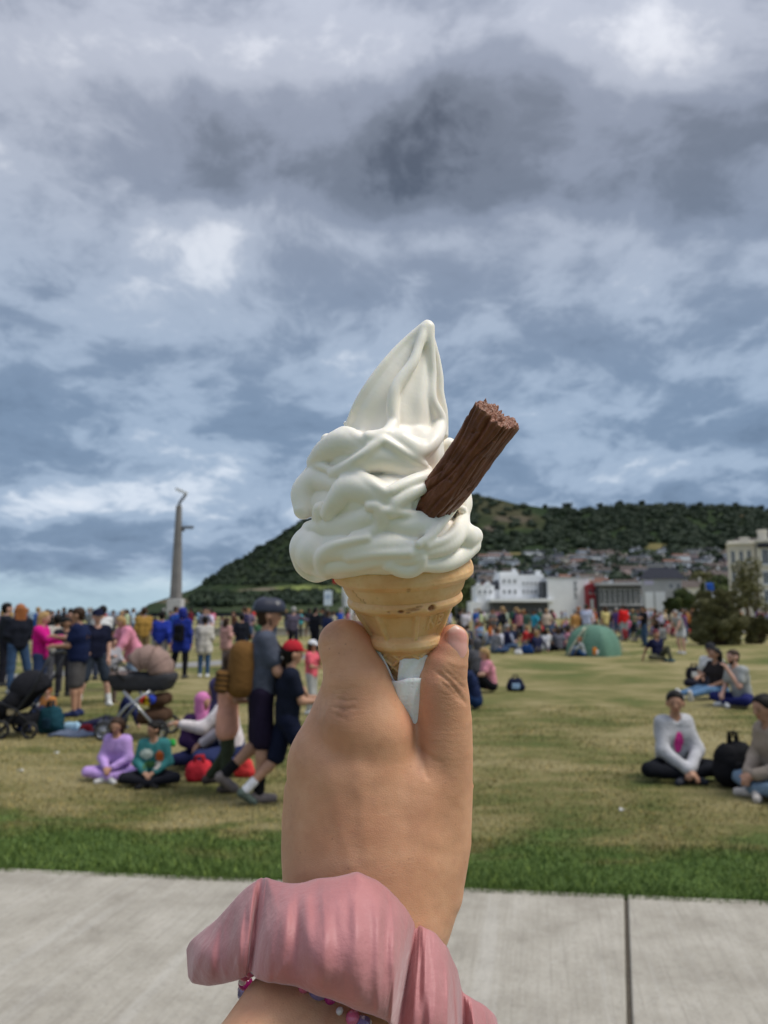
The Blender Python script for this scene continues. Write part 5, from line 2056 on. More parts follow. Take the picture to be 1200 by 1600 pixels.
def head_cover(J, kind, g):
    """hair, caps and so on melted into grid g"""
    S, h, f, u = J['S'], J['head'], J['hf'], J['hu']
    c = h + u * .045 * S
    sd = np.cross(f, u)
    if kind in ('short', 'crop', 'bun', 'long', 'pony', 'bob', 'cap', 'curly'):
        e = .006 if kind == 'crop' else .013
        g.cone(c + u * .045 * S - f * .028 * S, c + u * .048 * S + f * .006 * S, (.083 + e) * S, (.080 + e * .8) * S, .02)
        g.cone(c - f * .05 * S + u * .02 * S, c - f * .045 * S - u * .045 * S, .078 * S, .060 * S, .03)
        g.ball(c + f * .105 * S - u * .004 * S, .096 * S, .01, sub=True)           # face stays clear
    if kind == 'curly':
        for a in range(9):
            q = a * 2.4
            g.ball(c + u * (.08 + .03 * math.sin(q * 1.3)) * S + sd * .08 * math.sin(q) * S - f * (.03 + .05 * math.cos(q)) * S, .05 * S, .02)
    if kind == 'bun':
        g.ball(c + u * .085 * S - f * .095 * S, .045 * S, .02)
    if kind in ('long', 'bob'):
        dn = .25 if kind == 'long' else .12
        for s in (-1, 0, 1):
            g.cone(c - f * .055 * S + sd * s * .06 * S, c - f * .085 * S + sd * s * .075 * S - A3(0, 0, dn) * S, .060 * S, .035 * S, .04)
    if kind == 'pony':
        g.cone(c - f * .10 * S + u * .04 * S, c - f * .14 * S - u * .02 * S, .03 * S, .035 * S, .02)
        g.cone(c - f * .14 * S - u * .02 * S, c - f * .13 * S - u * .20 * S, .035 * S, .018 * S, .02)
    if kind == 'hijab':
        g.cone(c + u * .045 * S - f * .02 * S, c - u * .05 * S - f * .02 * S, .112 * S, .095 * S, .03)
        g.cone(c - u * .08 * S, J['neck'] - A3(0, 0, .06) * S + f * .02 * S, .085 * S, .14 * S, .05)
        g.cone(c + f * .11 * S + u * .02 * S, c + f * .10 * S - u * .05 * S, .058 * S, .050 * S, .015, sub=True)
    if kind == 'hood':
        g.cone(c + u * .045 * S - f * .03 * S, c - u * .05 * S - f * .03 * S, .115 * S, .10 * S, .03)
        g.ball(c + f * .11 * S - u * .005 * S, .085 * S, .015, sub=True)
    if kind == 'beanie':
        g.cone(c + u * .06 * S - f * .02 * S, c + u * .075 * S - f * .01 * S, .100 * S, .095 * S, .02)
        g.ball(c + f * .08 * S - u * .045 * S, .085 * S, .01, sub=True)


def cap_mesh(J, col, brim):
    """baseball cap: crown and brim"""
    S, h, f, u = J['S'], J['head'], J['hf'], J['hu']
    c = h + u * .045 * S
    g = Grid(c - .25 * S, c + .27 * S, .010)
    g.cone(c + u * .055 * S - f * .02 * S, c + u * .058 * S + f * .004 * S, .106 * S, .104 * S, .0)
    g.cut(c + u * .040 * S, -u)
    sd = np.cross(f, u)
    for s in (-1, -.5, 0, .5, 1):
        g.cone(c + u * .045 * S + f * .075 * S + sd * s * .055 * S, c + u * .034 * S + f * (.175 - .03 * abs(s)) * S + sd * s * .055 * S, .013 * S, .009 * S, .012)
    return g.nets(1)


def person(label, loc, rz, H=1.7, group=None, name='person', h=.016, skin='fair', hair=('brown', 'short'), top=(.1, .1, .1), sleeve='short', bottom=(.05, .05, .06), leg='long', shoe=(.05, .05, .05), sock=None,
           coat=False, cap=None, helmet=None, loose=0.0, graphic=None, beard=None, **pose):
    J = joints(H, **pose)
    S = J['S']
    parts = body_parts(J)
    g = grid_for(parts, h, .14 * S)
    fill(g, parts, 0.0, .030 * S)
    V, F, _ = g.nets(1)
    lowest = V[:, 2].min()
    me = np_mesh(name, V, F, True, [skin_of(skin)])
    c = J['head'] + J['hu'] * .045 * S
    sd = np.cross(J['hf'], J['hu'])
    feat = np.zeros(len(V))
    for s in (-1, 1):
        e = c + J['hf'] * .085 * S + sd * s * .032 * S + J['hu'] * .008 * S
        feat = np.maximum(feat, .85 * np.exp(-((np.linalg.norm(V - e, axis=1)) / (.014 * S)) ** 2))
        for q in (-.012, 0, .012):
            e = c + J['hf'] * .088 * S + sd * (s * .034 + q) * S + J['hu'] * .030 * S
            feat = np.maximum(feat, .6 * np.exp(-((np.linalg.norm(V - e, axis=1)) / (.010 * S)) ** 2))
    lips = np.zeros(len(V))
    for q in (-.018, 0, .018):
        e = c + J['hf'] * .088 * S + sd * q * S - J['hu'] * .052 * S
        lips = np.maximum(lips, np.exp(-((np.linalg.norm(V - e, axis=1)) / (.013 * S)) ** 2))
    vattr(me, 'feature', feat)
    vattr(me, 'lips', lips)
    o = link(name, me)
    o.location = (loc[0], loc[1], loc[2] - lowest if pose.get('seat') is None or True else loc[2])
    o.rotation_euler = (0, 0, rz)
    tag(o, label, 'person', group)

    def part(nm, gg, m, relax=1):
        try:
            v, f, _ = gg.nets(relax)
        except ValueError:
            return None
        if len(f) == 0:
            return None
        return link(nm, np_mesh(nm, v, f, True, [m]), o)
    # top
    if sleeve:
        tp = [p for p in parts if p[0] == 'torso']
        for i in (0, 1):
            if sleeve == 'short':
                tp.append(('s', J['sh', i], sub_seg(J['sh', i], J['el', i], .62), .062 * S, .056 * S))
            elif sleeve == 'long':
                tp.append(('s', J['sh', i], J['el', i], .062 * S, .052 * S))
                tp.append(('s', J['el', i], sub_seg(J['el', i], J['wr', i], .92), .052 * S, .042 * S))
        if coat:
            for i in (0, 1):
                tp.append(('s', J['hip', i], sub_seg(J['hip', i], J['kn', i], .38), .115 * S, .125 * S))
        gg = grid_for(tp, h, .16 * S)
        fill(gg, tp, .016 * S + loose, .05 * S)
        gg.cone(J['neck'] + A3(0, .02, .02) * S, J['head'] + A3(0, 0, .1) * S, .066 * S, .075 * S, .01, sub=True)
        # folds in the cloth
        X, Y, Z = np.meshgrid(*gg.ax, indexing='ij', sparse=False)
        gg.D += (.010 * S * vnoise(np.stack([X, Y, Z * .6], -1), 9.0 / S, 2, int(abs(loc[0]) * 10) % 9)).astype(np.float32)
        shirt = part('coat' if coat else 'top', gg, fabric(top))
        if graphic is not None and shirt is not None:
            sv = np.zeros((len(shirt.data.vertices), 3), np.float32)
            shirt.data.vertices.foreach_get('co', sv.ravel())
            fwd = A3(0, 1, 0)
            for (gx, gz, rx, rz_, gcol) in graphic:
                # printed motif: the faces of the shirt front inside a small ellipse, lifted a hair
                fc = np.zeros(len(shirt.data.polygons) * 4, np.int32)
                shirt.data.loops.foreach_get('vertex_index', fc)
                fc = fc.reshape(-1, 4)
                ctr = sv[fc].mean(1)
                cz = J['belly'][2] * .45 + J['chest'][2] * .55 + gz
                ok = (((ctr[:, 0] - J['chest'][0] - gx) / rx) ** 2 + ((ctr[:, 2] - cz) / rz_) ** 2 < 1) & (ctr[:, 1] > J['chest'][1] * .5 + J['belly'][1] * .5 + .04)
                if ok.any():
                    nf = fc[ok]
                    vid, inv = np.unique(nf, return_inverse=True)
                    pv = sv[vid] + fwd * .006
                    link('print', np_mesh('print', pv, inv.reshape(-1, 4), True, [fabric(gcol, 'print')]), shirt)
    # bottoms
    if leg:
        bp = [('t', J['pelvis'] + A3(s * .058, 0, 0) * S, J['pelvis'] + A3(s * .055, 0, .05) * S, .112 * S * J['w'], .104 * S * J['w']) for s in (-1, 1)]
        for i in (0, 1):
            if leg == 'shorts':
                bp.append(('t', J['hip', i], sub_seg(J['hip', i], J['kn', i], .92), .100 * S, .092 * S))
            elif leg == 'short':
                bp.append(('t', J['hip', i], sub_seg(J['hip', i], J['kn', i], .50), .100 * S, .096 * S))
            else:
                bp.append(('t', J['hip', i], J['kn', i], .096 * S, .070 * S))
                bp.append(('t', J['kn', i], sub_seg(J['kn', i], J['an', i], .94), .070 * S, .052 * S))
        gg = grid_for(bp, h, .15 * S)
        fill(gg, bp, .006 * S, .035 * S)
        X, Y, Z = np.meshgrid(*gg.ax, indexing='ij', sparse=False)
        gg.D += (.007 * S * vnoise(np.stack([X, Y, Z], -1), 10.0 / S, 2, 4)).astype(np.float32)
        part('shorts' if leg in ('short', 'shorts') else 'trousers', gg, fabric(bottom))
    for i in (0, 1):
        if sock is not None:
            sp = [('k', sub_seg(J['kn', i], J['an', i], .70), J['an', i], .046 * S, .044 * S)]
            gg = grid_for(sp, h * .75, .12 * S)
            fill(gg, sp, .004, .01)
            part('sock', gg, fabric(sock))
        if shoe is not None:
            gg = grid_for([('f', J['heel', i], J['toe', i], .05 * S, .05 * S)], h * .75, .12 * S)
            gg.cone(J['heel', i], J['toe', i], .046 * S, .040 * S)
            gg.cone(J['heel', i], J['an', i], .048 * S, .046 * S, .02)
            part('shoe', gg, fabric(shoe, 'shoe', .6))
    # hair and headgear
    if hair:
        gg = Grid(c - .42 * S, c + .26 * S, h * .8)
        head_cover(J, hair[1], gg)
        hc = HAIRC.get(hair[0], hair[0])
        part({'hijab': 'headscarf', 'hood': 'hood', 'beanie': 'hat'}.get(hair[1], 'hair'), gg, fabric(hc, 'hair', .5))
    if beard:
        gg = Grid(c - .2 * S, c + .2 * S, .010)
        gg.cone(c - J['hu'] * .045 * S + J['hf'] * .045 * S, c - J['hu'] * .075 * S + J['hf'] * .052 * S, .060 * S, .046 * S)
        gg.ball(c + J['hf'] * .10 * S - J['hu'] * .015 * S, .055 * S, .01, sub=True)
        part('beard', gg, fabric(HAIRC[beard], 'hair', .5))
    if cap:
        v, f, _ = cap_mesh(J, cap, cap)
        co = link('cap', np_mesh('cap', v, f, True, [fabric(cap[0])]), o)
        if len(cap) > 1:                               # brim (and back) of another colour
            ctr = v[f].mean(1) - c
            br = (ctr @ J['hf'] > .098 * S) | (ctr @ J['hf'] < -.055 * S)
            co.data.materials.append(fabric(cap[1]))
            co.data.polygons.foreach_set('material_index', br.astype(np.int32))
    if helmet:
        gg = Grid(c - .22 * S, c + .26 * S, .010)
        u, f_, sd_ = J['hu'], J['hf'], sd
        gg.cone(c + u * .055 * S - f_ * .045 * S, c + u * .060 * S + f_ * .035 * S, .118 * S, .110 * S)
        gg.cut(c + u * .028 * S, -u)
        for s in (-2, -1, 0, 1, 2):
            gg.cone(c + u * .165 * S + f_ * .10 * S + sd_ * s * .036 * S, c + u * .165 * S - f_ * .06 * S + sd_ * s * .040 * S, .013 * S, .012 * S, .004, sub=True)
            gg.cone(c + u * .125 * S - f_ * .15 * S + sd_ * s * .034 * S, c + u * .06 * S - f_ * .165 * S + sd_ * s * .034 * S, .013 * S, .012 * S, .004, sub=True)
        hm = part('helmet', gg, mat('helmet_shell', helmet, .35, .15, 20.0))
        mb = MB()
        for s in (-1, 1):
            mb.tube([c + sd_ * s * .095 * S + u * .04 * S, c + sd_ * s * .088 * S - u * .06 * S + f_ * .01 * S, c - u * .115 * S + f_ * .03 * S], .006, 5)
        ob = mb.build('strap', fabric((.02, .02, .02)), hm)
    return o


def head_h(px, foot, headrow):
    """standing height from a foot and a head pixel"""
    p = G(px, foot)
    return AT(px, headrow, p.y).z


P_ = math.pi
NAVY, BLACK, WHITE_, JEAN = (.012, .016, .045), (.012, .012, .014), (.72, .72, .72), (.045, .085, .17)

# --- the walkers just left of the hand
pm = G(404, 1250)
man = person('man in bike helmet, grey tee and dark shorts walking with a tan backpack', pm, -P_ / 2 + .25, 1.66, 'family walking past the hand', h=.013, skin='tan', hair=('brown', 'crop'), helmet=(.022, .024, .040),
             top=(.075, .085, .115), sleeve='short', bottom=(.018, .012, .030), leg='shorts', shoe=(.20, .17, .16), sock=BLACK, arms=('bag', 'swingf'), legs=(((.0, .0, -.43), (.0, -.30, -.71)), 'stand'), lean=.06, head=(-.1, .05), stout=1.08)


def backpack(label, loc, rz, size, col, dark, tiltx=0.0, name='backpack'):
    root = thing(name, label, 'backpack', loc, rz)
    w_, d, hh = size
    mb = MB()
    mb.box((-w_ * .46, -d * .52, 0), (w_ * .46, d * .30, hh * .97))
    mb.build('bag_body', fabric(col), root, True, bevel=min(w_, d) * .36, seg=5)
    mb = MB()
    mb.box((-w_ * .34, -d * .72 - .03, hh * .06), (w_ * .34, -d * .45, hh * .44))
    mb.build('front_pocket', fabric(col), root, bevel=.035, seg=4)
    for i in range(4):
        z = hh * (.10 + i * .085)
        mb = MB()
        mb.box((-w_ * .345, -d * .72 - .036, z), (w_ * .345, -d * .46, z + hh * .028))
        mb.build('webbing', fabric(dark), root, bevel=.004)
    for s in (-1, 1):
        mb = MB()
        mb.tube([(s * w_ * .20, d * .30, hh * .92), (s * w_ * .24, d * .75, hh * .98), (s * w_ * .26, d * 1.15, hh * .75), (s * w_ * .30, d * .80, hh * .35), (s * w_ * .34, d * .35, hh * .14)], .022, 6)
        mb.build('strap', fabric(dark), root, True)
    mb = MB()
    mb.tube([(-.05, .0, hh * 1.0), (-.04, 0, hh * 1.07), (.04, 0, hh * 1.07), (.05, 0, hh * 1.0)], .012, 6)
    mb.build('grab_handle', fabric(dark), root, True)
    root.rotation_euler = (tiltx, 0, rz)
    return root


_f = Vector((math.cos(.25), math.sin(.25), 0))
bp_loc = Vector((pm.x, pm.y, .86)) + Vector((-_f.x, -_f.y, 0)) * .15 + Vector((0, -.03, 0))
backpack('tan brown backpack with black webbing on the helmeted man', bp_loc, -P_ / 2 + .25, (.34, .30, .50), (.17, .085, .026), (.030, .018, .010), -.10)
person('boy in navy tee, dark shorts and a red and navy cap beside the helmeted man', G(446, 1258), -P_ / 2 + .3, head_h(446, 1258, 1002), 'family walking past the hand', h=.012, skin='tan', hair=('black', 'short'),
       cap=((.40, .02, .03), (.40, .02, .03)), top=(.010, .013, .026), bottom=(.008, .011, .028), leg='shorts', shoe=(.10, .13, .11), sock=(.75, .75, .78), arms=('front', 'front'), legs=('back', 'fwd'), lean=.05)
person('child in peach top and olive trousers stepping along behind the tan backpack', G(352, 1236), -P_ / 2 + .1, 1.22, 'family walking past the hand', h=.012, skin='tan', hair=('brown', 'bob'), top=(.72, .36, .26), sleeve='short',
       coat=True, bottom=(.045, .055, .032), shoe=(.075, .06, .05), arms=('swingb', 'front'), legs=(((.0, .02, -.43), (.0, -.22, -.76)), 'stand'), lean=.06)
person('girl in pink top and white cap seen between the boy and the hand', G(486, 1116), -P_ / 2 - .4, 1.12, 'children on the lawn', skin='tan', hair=('brown', 'long'), cap=((.72, .72, .75),), top=(.72, .13, .17), bottom=(.42, .42, .40),
       shoe=WHITE_, arms=('mouth', 'front'), legs=('stand', 'soft'))

# --- the seated family in front of the prams
person('child in lilac tracksuit sitting cross-legged on the grass', G(186, 1216), P_ - .15, 1.06, 'children on the lawn', h=.012, shw=.14, skin='tan', hair=('brown', 'bob'), top=(.50, .32, .66), sleeve='long', bottom=(.50, .32, .66), shoe=(.62, .60, .58),
       seat=True, legs=('cross', 'cross'), arms=('lap', 'lap'), lean=.22, head=(.2, .28))
person('boy in teal printed jumper kneeling beside the lilac child', G(240, 1224), P_ + .05, 1.03, 'children on the lawn', h=.012, skin='tan', hair=('black', 'short'), top=(.045, .19, .19), sleeve='long', bottom=(.016, .016, .022), shoe=BLACK,
       seat=True, legs=('cross', 'cross'), arms=('lap', 'lap'), lean=.12, head=(-.75, .2),
       graphic=[(-.07, .02, .04, .05, (.42, .10, .03)), (.05, .04, .06, .045, (.55, .62, .55)), (.02, -.05, .05, .03, (.06, .14, .05)), (-.06, -.05, .03, .03, (.50, .45, .40))])
person('girl in pink headscarf and dark purple dress sitting behind the red bag', G(311, 1194), P_ + .5, 1.32, 'seated family near the prams', skin='tan', hair=((.62, .20, .42), 'hijab'), top=(.035, .016, .06), sleeve='long', bottom=(.022, .026, .08), shoe=None,
       seat=True, legs=('cross', 'cross'), arms=('lap', 'lap'), lean=.12, head=(.5, .1))
person('seated adult in white blouse reaching an arm towards the boy in teal', G(366, 1204), P_ / 2 + .12, 1.56, 'seated family near the prams', skin='tan', hair=((.05, .04, .10), 'hijab'), top=(.66, .60, .60), sleeve='long', bottom=(.025, .035, .10), shoe=(.02, .05, .2),
       seat=True, legs=('fold', 'cross'), arms=('reach', 'lap'), lean=.30, head=(0, .2))
person('toddler with ginger hair and orange top sitting behind the black pushchair', G(76, 1128), P_ - .4, .92, 'seated family near the prams', skin='fair', hair=('ginger', 'short'), top=(.50, .20, .06), sleeve='long', bottom=(.02, .03, .07), shoe=BLACK,
       seat=True, legs=('kneesup', 'kneesup'), arms=('lap', 'lap'), lean=.1)
person('child in dark navy lying back on the picnic blanket under the pram', G(190, 1138), P_ / 2 + .3, 1.05, 'seated family near the prams', skin='fair', hair=('brown', 'short'), top=(.015, .02, .07), sleeve='long', bottom=(.02, .02, .05), shoe=BLACK,
       seat=True, legs=('straight', 'straight'), arms=('prop', 'prop'), lean=-.2)

# --- standing group at the left
person('man in navy tee and grey shorts handing something to the woman in magenta', G(118, 1119), P_ / 2 + .05, head_h(118, 1119, 952), 'standing group by the pushchair', skin='tan', hair=('brown', 'short'), top=(.008, .014, .050), bottom=(.085, .080, .080), leg='shorts',
       shoe=(.02, .03, .09), arms=('front', 'reach'), legs=('stand', 'stand'), head=(0, .25), stout=1.22)
person('woman in magenta sweatshirt with blonde hair facing the man in navy', G(58, 1104), -P_ / 2 + .1, head_h(58, 1104, 958), 'standing group by the pushchair', skin='fair', hair=('blonde', 'long'), top=(.58, .012, .22), sleeve='long', bottom=(.03, .05, .12), shoe=(.4, .4, .4),
       arms=('front', 'reach'), head=(0, .25))
person('person in black top, shorts and white socks behind the man in navy', G(146, 1104), -P_ + .5, head_h(146, 1104, 954), 'standing group by the pushchair', skin='fair', hair=('black', 'short'), cap=((.010, .012, .035),), top=(.010, .012, .03), bottom=(.035, .045, .065), leg='shorts', shoe=(.75, .75, .74), sock=(.78, .78, .78),
       arms=('down', 'bag'), legs=('wide', 'wide'))
person('person in black jumper and blue jeans at the edge of the lawn with fair hair', G(24, 1084), P_ * .2, head_h(24, 1084, 946), 'standing group by the pushchair', skin='fair', hair=('ginger', 'long'), top=(.012, .014, .022), sleeve='long', bottom=JEAN, shoe=(.4, .4, .42), arms=('fold', 'fold'), legs=('stand', 'wide'))
person('slim person in black leaning in behind the fair-haired one in jeans', G(2, 1072), -P_ * .3, head_h(2, 1072, 944), 'standing group by the pushchair', skin='fair', hair=('black', 'short'), top=(.02, .022, .03), sleeve='long', bottom=(.02, .02, .03), arms=('front', 'down'))
person('person in beige fleece with dark straps between the magenta woman and the man in navy', G(84, 1080), 0.3, head_h(84, 1080, 962), 'standing group by the pushchair', skin='tan', hair=('black', 'short'), top=(.52, .48, .42), sleeve='long', bottom=(.10, .10, .12), arms=('down', 'front'))
person('dark-haired person bowed over a phone beside the man in navy', G(97, 1088), -P_ * .8, head_h(97, 1088, 966), 'standing group by the pushchair', skin='tan', hair=('black', 'bob'), top=(.02, .02, .03), sleeve='long', bottom=(.03, .03, .04), arms=('phone', 'phone'), head=(0, .5))
person('person in white tee walking behind the group, seen over the navy shoulder', G(156, 1062), .6, head_h(156, 1062, 948), 'standing group by the pushchair', skin='tan', hair=('black', 'short'), top=(.62, .62, .62), bottom=(.04, .05, .08), arms=('down', 'front'))
person('child in grey striped jumper standing at the tan pram', G(172, 1098), -P_ * .75, 1.12, 'children on the lawn', skin='fair', hair=('brown', 'short'), top=(.36, .35, .38), sleeve='long', bottom=(.16, .12, .10), shoe=(.2, .15, .1), arms=('front', 'reach'), head=(.2, .3))
person('person in pale pink raincoat bending over the tan pram', G(206, 1078), P_ / 2 + .8, 1.55, 'standing group by the pushchair', skin='fair', hair=('blonde', 'bob'), top=(.70, .27, .37), sleeve='long', coat=True, loose=.02, bottom=(.35, .45, .62), shoe=(.3, .3, .3), arms=('low', 'low'), lean=.55, head=(0, .4))
person('person in mustard top by the sea wall behind the pink raincoat', G(222, 1042), .4, head_h(222, 1042, 950), 'strollers near the promenade', skin='tan', hair=('brown', 'short'), top=(.36, .21, .05), sleeve='long', bottom=(.2, .14, .07), arms=('down', 'fold'))
person('person in bright blue jacket and pale trousers walking away', G(250, 1054), .15, head_h(250, 1054, 954), 'strollers near the promenade', skin='tan', hair=('black', 'short'), top=(.02, .04, .30), sleeve='long', coat=False, bottom=(.30, .27, .24), arms=('swingf', 'swingb'), legs=('fwd', 'back'))
b_ = G(282, 1060)
person('person in blue hooded coat and black leggings walking away with a black rucksack', b_, -.2, head_h(282, 1060, 952), 'strollers near the promenade', skin='tan', hair=((.02, .03, .22), 'hood'), top=(.015, .030, .22), sleeve='long', coat=True, bottom=(.010, .010, .014), arms=('down', 'down'), legs=('wide', 'stand'))
backpack('black rucksack on the person in the blue hooded coat', Vector((b_.x, b_.y, .88)) + Vector((-.02, -.16, 0)), -.2, (.28, .15, .42), (.008, .008, .012), (.02, .02, .02))
person('person in off-white jacket and blue jeans walking away across the footpath', G(318, 1058), .1, head_h(318, 1058, 964), 'strollers near the promenade', skin='tan', hair=('black', 'short'), top=(.56, .53, .48), sleeve='long', coat=True, bottom=(.05, .10, .19), shoe=(.7, .7, .7), arms=('down', 'bag'))
person('woman in pink floral dress by the footpath left of the helmeted man', G(352, 1046), -.6, head_h(352, 1046, 966), 'strollers near the promenade', skin='fair', hair=('brown', 'long'), top=(.50, .28, .25), sleeve='long', coat=True, bottom=(.30, .22, .20), arms=('down', 'fold'))
person('person in black jumper just behind the shoulder of the helmeted man', G(376, 1044), .3, head_h(376, 1044, 960), 'strollers near the promenade', skin='tan', hair=('black', 'short'), top=(.012, .014, .022), sleeve='long', bottom=(.03, .05, .09), arms=('fold', 'down'))
person('dark-clothed person walking with a stick between helmet and hand', G(458, 1022), .2, head_h(458, 1022, 948), 'strollers near the promenade', skin='fair', hair=('grey', 'short'), top=(.10, .085, .12), sleeve='long', bottom=(.02, .02, .03), arms=('down', 'out'), legs=('fwd', 'back'))
person('person all in black standing close beside the bent finger', G(492, 1024), -.5, head_h(492, 1024, 950), 'strollers near the promenade', skin='fair', hair=('black', 'short'), top=(.010, .011, .016), sleeve='long', bottom=(.012, .012, .016), arms=('down', 'fold'))

# --- sitting on the right
person('young woman in grey sweatshirt with a pink print sitting cross-legged in black trousers', G(1050, 1214), P_ + .12, 1.50, 'people sitting on the right of the lawn', h=.012, shw=.135, skin='tan', hair=('black', 'bun'), top=(.46, .46, .48), sleeve='long', loose=.002, bottom=(.008, .009, .013), shoe=(.03, .033, .042),
       seat=True, legs=('cross', 'cross'), arms=(((.07, .10, -.28), (-.12, .30, -.44)), ((.06, .10, -.28), (-.12, .32, -.46))), lean=.22, head=(-.45, .12), graphic=[(.0, .0, .045, .10, (.60, .05, .26))])
person('person in beige top and pale jeans sitting at the picture edge beside a black bag', G(1234, 1246), P_ / 2 + .15, 1.60, 'people sitting on the right of the lawn', h=.012, skin='tan', hair=('black', 'bob'), top=(.36, .29, .23), sleeve='long', bottom=(.19, .27, .36), shoe=(.55, .50, .45),
       seat=True, shw=.14, legs=('cross', 'cross'), arms=('lap', 'lap'), lean=.30, head=(.1, .2))
person('bearded man in grey tee and navy track trousers sitting with hand to mouth', G(1162, 1104), P_ / 2 + .25, 1.72, 'people sitting on the right of the lawn', skin='fair', hair=('brown', 'crop'), beard='brown', top=(.36, .37, .36), bottom=(.014, .018, .10), shoe=(.6, .6, .6), seat=True, legs=('cross', 'cross'), arms=('mouth', 'lap'), lean=.22, head=(0, .15))
person('dark-haired woman in jeans and white shoes sitting with legs stretched out', G(1126, 1092), P_ / 2 + .35, 1.62, 'people sitting on the right of the lawn', skin='tan', hair=('black', 'long'), top=(.03, .025, .025), bottom=(.10, .19, .32), shoe=(.70, .68, .66), seat=True, legs=('straight', 'straight'), arms=('lap', 'hug'), lean=.10)
person('person in white tee and dark cap leaning back behind the bearded man', G(1112, 1080), P_ * .75, 1.64, 'people sitting on the right of the lawn', skin='tan', hair=('black', 'short'), cap=((.03, .03, .035),), top=(.66, .66, .64), bottom=(.02, .02, .03), seat=True, legs=('kneesup', 'cross'), arms=('prop', 'lap'), lean=-.12)
person('blonde woman in pink top sitting beside the thumb', G(768, 1082), P_ * .55, 1.58, 'people sitting behind the thumb', skin='fair', hair=('blonde', 'bob'), top=(.66, .27, .33), sleeve='short', bottom=(.012, .012, .016), seat=True, legs=('kneesup', 'cross'), arms=('hug', 'lap'), lean=.2, head=(.2, .3))
person('person in dark blue clothes kneeling half hidden by the thumb', G(744, 1108), P_ * .45, 1.62, 'people sitting behind the thumb', skin='tan', hair=('black', 'bob'), top=(.012, .02, .06), sleeve='long', bottom=(.012, .030, .085), shoe=(.4, .45, .55), seat=True, legs=('kneesup', 'kneesup'), arms=('hug', 'hug'), lean=.3)
person('person in charcoal hooded coat sitting behind the blonde woman', G(748, 1062), .2, 1.70, 'people sitting behind the thumb', skin='tan', hair=((.08, .08, .09), 'hood'), top=(.075, .075, .085), sleeve='long', loose=.02, bottom=(.02, .02, .03), seat=True, legs=('cross', 'cross'), arms=('lap', 'lap'), lean=.15)

# --- by the tent and the big bush
person('person in navy tee and olive trousers sitting back on the grass left of the bush', G(1028, 1034), P_ + .2, 1.72, 'people between tent and bush', skin='tan', hair=((.16, .03, .04), 'beanie'), top=(.012, .014, .045), bottom=(.07, .07, .045), shoe=(.05, .12, .16), seat=True, legs=('kneesup', 'cross'), arms=('prop', 'prop'), lean=-.1)
person('person in pale vest and white shorts stooping by the big bush', G(1066, 1022), P_ / 2 + .4, 1.66, 'people between tent and bush', skin='fair', hair=('grey', 'short'), top=(.36, .36, .34), sleeve='none', bottom=(.62, .62, .64), leg='short', shoe=(.5, .5, .5), arms=('low', 'low'), lean=.42, legs=('stand', 'soft'))
person('person in black tee stretching an arm out beside the stooping one', G(1008, 1010), P_ / 2 + .1, head_h(1008, 1010, 948), 'people between tent and bush', skin='tan', hair=('black', 'short'), top=(.012, .012, .016), bottom=(.05, .09, .16), arms=('reach', 'front'))
person('child in grey and blue crouching in front of the green tent', G(912, 1026), P_ * .4, 1.25, 'people between tent and bush', skin='fair', hair=('ginger', 'short'), top=(.30, .33, .34), sleeve='long', bottom=(.05, .13, .32), seat=True, legs=('kneesup', 'cross'), arms=('hug', 'lap'), lean=.3)
person('person in bright red top standing out in the crowd beyond the tent', G(976, 1002), .3, head_h(976, 1002, 946), 'people between tent and bush', skin='fair', hair=('brown', 'short'), top=(.66, .02, .02), sleeve='long', bottom=(.36, .42, .42), arms=('down', 'fold'))
person('person in pale yellow top standing just behind the tent', G(947, 1004), .5, head_h(947, 1004, 948), 'people between tent and bush', skin='tan', hair=('brown', 'long'), top=(.58, .48, .20), bottom=(.25, .2, .15), arms=('down', 'bag'))
person('person in pale blue shirt and jeans standing left of the tent top', G(918, 1008), -.4, head_h(918, 1008, 945), 'people between tent and bush', skin='fair', hair=('brown', 'short'), top=(.52, .56, .72), bottom=(.16, .25, .42), arms=('fold', 'down'))
person('long-haired person in grey tee sitting left of the tent', G(874, 1018), .3, 1.68, 'people between tent and bush', skin='fair', hair=('brown', 'long'), top=(.11, .11, .14), bottom=(.012, .012, .018), seat=True, legs=('cross', 'cross'), arms=('lap', 'prop'), lean=.15)
person('person in salmon top leaning over beside the grey tee by the tent', G(886, 1012), -P_ * .3, 1.6, 'people between tent and bush', skin='fair', hair=('grey', 'bob'), top=(.66, .28, .19), sleeve='long', bottom=(.05, .05, .08), seat=True, legs=('kneesup', 'cross'), arms=('hug', 'lap'), lean=.4)
person('person in white top sitting with bare arms beside the grey tee', G(852, 1018), -.5, 1.64, 'people between tent and bush', skin='fair', hair=('brown', 'bob'), top=(.70, .69, .72), bottom=(.16, .17, .22), seat=True, legs=('cross', 'kneesup'), arms=('lap', 'hug'), lean=.2)
person('person in grey hoodie lying on an elbow beside the blue bag', G(838, 1020), P_ * .5, 1.6, 'people between tent and bush', skin='fair', hair=('brown', 'short'), top=(.14, .14, .17), sleeve='long', bottom=(.07, .09, .15), seat=True, legs=('straight', 'straight'), arms=('prop', 'lap'), lean=-.3)

# ------------------------------------------------------------------ the far crowd: copies of a few built figures, each with its own colours
def attr_mat(name, prop, rough=.8):
    m, t, b = new_mat(name)
    a = t.node('ShaderNodeAttribute', attribute_type='OBJECT', attribute_name=prop)
    co = t.node('ShaderNodeTexCoord').outputs['Object']
    c = t.mix(1.0, a.outputs['Color'], t.ramp(t.noise(co, 8.0, 3.0), [(.3, (.72, .72, .72)), (.7, (1.1, 1.1, 1.1))], 'LINEAR'), 'MULTIPLY')
    t.set(b.inputs['Base Color'], c)
    b.inputs['Roughness'].default_value = rough
    b.inputs['Specular IOR Level'].default_value = .2
    return m


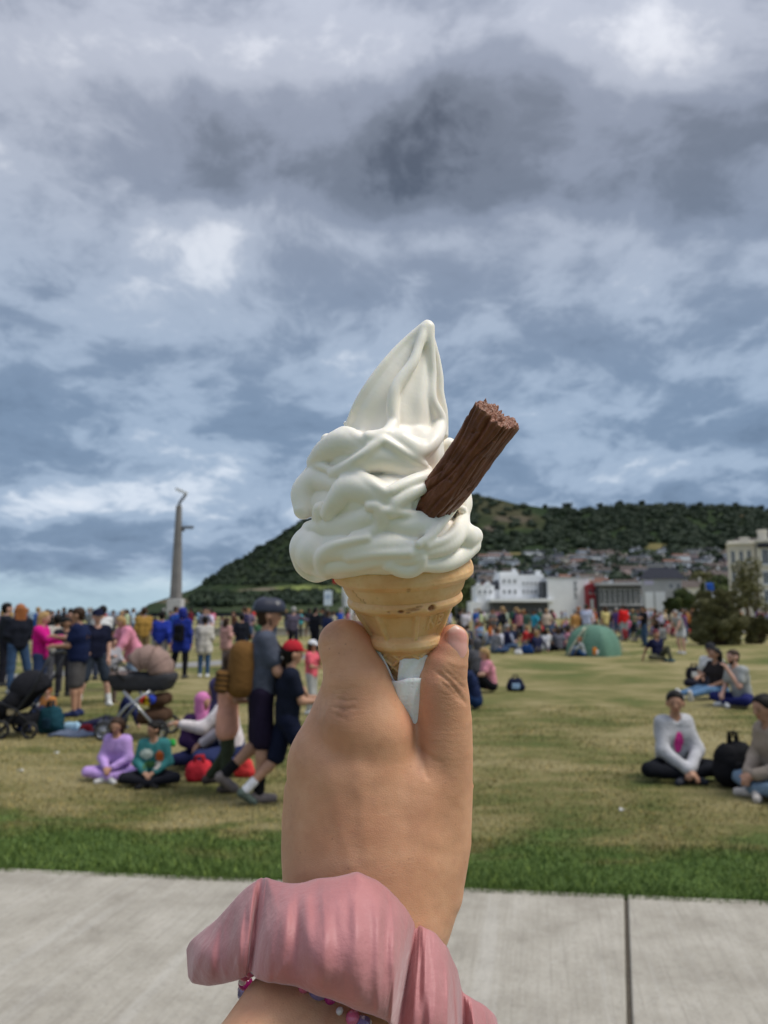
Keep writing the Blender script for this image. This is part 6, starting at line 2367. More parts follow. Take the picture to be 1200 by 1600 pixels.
CROWD_M = [attr_mat('crowd_skin', 'tone_skin', .6), attr_mat('crowd_top', 'tone_top'), attr_mat('crowd_bottom', 'tone_bottom'), attr_mat('crowd_shoe', 'tone_shoe'), attr_mat('crowd_hair', 'tone_hair', .5)]


def crowd_proto(sleeve, leg, hairk, **pose):
    J = joints(1.72, **pose)
    S = 1.0
    parts = body_parts(J)
    parts = [p for p in parts if not (p[0] == 'hand' and p[3] < .02)]
    g = grid_for(parts, .030, .14).tags()
    tg = {'torso': 1, 'head': 0, 'neck': 0, 'hand': 0, 'foot': 3, 'uarm': 1 if sleeve else 0, 'farm': 1 if sleeve == 'long' else 0, 'thigh': 2, 'calf': 2 if leg == 'long' else 0}
    for p in parts:
        inf = .012 if tg[p[0]] in (1, 2) else 0.0
        g.cone(p[1], p[2], p[3] + inf, p[4] + inf, .03, tagid=tg[p[0]])
    for s in (-1, 1):
        g.cone(J['pelvis'] + A3(s * .06, 0, -.02), J['pelvis'] + A3(s * .06, 0, .04), .118, .112, .02, tagid=2)
    c = J['head'] + J['hu'] * .045
    g.cone(c + J['hu'] * .05 - J['hf'] * .03, c + J['hu'] * .05, .10, .096, .01, tagid=4)
    g.cone(c - J['hf'] * .05, c - J['hf'] * .055 - J['hu'] * (.20 if hairk == 'long' else .03), .078, .055, .02, tagid=4)
    v, f, ft = g.nets(1)
    v[:, 2] -= v[:, 2].min()
    return np_mesh('person', v, f, True, CROWD_M, ft)


STAND = [crowd_proto('long', 'long', 'short'), crowd_proto('short', 'long', 'long', arms=('fold', 'fold')), crowd_proto('short', 'bare', 'short', arms=('hip', 'down'), legs=('wide', 'stand')),
         crowd_proto('long', 'long', 'long', arms=('phone', 'down'), head=(.3, .3)), crowd_proto('short', 'long', 'short', arms=('swingf', 'swingb'), legs=('back', 'fwd')), crowd_proto('long', 'bare', 'long', arms=('bag', 'fold'), legs=('fwd', 'back'))]
SIT = [crowd_proto('short', 'long', 'short', seat=True, legs=('cross', 'cross'), arms=('lap', 'lap'), lean=.2), crowd_proto('long', 'long', 'long', seat=True, legs=('kneesup', 'kneesup'), arms=('hug', 'hug'), lean=.25),
       crowd_proto('short', 'bare', 'long', seat=True, legs=('straight', 'kneesup'), arms=('prop', 'prop'), lean=-.22), crowd_proto('long', 'long', 'short', seat=True, legs=('fold', 'cross'), arms=('prop', 'lap'), lean=.05)]
TOPS = [('white', (.66, .66, .68), 9), ('black', (.014, .014, .018), 14), ('navy', (.016, .022, .07), 10), ('grey', (.17, .17, .19), 8), ('pale blue', (.34, .42, .60), 6), ('red', (.48, .03, .03), 5), ('pink', (.62, .22, .28), 5), ('purple', (.12, .07, .17), 4),
        ('green', (.05, .13, .08), 4), ('mustard', (.45, .30, .07), 3), ('bright blue', (.03, .10, .40), 4), ('cream', (.55, .49, .38), 5), ('brown', (.13, .075, .05), 5), ('maroon', (.16, .02, .03), 3), ('orange', (.60, .20, .05), 2), ('turquoise', (.04, .38, .50), 2)]
BOTS = [(.02, .022, .03), (.05, .09, .18), (.09, .14, .24), (.20, .17, .13), (.014, .014, .016), (.30, .29, .28)]
SHOES = [(.6, .6, .6), (.03, .03, .03), (.2, .15, .1)]
_skc = list(SKINS.values())
_hrc = list(HAIRC.values())


BNAMES = ['charcoal trousers', 'blue jeans', 'pale jeans', 'khaki trousers', 'black trousers', 'grey trousers']
HNAMES = ['black', 'brown', 'blonde', 'ginger', 'grey']


def where_is(px):
    for lim, txt in ((40, 'behind fair-haired one in jeans'), (110, 'behind the magenta woman'), (190, 'behind the man in navy'), (262, 'left of the stone column'), (330, 'right of the stone column'), (400, 'left of the bike helmet'),
                     (470, 'right of the bike helmet'), (600, 'below the sign and flag'), (745, 'beside the thumb'), (800, 'below the hotel wing'), (852, 'below the hotel'), (915, 'below the white box'), (940, 'below the red building'), (1003, 'below the glass pavilion'),
                     (1110, 'below the dark-roofed house')):
        if px < lim:
            return txt
    return 'below the cream terrace'


def crowd_person(mesh, p, rz, H, topname, top, label, group, r, hair, bot):
    o = link('person', mesh)
    o.location = p
    o.rotation_euler = (0, 0, rz)
    s = H / 1.72
    o.scale = (s, s, s)
    o['tone_top'] = top
    o['tone_bottom'] = BOTS[bot]
    o['tone_shoe'] = r.choice(SHOES)
    o['tone_skin'] = r.choice(_skc[:3])
    o['tone_hair'] = _hrc[hair]
    tag(o, label, 'person', group)
    return o


def scatter_crowd():
    r = random.Random(42)
    bag = [t for t in TOPS for _ in range(t[2])]
    taken = []
    seen_looks = set()

    def free(p, gap):
        for q in taken:
            if (p.x - q.x) ** 2 + (p.y - q.y) ** 2 < gap * gap:
                return False
        taken.append(p)
        return True
    zones = [
        # px range, ground row range, count, share sitting, where, spacing
        (690, 1090, 968, 984, 66, .1, 'in the far crowd before the white buildings', .55, 'farthest row'),
        (690, 1085, 982, 1004, 96, .45, 'in the middle of the crowd before the white buildings', .8, 'middle row'),
        (690, 905, 1002, 1022, 38, .8, 'at the near edge of the picnicking crowd', 1.0, 'nearest row'),
        (955, 1085, 984, 1004, 16, .5, 'on the grass between tent and bush', .9, 'nearer'),
        (1150, 1215, 975, 1000, 11, .2, 'beyond the big bush near the cream terrace', .7, ''),
        (-10, 215, 988, 1012, 36, .0, 'by the sea wall behind the standing group', .6, ''),
        (200, 560, 986, 1006, 44, .0, 'along the sea wall behind the walkers', .6, ''),
        (230, 520, 1008, 1022, 9, .0, 'on the grass before the sea wall', 1.0, 'nearer')]
    for (x0, x1, y0, y1, n, sit, where, gap, depth) in zones:
        k = tries = 0
        while k < n and tries < 4000:
            tries += 1
            px, py = r.uniform(x0, x1), r.uniform(y0, y1)
            if 905 < px < 975 and py > 1000:
                continue
            p = G(px, py)
            if not free(p, gap):
                continue
            kid0 = r.random() < .14
            sit0 = r.random() < sit
            for _try in range(25):
                tn, tc, _ = r.choice(bag)
                hair, bot = r.choices(range(5), (5, 6, 3, 1, 1))[0], r.randrange(len(BOTS))
                if (tn, hair, bot, kid0, sit0, depth, where_is(px)) not in seen_looks:
                    break
            seen_looks.add((tn, hair, bot, kid0, sit0, depth, where_is(px)))
            tc = tuple(c * r.uniform(.8, 1.2) for c in tc)
            sitting, kid = sit0, kid0
            H = r.uniform(1.05, 1.35) if kid else r.uniform(1.58, 1.82)
            near = where_is(px)
            lab = '%s-haired %s, %s top, %s, %s %s' % (HNAMES[hair], 'child' if kid else 'person', tn, BNAMES[bot], 'sitting' if sitting else 'standing', (depth + ' ' if depth else '') + near)
            crowd_person(r.choice(SIT if sitting else STAND), p, r.uniform(0, 6.28), H, tn, tc, lab, 'crowd ' + where, r, hair, bot)
            k += 1


scatter_crowd()
# ------------------------------------------------------------------ town: each house a thing with walls, roof and openings
M_WHITE = mat('white_render', (.80, .81, .82), .85, .06, .5, .2, 6.0)
M_CREAM = mat('cream_render', (.70, .65, .55), .85, .10, .5, .25, 5.0)
M_PALEG = mat('grey_render', (.42, .42, .42), .85, .1, .5)
M_SLATE = mat('slate_roof', (.060, .062, .072), .9, .25, 1.5, .4, 8.0)
M_DSLATE = mat('dark_slate_roof', (.014, .016, .026), .9, .25, 1.5, .4, 8.0)
M_BROWNR = mat('brown_tile_roof', (.085, .065, .055), .85, .25, 1.5, .4, 8.0)
M_TERRA = mat('terracotta_roof', (.17, .085, .06), .85, .2, 1.5, .4, 8.0)
M_GLASS = mat('window_glass', (.045, .055, .070), .12, .3, 2.0, spec=.6)
M_FRAME = mat('window_frame', (.66, .66, .65), .6, .05)
M_REDW = mat('red_cladding', (.30, .030, .040), .7, .15, 1.0)
M_DARKW = mat('dark_cladding', (.06, .065, .07), .7, .2, 1.0)


class Bld:
    """a building laid out by photo pixels at distance Y; front wall faces the camera"""
    def __init__(self, name, label, cat, pxc, Y, group=None, turned=False):
        self.Y = Y
        b = AT(pxc, 955, Y)
        self.x0 = b.x
        az = math.atan2(b.x, b.y) if turned else 0.0        # turned: its side runs straight away from the lawn
        self.k = math.cos(az)
        self.root = thing(name, label, cat, (b.x, Y, 0), -az, group)

    def x(self, px):
        return (AT(px, 955, self.Y).x - self.x0) * self.k

    def z(self, row):
        return AT(600, row, self.Y).z

    def wall(self, p0, p1, r0, r1, m, depth=9.0, off=0.0, nm='wall', bevel=.03):
        mb = MB()
        mb.box((self.x(p0), off, self.z(r1)), (self.x(p1), off + depth, self.z(r0)))
        return mb.build(nm, m, self.root, bevel=bevel)

    def window(self, p0, p1, r0, r1, off=0.0, bars=1, m=None):
        x0, x1, z0, z1 = self.x(p0), self.x(p1), self.z(r1), self.z(r0)
        t = min(.12, (x1 - x0) * .12)
        mb = MB()
        mb.box((x0, off - .05, z0), (x1, off + .02, z0 + t))
        mb.box((x0, off - .05, z1 - t), (x1, off + .02, z1))
        mb.box((x0, off - .05, z0 + t), (x0 + t, off + .02, z1 - t))
        mb.box((x1 - t, off - .05, z0 + t), (x1, off + .02, z1 - t))
        for i in range(bars):
            xb = x0 + (x1 - x0) * (i + 1) / (bars + 1)
            mb.box((xb - t * .35, off - .045, z0 + t), (xb + t * .35, off + .02, z1 - t))
        w_ = mb.build('window', m or M_FRAME, self.root)
        mb = MB()
        mb.box((x0 + t * .5, off - .02, z0 + t * .5), (x1 - t * .5, off + .015, z1 - t * .5))
        mb.build('pane', M_GLASS, w_)
        mb = MB()
        mb.box((x0 - .08, off - .16, z0 - .12), (x1 + .08, off + .01, z0 - .003))
        mb.build('sill', M_FRAME, w_)
        return w_

    def roof(self, p0, p1, r_top, r_eave, m, depth=9.0, off=0.0, hip=.0, axis='x', over=.25, nm='roof'):
        x0, x1, ze, zt = self.x(p0) - over, self.x(p1) + over, self.z(r_eave) + .004, self.z(r_top)
        y0, y1 = off - over, off + depth + over
        mb = MB()
        if axis == 'x':
            h = (x1 - x0) * hip
            mb.add([(x0, y0, ze), (x1, y0, ze), (x1, y1, ze), (x0, y1, ze), (x0 + h, (y0 + y1) / 2, zt), (x1 - h, (y0 + y1) / 2, zt)],
                   [(0, 1, 5, 4), (2, 3, 4, 5), (1, 2, 5), (3, 0, 4), (3, 2, 1, 0)])
        else:
            mb.add([(x0, y0, ze), (x1, y0, ze), (x1, y1, ze), (x0, y1, ze), ((x0 + x1) / 2, y0, zt), ((x0 + x1) / 2, y1, zt)],
                   [(0, 4, 5, 3), (1, 2, 5, 4), (0, 1, 4), (2, 3, 5), (3, 2, 1, 0)])
        return mb.build(nm, m, self.root)

    def chimney(self, p0, p1, r0, r1, m, off=3.0, d=.9):
        mb = MB()
        mb.box((self.x(p0), off, self.z(r1)), (self.x(p1), off + d, self.z(r0)))
        mb.box((self.x(p0) - .08, off - .08, self.z(r0) - .25), (self.x(p1) + .08, off + d + .08, self.z(r0) - .10))
        return mb.build('chimney', m, self.root)


h_ = Bld('hotel', 'white rendered hotel with stepped gables, chimneys and a long flat canopy', 'building', 800, 165)
h_.wall(782, 851, 898, 966, M_WHITE, 11)
h_.wall(783, 812, 893, 898, M_WHITE, 8, .5, 'parapet')
h_.wall(744, 772, 915, 966, M_WHITE, 9, -.8, 'side_wing')
h_.wall(772, 784, 921, 966, M_WHITE, 9, .9, 'link_wall')
h_.roof(771, 786, 906, 921, M_SLATE, 8, .9, 0, 'y', .1, 'link_roof')
h_.roof(758, 768, 909, 915, M_WHITE, 3, -.9, 0, 'y', .05, 'pediment')
h_.roof(744, 752, 911, 915, M_WHITE, 3, -.9, 0, 'y', .05, 'pediment')
h_.wall(814, 834, 895, 898, M_DSLATE, 6, 1.0, 'slate_roof_piece')  # dark slate piece of the roof
h_.chimney(840, 848, 891, 900, M_WHITE, 1.0)
h_.chimney(806, 812, 888, 894, M_WHITE, 3.0)
h_.wall(760, 856, 936, 941, M_WHITE, 5.0, -5.5, 'canopy')
h_.wall(764, 852, 941, 965, M_DARKW, 4.0, -4.6, 'canopy_glazing')
h_.wall(733, 748, 940, 966, M_WHITE, 6, -2.0, 'lean_to')
for r0, r1 in ((909, 914), (921, 928)):
    for i in range(5):
        h_.window(817 + i * 6.2, 821 + i * 6.2, r0, r1, 0.0, 1)
for i in range(3):
    h_.window(786 + i * 8.4, 791 + i * 8.4, 905, 911, 0.0, 1)
    h_.window(786 + i * 8.4, 791 + i * 8.4, 921, 928, 0.0, 1)
for i in range(3):
    h_.window(747 + i * 8.2, 752 + i * 8.2, 922, 928, -.8, 1)

w_ = Bld('gallery_block', 'plain white box-shaped building with dark lettering running down its front', 'building', 888, 160)
w_.wall(857, 922, 903, 966, M_WHITE, 12)
w_.wall(856, 923, 901.6, 903, M_PALEG, 12.3, -.15, 'parapet')
w_.wall(850, 857, 908, 966, M_DARKW, 8, 1.0, 'dark_gap_side')  # dark narrow building side filling the dark gap next to the hotel
rr_ = random.Random(9)
for i in range(7):                      # the sign down the wall: too far to read, seven dark characters
    r0 = 908 + i * 4.1
    mb = MB()
    X0, X1, Z0, Z1 = w_.x(898), w_.x(902.4), w_.z(r0 + 3.1), w_.z(r0)
    t = (X1 - X0) * .22
    mb.box((X0, -.06, Z0), (X0 + t, .0, Z1))
    if i % 3 != 1:
        mb.box((X1 - t, -.06, Z0), (X1, .0, Z1))
    mb.box((X0 + t, -.06, (Z0 + Z1) / 2 - t * .4), (X1 - t * (i % 3 != 1), .0, (Z0 + Z1) / 2 + t * .4))
    if i % 2:
        mb.box((X0 + t, -.06, Z1 - t * .8), (X1 - t * (i % 3 != 1), .0, Z1))
    mb.build('sign_character', mat('sign_dark', (.10, .11, .13), .7, .1), w_.root)

k_ = Bld('red_building', 'narrow dark red building between the white box and the glass pavilion', 'building', 926, 158)
k_.wall(918, 934.5, 915, 966, M_REDW, 9)
k_.roof(918, 934.5, 911, 915, M_REDW, 9, 0, 0, 'y', .1)
k_.window(921, 925, 920, 927, 0, 0, M_REDW)
k_.window(928, 932, 920, 927, 0, 0, M_REDW)
mb = MB()
mb.box((k_.x(923), -.06, k_.z(962)), (k_.x(928), .01, k_.z(936)))
mb.build('door', M_FRAME, k_.root)

g_ = Bld('glass_pavilion', 'low grey pavilion with a pale flat roof and glazed front', 'building', 968, 156)
g_.wall(936, 1003, 915, 966, M_DARKW, 8)
g_.wall(934, 1005, 911, 915, M_PALEG, 10, -1.2, 'roof')
for i in range(8):
    g_.window(938 + i * 8.1, 945 + i * 8.1, 919, 945, 0, 1)

d_ = Bld('dark_roofed_house', 'grey house under a big dark hipped slate roof with two white garage doors', 'house', 1004, 140, turned=True)
d_.wall(1004, 1070, 905, 968, M_PALEG, 9)
d_.roof(1003, 1071, 884, 905, M_DSLATE, 9, 0, .24, 'x', .35)
for a, b in ((1009, 1022), (1025, 1040)):
    mb = MB()
    mb.box((d_.x(a), -.05, d_.z(966)), (d_.x(b), .02, d_.z(925)))
    mb.build('garage_door', M_WHITE, d_.root)
mb = MB()
mb.box((d_.x(1008), -.07, d_.z(914)), (d_.x(1023), .0, d_.z(906.5)))
mb.build('sign_panel', mat('lilac_panel', (.55, .52, .66), .6, .05), d_.root)
d_.window(1047, 1053, 912, 921, 0, 1)
d_.window(1058, 1064, 912, 921, 0, 1)
d_.chimney(1048, 1053, 878, 890, M_PALEG, 4.0)

c_ = Bld('cottage', 'cream cottage with a brown roof right of the dark-roofed house', 'house', 1070, 130, turned=True)
c_.wall(1070, 1102, 918, 968, M_CREAM, 7)
c_.roof(1069, 1103, 906, 918, M_BROWNR, 7, 0, 0, 'x', .2)
c_.window(1075, 1081, 924, 933, 0, 1)
c_.window(1090, 1096, 924, 933, 0, 1)
c_.chimney(1094, 1098, 901, 912, M_CREAM, 3.0)
c_ = Bld('long_roofed_house', 'long brown-roofed house partly behind dark trees near the cream terrace', 'house', 1085, 150, turned=True)
c_.wall(1085, 1150, 905, 968, M_PALEG, 9)
c_.roof(1084, 1151, 892, 905, M_BROWNR, 9, 0, .08, 'x', .3)
c_.window(1100, 1106, 910, 917, 0, 1)
c_.window(1116, 1122, 910, 917, 0, 1)

t_ = Bld('cream_terrace', 'tall cream seaside terrace with sash windows, cornice and chimneys', 'house', 1142, 84, turned=True)
t_.wall(1142, 1185, 852, 978, M_CREAM, 10)
t_.wall(1140, 1186.5, 848.5, 852, M_CREAM, 10.6, -.30, 'cornice')
t_.wall(1142.5, 1185, 845.5, 848.5, M_CREAM, 10, .05, 'parapet')
t_.wall(1186.8, 1250, 850, 978, M_CREAM, 10, -.9, 'bay_wall')
t_.wall(1185.5, 1252, 846, 850, M_CREAM, 10.8, -1.15, 'bay_cornice')
t_.wall(1188, 1240, 852.5, 858, M_DSLATE, .5, -1.28, 'awning')
t_.chimney(1163, 1178, 838, 846, M_CREAM, 2.0, 1.2)
t_.chimney(1192, 1207, 826, 846, M_CREAM, 2.5, 1.4)
t_.roof(1150, 1200, 836, 846, M_BROWNR, 8, 1.2, .2, 'x', .1)
for a in (1147, 1160, 1172):
    for r0, r1 in ((861, 880), (890, 907), (916, 936)):
        t_.window(a, a + 6.5, r0, r1, 0.0, 1)
        mb = MB()
        mb.box((t_.x(a - 1), -.14, t_.z(r0 - 1.4)), (t_.x(a + 7.5), .0, t_.z(r0 - 2.8)))
        mb.build('lintel', M_CREAM, t_.root)
for r0, r1 in ((860, 884), (894, 914), (922, 942)):
    t_.window(1194, 1206, r0, r1, -.9, 1)
    t_.window(1214, 1226, r0, r1, -.9, 1)
for i in range(11):
    mb = MB()
    zt, zb = t_.z(854 + i * 9), t_.z(860.5 + i * 9)
    mb.box((t_.x(1141.4), -.06, zb), (t_.x(1143.6 + (i % 2)), .25, zt))
    mb.build('quoin', M_CREAM, t_.root)


def build_hill_houses():
    """houses of the hillside town, by rows up the slope"""
    r = random.Random(77)
    walls = [(M_WHITE, 'white'), (M_WHITE, 'white'), (M_WHITE, 'white'), (M_CREAM, 'cream'), (M_PALEG, 'grey'), (mat('blue_render', (.42, .47, .55), .85, .1), 'pale blue'), (mat('pink_render', (.55, .40, .36), .85, .1), 'pinkish')]
    roofs = [(M_SLATE, 'slate'), (M_SLATE, 'slate'), (M_BROWNR, 'brown'), (M_DSLATE, 'dark slate'), (M_BROWNR, 'brown'), (M_SLATE, 'slate'), (M_DSLATE, 'dark slate'), (M_TERRA, 'terracotta')]
    protos = {}

    def proto(W, D, Hh, wi, ri, kind):
        key = (W, kind, wi, ri)
        if key not in protos:
            mw = MB()
            mw.box((-W / 2, -D / 2, -4), (W / 2, D / 2, Hh))
            mr = MB()
            o_ = .4
            zt = Hh + D * .28
            if kind:
                mr.add([(-W / 2 - o_, -D / 2 - o_, Hh + .02), (W / 2 + o_, -D / 2 - o_, Hh + .02), (W / 2 + o_, D / 2 + o_, Hh + .02), (-W / 2 - o_, D / 2 + o_, Hh + .02), (-W / 2 + D * .3, 0, zt), (W / 2 - D * .3, 0, zt)],
                       [(0, 1, 5, 4), (2, 3, 4, 5), (1, 2, 5), (3, 0, 4), (3, 2, 1, 0)])
            else:
                mr.add([(-W / 2 - o_, -D / 2 - o_, Hh + .02), (W / 2 + o_, -D / 2 - o_, Hh + .02), (W / 2 + o_, D / 2 + o_, Hh + .02), (-W / 2 - o_, D / 2 + o_, Hh + .02), (-W / 2 - o_, 0, zt), (W / 2 + o_, 0, zt)],
                       [(0, 1, 5, 4), (2, 3, 4, 5), (1, 2, 5), (3, 0, 4), (3, 2, 1, 0)])
            mc = MB()
            mc.box((W * .28, -.6, Hh + .5), (W * .28 + 1.1, .6, zt + 1.3))
            wins = MB()
            nwin = max(2, int(W / 3.2))
            wm = MB()
            wm.box((-.65, -.06, -.75), (.65, .03, .75))
            protos[key] = (mw.mesh('wall', [walls[wi][0]]), mr.mesh('roof', [roofs[ri][0]]), mc.mesh('chimney', [walls[wi][0]]), wm.mesh('window', [M_GLASS]),
                           [(-W / 2 + W * (i + .5) / nwin, -D / 2, z) for i in range(nwin) for z in (1.4, 4.2) if z < Hh - .6])
        return protos[key]
    n = 0
    used = []
    looks = set()
    tries = 0
    while n < 135 and tries < 6000:
        tries += 1
        px = r.uniform(688, 1150)
        d = 260 + (r.random() ** .8) * 620
        row = float(hill_row(np.array(px), np.array(d)))
        if row < 866 and r.random() < .5:
            continue
        wpx = 12 * FPX / d
        if any(abs(px - a) < (wpx + b) * .40 and abs(row - c) < 3.8 for a, b, c in used):
            continue
        for _try in range(30):
            W = r.choice((9, 12, 17, 24))
            wi, ri, kind = r.randrange(len(walls)), r.randrange(len(roofs)), r.random() < .3
            look = (W, walls[wi][1], roofs[ri][1], kind, 0 if row > 905 else 1 if row > 884 else 2, sum(px > q for q in (745, 850, 930, 1000, 1075)))
            if look not in looks:
                break
        looks.add(look)
        used.append((px, W * FPX / d, row))
        Hh = 5.6 if W > 9 else 4.8
        mw, mr, mc, wm, wl = proto(W, 8.0, Hh, wi, ri, kind)
        p = hill_point(px, d, -.3)
        col, rf = walls[wi][1], roofs[ri][1]
        size = {9: 'small', 12: 'two-storey', 17: 'wide', 24: 'long'}[W]
        where = 'low on slope' if row > 905 else 'mid slope' if row > 884 else 'high on slope'
        near = 'by the wafer cone' if px < 745 else 'above the hotel' if px < 850 else 'above the white box' if px < 930 else 'above the pavilion' if px < 1000 else 'above the dark-roofed house' if px < 1075 else 'by the terrace'
        root = thing('house', '%s %s house with %s %s roof %s %s' % (size, col, 'hipped' if kind else 'gabled', rf, where, near), 'house', p, r.uniform(-.5, .5), 'houses on the hillside')
        link('wall', mw, root)
        rf_ = link('roof', mr, root)
        link('chimney', mc, rf_)
        if d < 560:
            for (wx, wy, wz) in wl:
                o = link('window', wm, root)
                o.location = (wx, wy, wz)
        n += 1


build_hill_houses()

# ------------------------------------------------------------------ bushes, near trees, small street things
def bush(name, label, px, row, wpx, hpx, m, r, leaf, n=26, dens=900):
    b = G(px, row)
    s = b.y / FPX
    w_, hh = wpx * s, hpx * s
    root = thing(name, label, 'bush', b)
    cs, st = [], MB()
    for i in range(n):
        a = r.uniform(0, 2 * math.pi)
        q = math.sqrt(r.uniform(0, 1)) * .40 * w_
        rad = r.uniform(.06, .13) * w_
        x, y = q * math.cos(a), q * math.sin(a) * .7
        top = hh * (1 - .55 * (abs(x) / (w_ * .5)) ** 2) - rad * .6
        z = r.uniform(rad * .5, max(rad * .6, top))
        cs.append((x, y, z, rad))
        st.tube([(x * .2, y * .2, -.03), (x * .6, y * .6, z * .5), (x, y, z)], [.025 * hh, .016 * hh, .006 * hh], 5)
    # loose shoots that break the outline
    for i in range(n):
        a = r.uniform(0, 2 * math.pi)
        x, y = .42 * w_ * math.cos(a) * r.uniform(.3, 1.1), .3 * w_ * math.sin(a)
        z = hh * r.uniform(.6, 1.08) * (1 - .4 * (abs(x) / (w_ * .5)) ** 2)
        cs.append((x, y, z, .05 * w_))
        st.tube([(x * .6, y * .6, z * .4), (x, y, z)], [.010 * hh, .004 * hh], 4)
    st.build('stems', M_BARK, root, True)
    V, F = leaf_cloud(r, cs, dens / (w_ * .14) ** 2 / n * 3.2, leaf, .9)
    link('foliage', np_mesh('foliage', V, F, False, [m]), root)
    return root


_r = np.random.RandomState(8)
bush('bush', 'big straggly olive-green bush on the lawn before the cream terrace', 1126, 1008, 88, 78, M_SCRUB, _r, .05, 64, 9000)
bush('bush', 'low dark shrub under the right flank of the big bush', 1186, 1006, 50, 38, M_SCRUB, _r, .045, 30, 3200)
bush('bush', 'small dark bush at the foot of the dark-roofed house', 1052, 984, 30, 46, M_LEAF, _r, .10, 14, 1500)
for i, (px, Y, top, wd, lab, m) in enumerate([
        (1118, 100, 899, 5.2, 'dense dark tree left of the cream terrace', M_LEAF), (1064, 110, 918, 4.4, 'rounded dark tree right of the garage doors', M_LEAF),
        (703, 190, 898, 13, 'dark tree showing right beside the wafer cone', M_LEAF), (722, 200, 902, 12, 'second dark tree from the cone, left of the hotel', M_LEAF), (738, 215, 906, 10, 'dark tree close against the hotel side wing', M_LEAF),
        (1166, 72, 866, 3.8, 'thin young tree with olive leaves before the cream terrace', M_OLIVE), (1184, 66, 908, 3.0, 'small olive-leaved sapling below the terrace bay', M_OLIVE), (1098, 150, 886, 7, 'light green tree behind the cottage roof', M_OLIVE)]):
    b = AT(px, 955, Y)
    hgt = AT(px, top, Y).z
    b.z = 0
    sparse = m is M_OLIVE and i in (5, 6)
    make_tree('tree', lab, 'trees before the town', b, hgt, wd, _r, m, leaf=wd * (.035 if not sparse else .03), trunk_h=.38 if sparse else .2, lumps=8 if sparse else 16, n_each=150 if sparse else 330)


def small_flag():
    Y = 62.0
    b = AT(1109, 955, Y)
    b.z = 0
    root = thing('banner', 'blue and white feather banner above the big bush', 'banner', b)
    z = lambda row: AT(600, row, Y).z
    mb = MB()
    mb.tube([(-.25, 0, 0), (-.25, 0, z(908))], .03, 6)
    mb.build('pole', mat('pole_grey', (.40, .41, .40), .6, .1), root)
    for nm, r0, r1, c in (('upper_cloth', 911, 924, (.03, .10, .42)), ('lower_cloth', 924.2, 940, (.62, .64, .68))):
        rows = [[(-.22 + u * .62 + .1 * (r_ - 911) / 20, .06 * math.sin(u * 4 + r_), z(r_)) for u in (0, .25, .5, .75, 1)] for r_ in np.linspace(r0, r1, 6)]
        mb = MB()
        mb.sheet(rows)
        mb.build(nm, fabric(c, 'banner'), root, True, solid=.012)
    Y = 70.0
    b = AT(713, 955, Y)
    b.z = 0
    root = thing('globe_lamp', 'white globe street lamp showing right of the wafer cone', 'street lamp', b)
    zt = AT(713, 932, Y).z
    mb = MB()
    mb.tube([(0, 0, 0), (0, 0, .6), (0, 0, .65), (0, 0, zt - .28)], [.09, .08, .055, .04], 8)
    mb.build('post', M_DARKW, root, True)
    mb = MB()
    mb.lathe([(.001, zt - .3)] + [(.29 * math.sin(math.pi * i / 10), zt - .29 * math.cos(math.pi * i / 10)) for i in range(1, 10)] + [(.001, zt + .29)], 16)
    mb.build('globe', mat('globe_white', (.75, .74, .70), .3, .03), root, True)


small_flag()


# ------------------------------------------------------------------ the green tent
def build_tent():
    b = G(928, 1024)
    s = b.y / FPX
    root = thing('tent', 'small green dome tent with an open porch on the lawn', 'tent', b, math.radians(8))
    R, Hh = 37 * s, 46 * s
    M_T = fabric((.115, .225, .165), 'tent', .6)
    rows = []
    n = 48
    for i in range(15):
        t = i / 14
        z = Hh * math.sin(t * math.pi / 2) ** .9
        row = []
        for j in range(n + 1):
            a = 2 * math.pi * j / n
            sq = 1.0 / max(abs(math.cos(a + P_ / 4)), abs(math.sin(a + P_ / 4))) ** .55
            rr = R * (math.cos(t * math.pi / 2) ** .75) * sq * (1 - .06 * abs(math.sin(2 * a)) * math.sin(t * P_))
            row.append((rr * math.cos(a), rr * math.sin(a), z))
        rows.append(row)
    mb = MB()
    mb.sheet(rows)
    mb.build('flysheet', M_T, root, True)
    for k in (0, 1):
        mb = MB()
        pts = []
        for i in range(-14, 15):
            t = abs(i) / 14
            t = 1 - t
            z = Hh * math.sin(t * math.pi / 2) ** .9 + .02
            rr = R * (math.cos(t * math.pi / 2) ** .75) * 1.22 * (1 if i > 0 else -1)
            a = P_ / 4 + k * P_ / 2 - P_ / 4 + P_ / 4
            pts.append((rr * math.cos(a), rr * math.sin(a), z))
        mb.tube(pts, .014, 5)
        mb.build('pole', fabric((.30, .34, .26), 'polecol', .5), root, True)
    mb = MB()
    rows = []
    for i in range(7):
        t = i / 6
        rows.append([(-R * (1.28 - .75 * t) + .10 * u, -R * .55 + R * .75 * u, .02 + Hh * .92 * t ** .8) for u in (0, .33, .66, 1)])
    mb.sheet(rows)
    mb.build('porch_flap', fabric((.42, .42, .30), 'flap', .7), root, True, solid=.01)
    mb = MB()
    mb.box((-R * .98, -R * .80, .01), (-R * .30, -R * .30, .05))
    mb.build('groundsheet', fabric((.03, .04, .05)), root)
    for a in (-.5, 3.6, 1.2):
        mb = MB()
        mb.tube([(R * .7 * math.cos(a), R * .7 * math.sin(a), Hh * .55), (R * 1.5 * math.cos(a), R * 1.5 * math.sin(a), .0)], .006, 4)
        mb.build('guy_line', fabric((.5, .5, .45)), root)


build_tent()


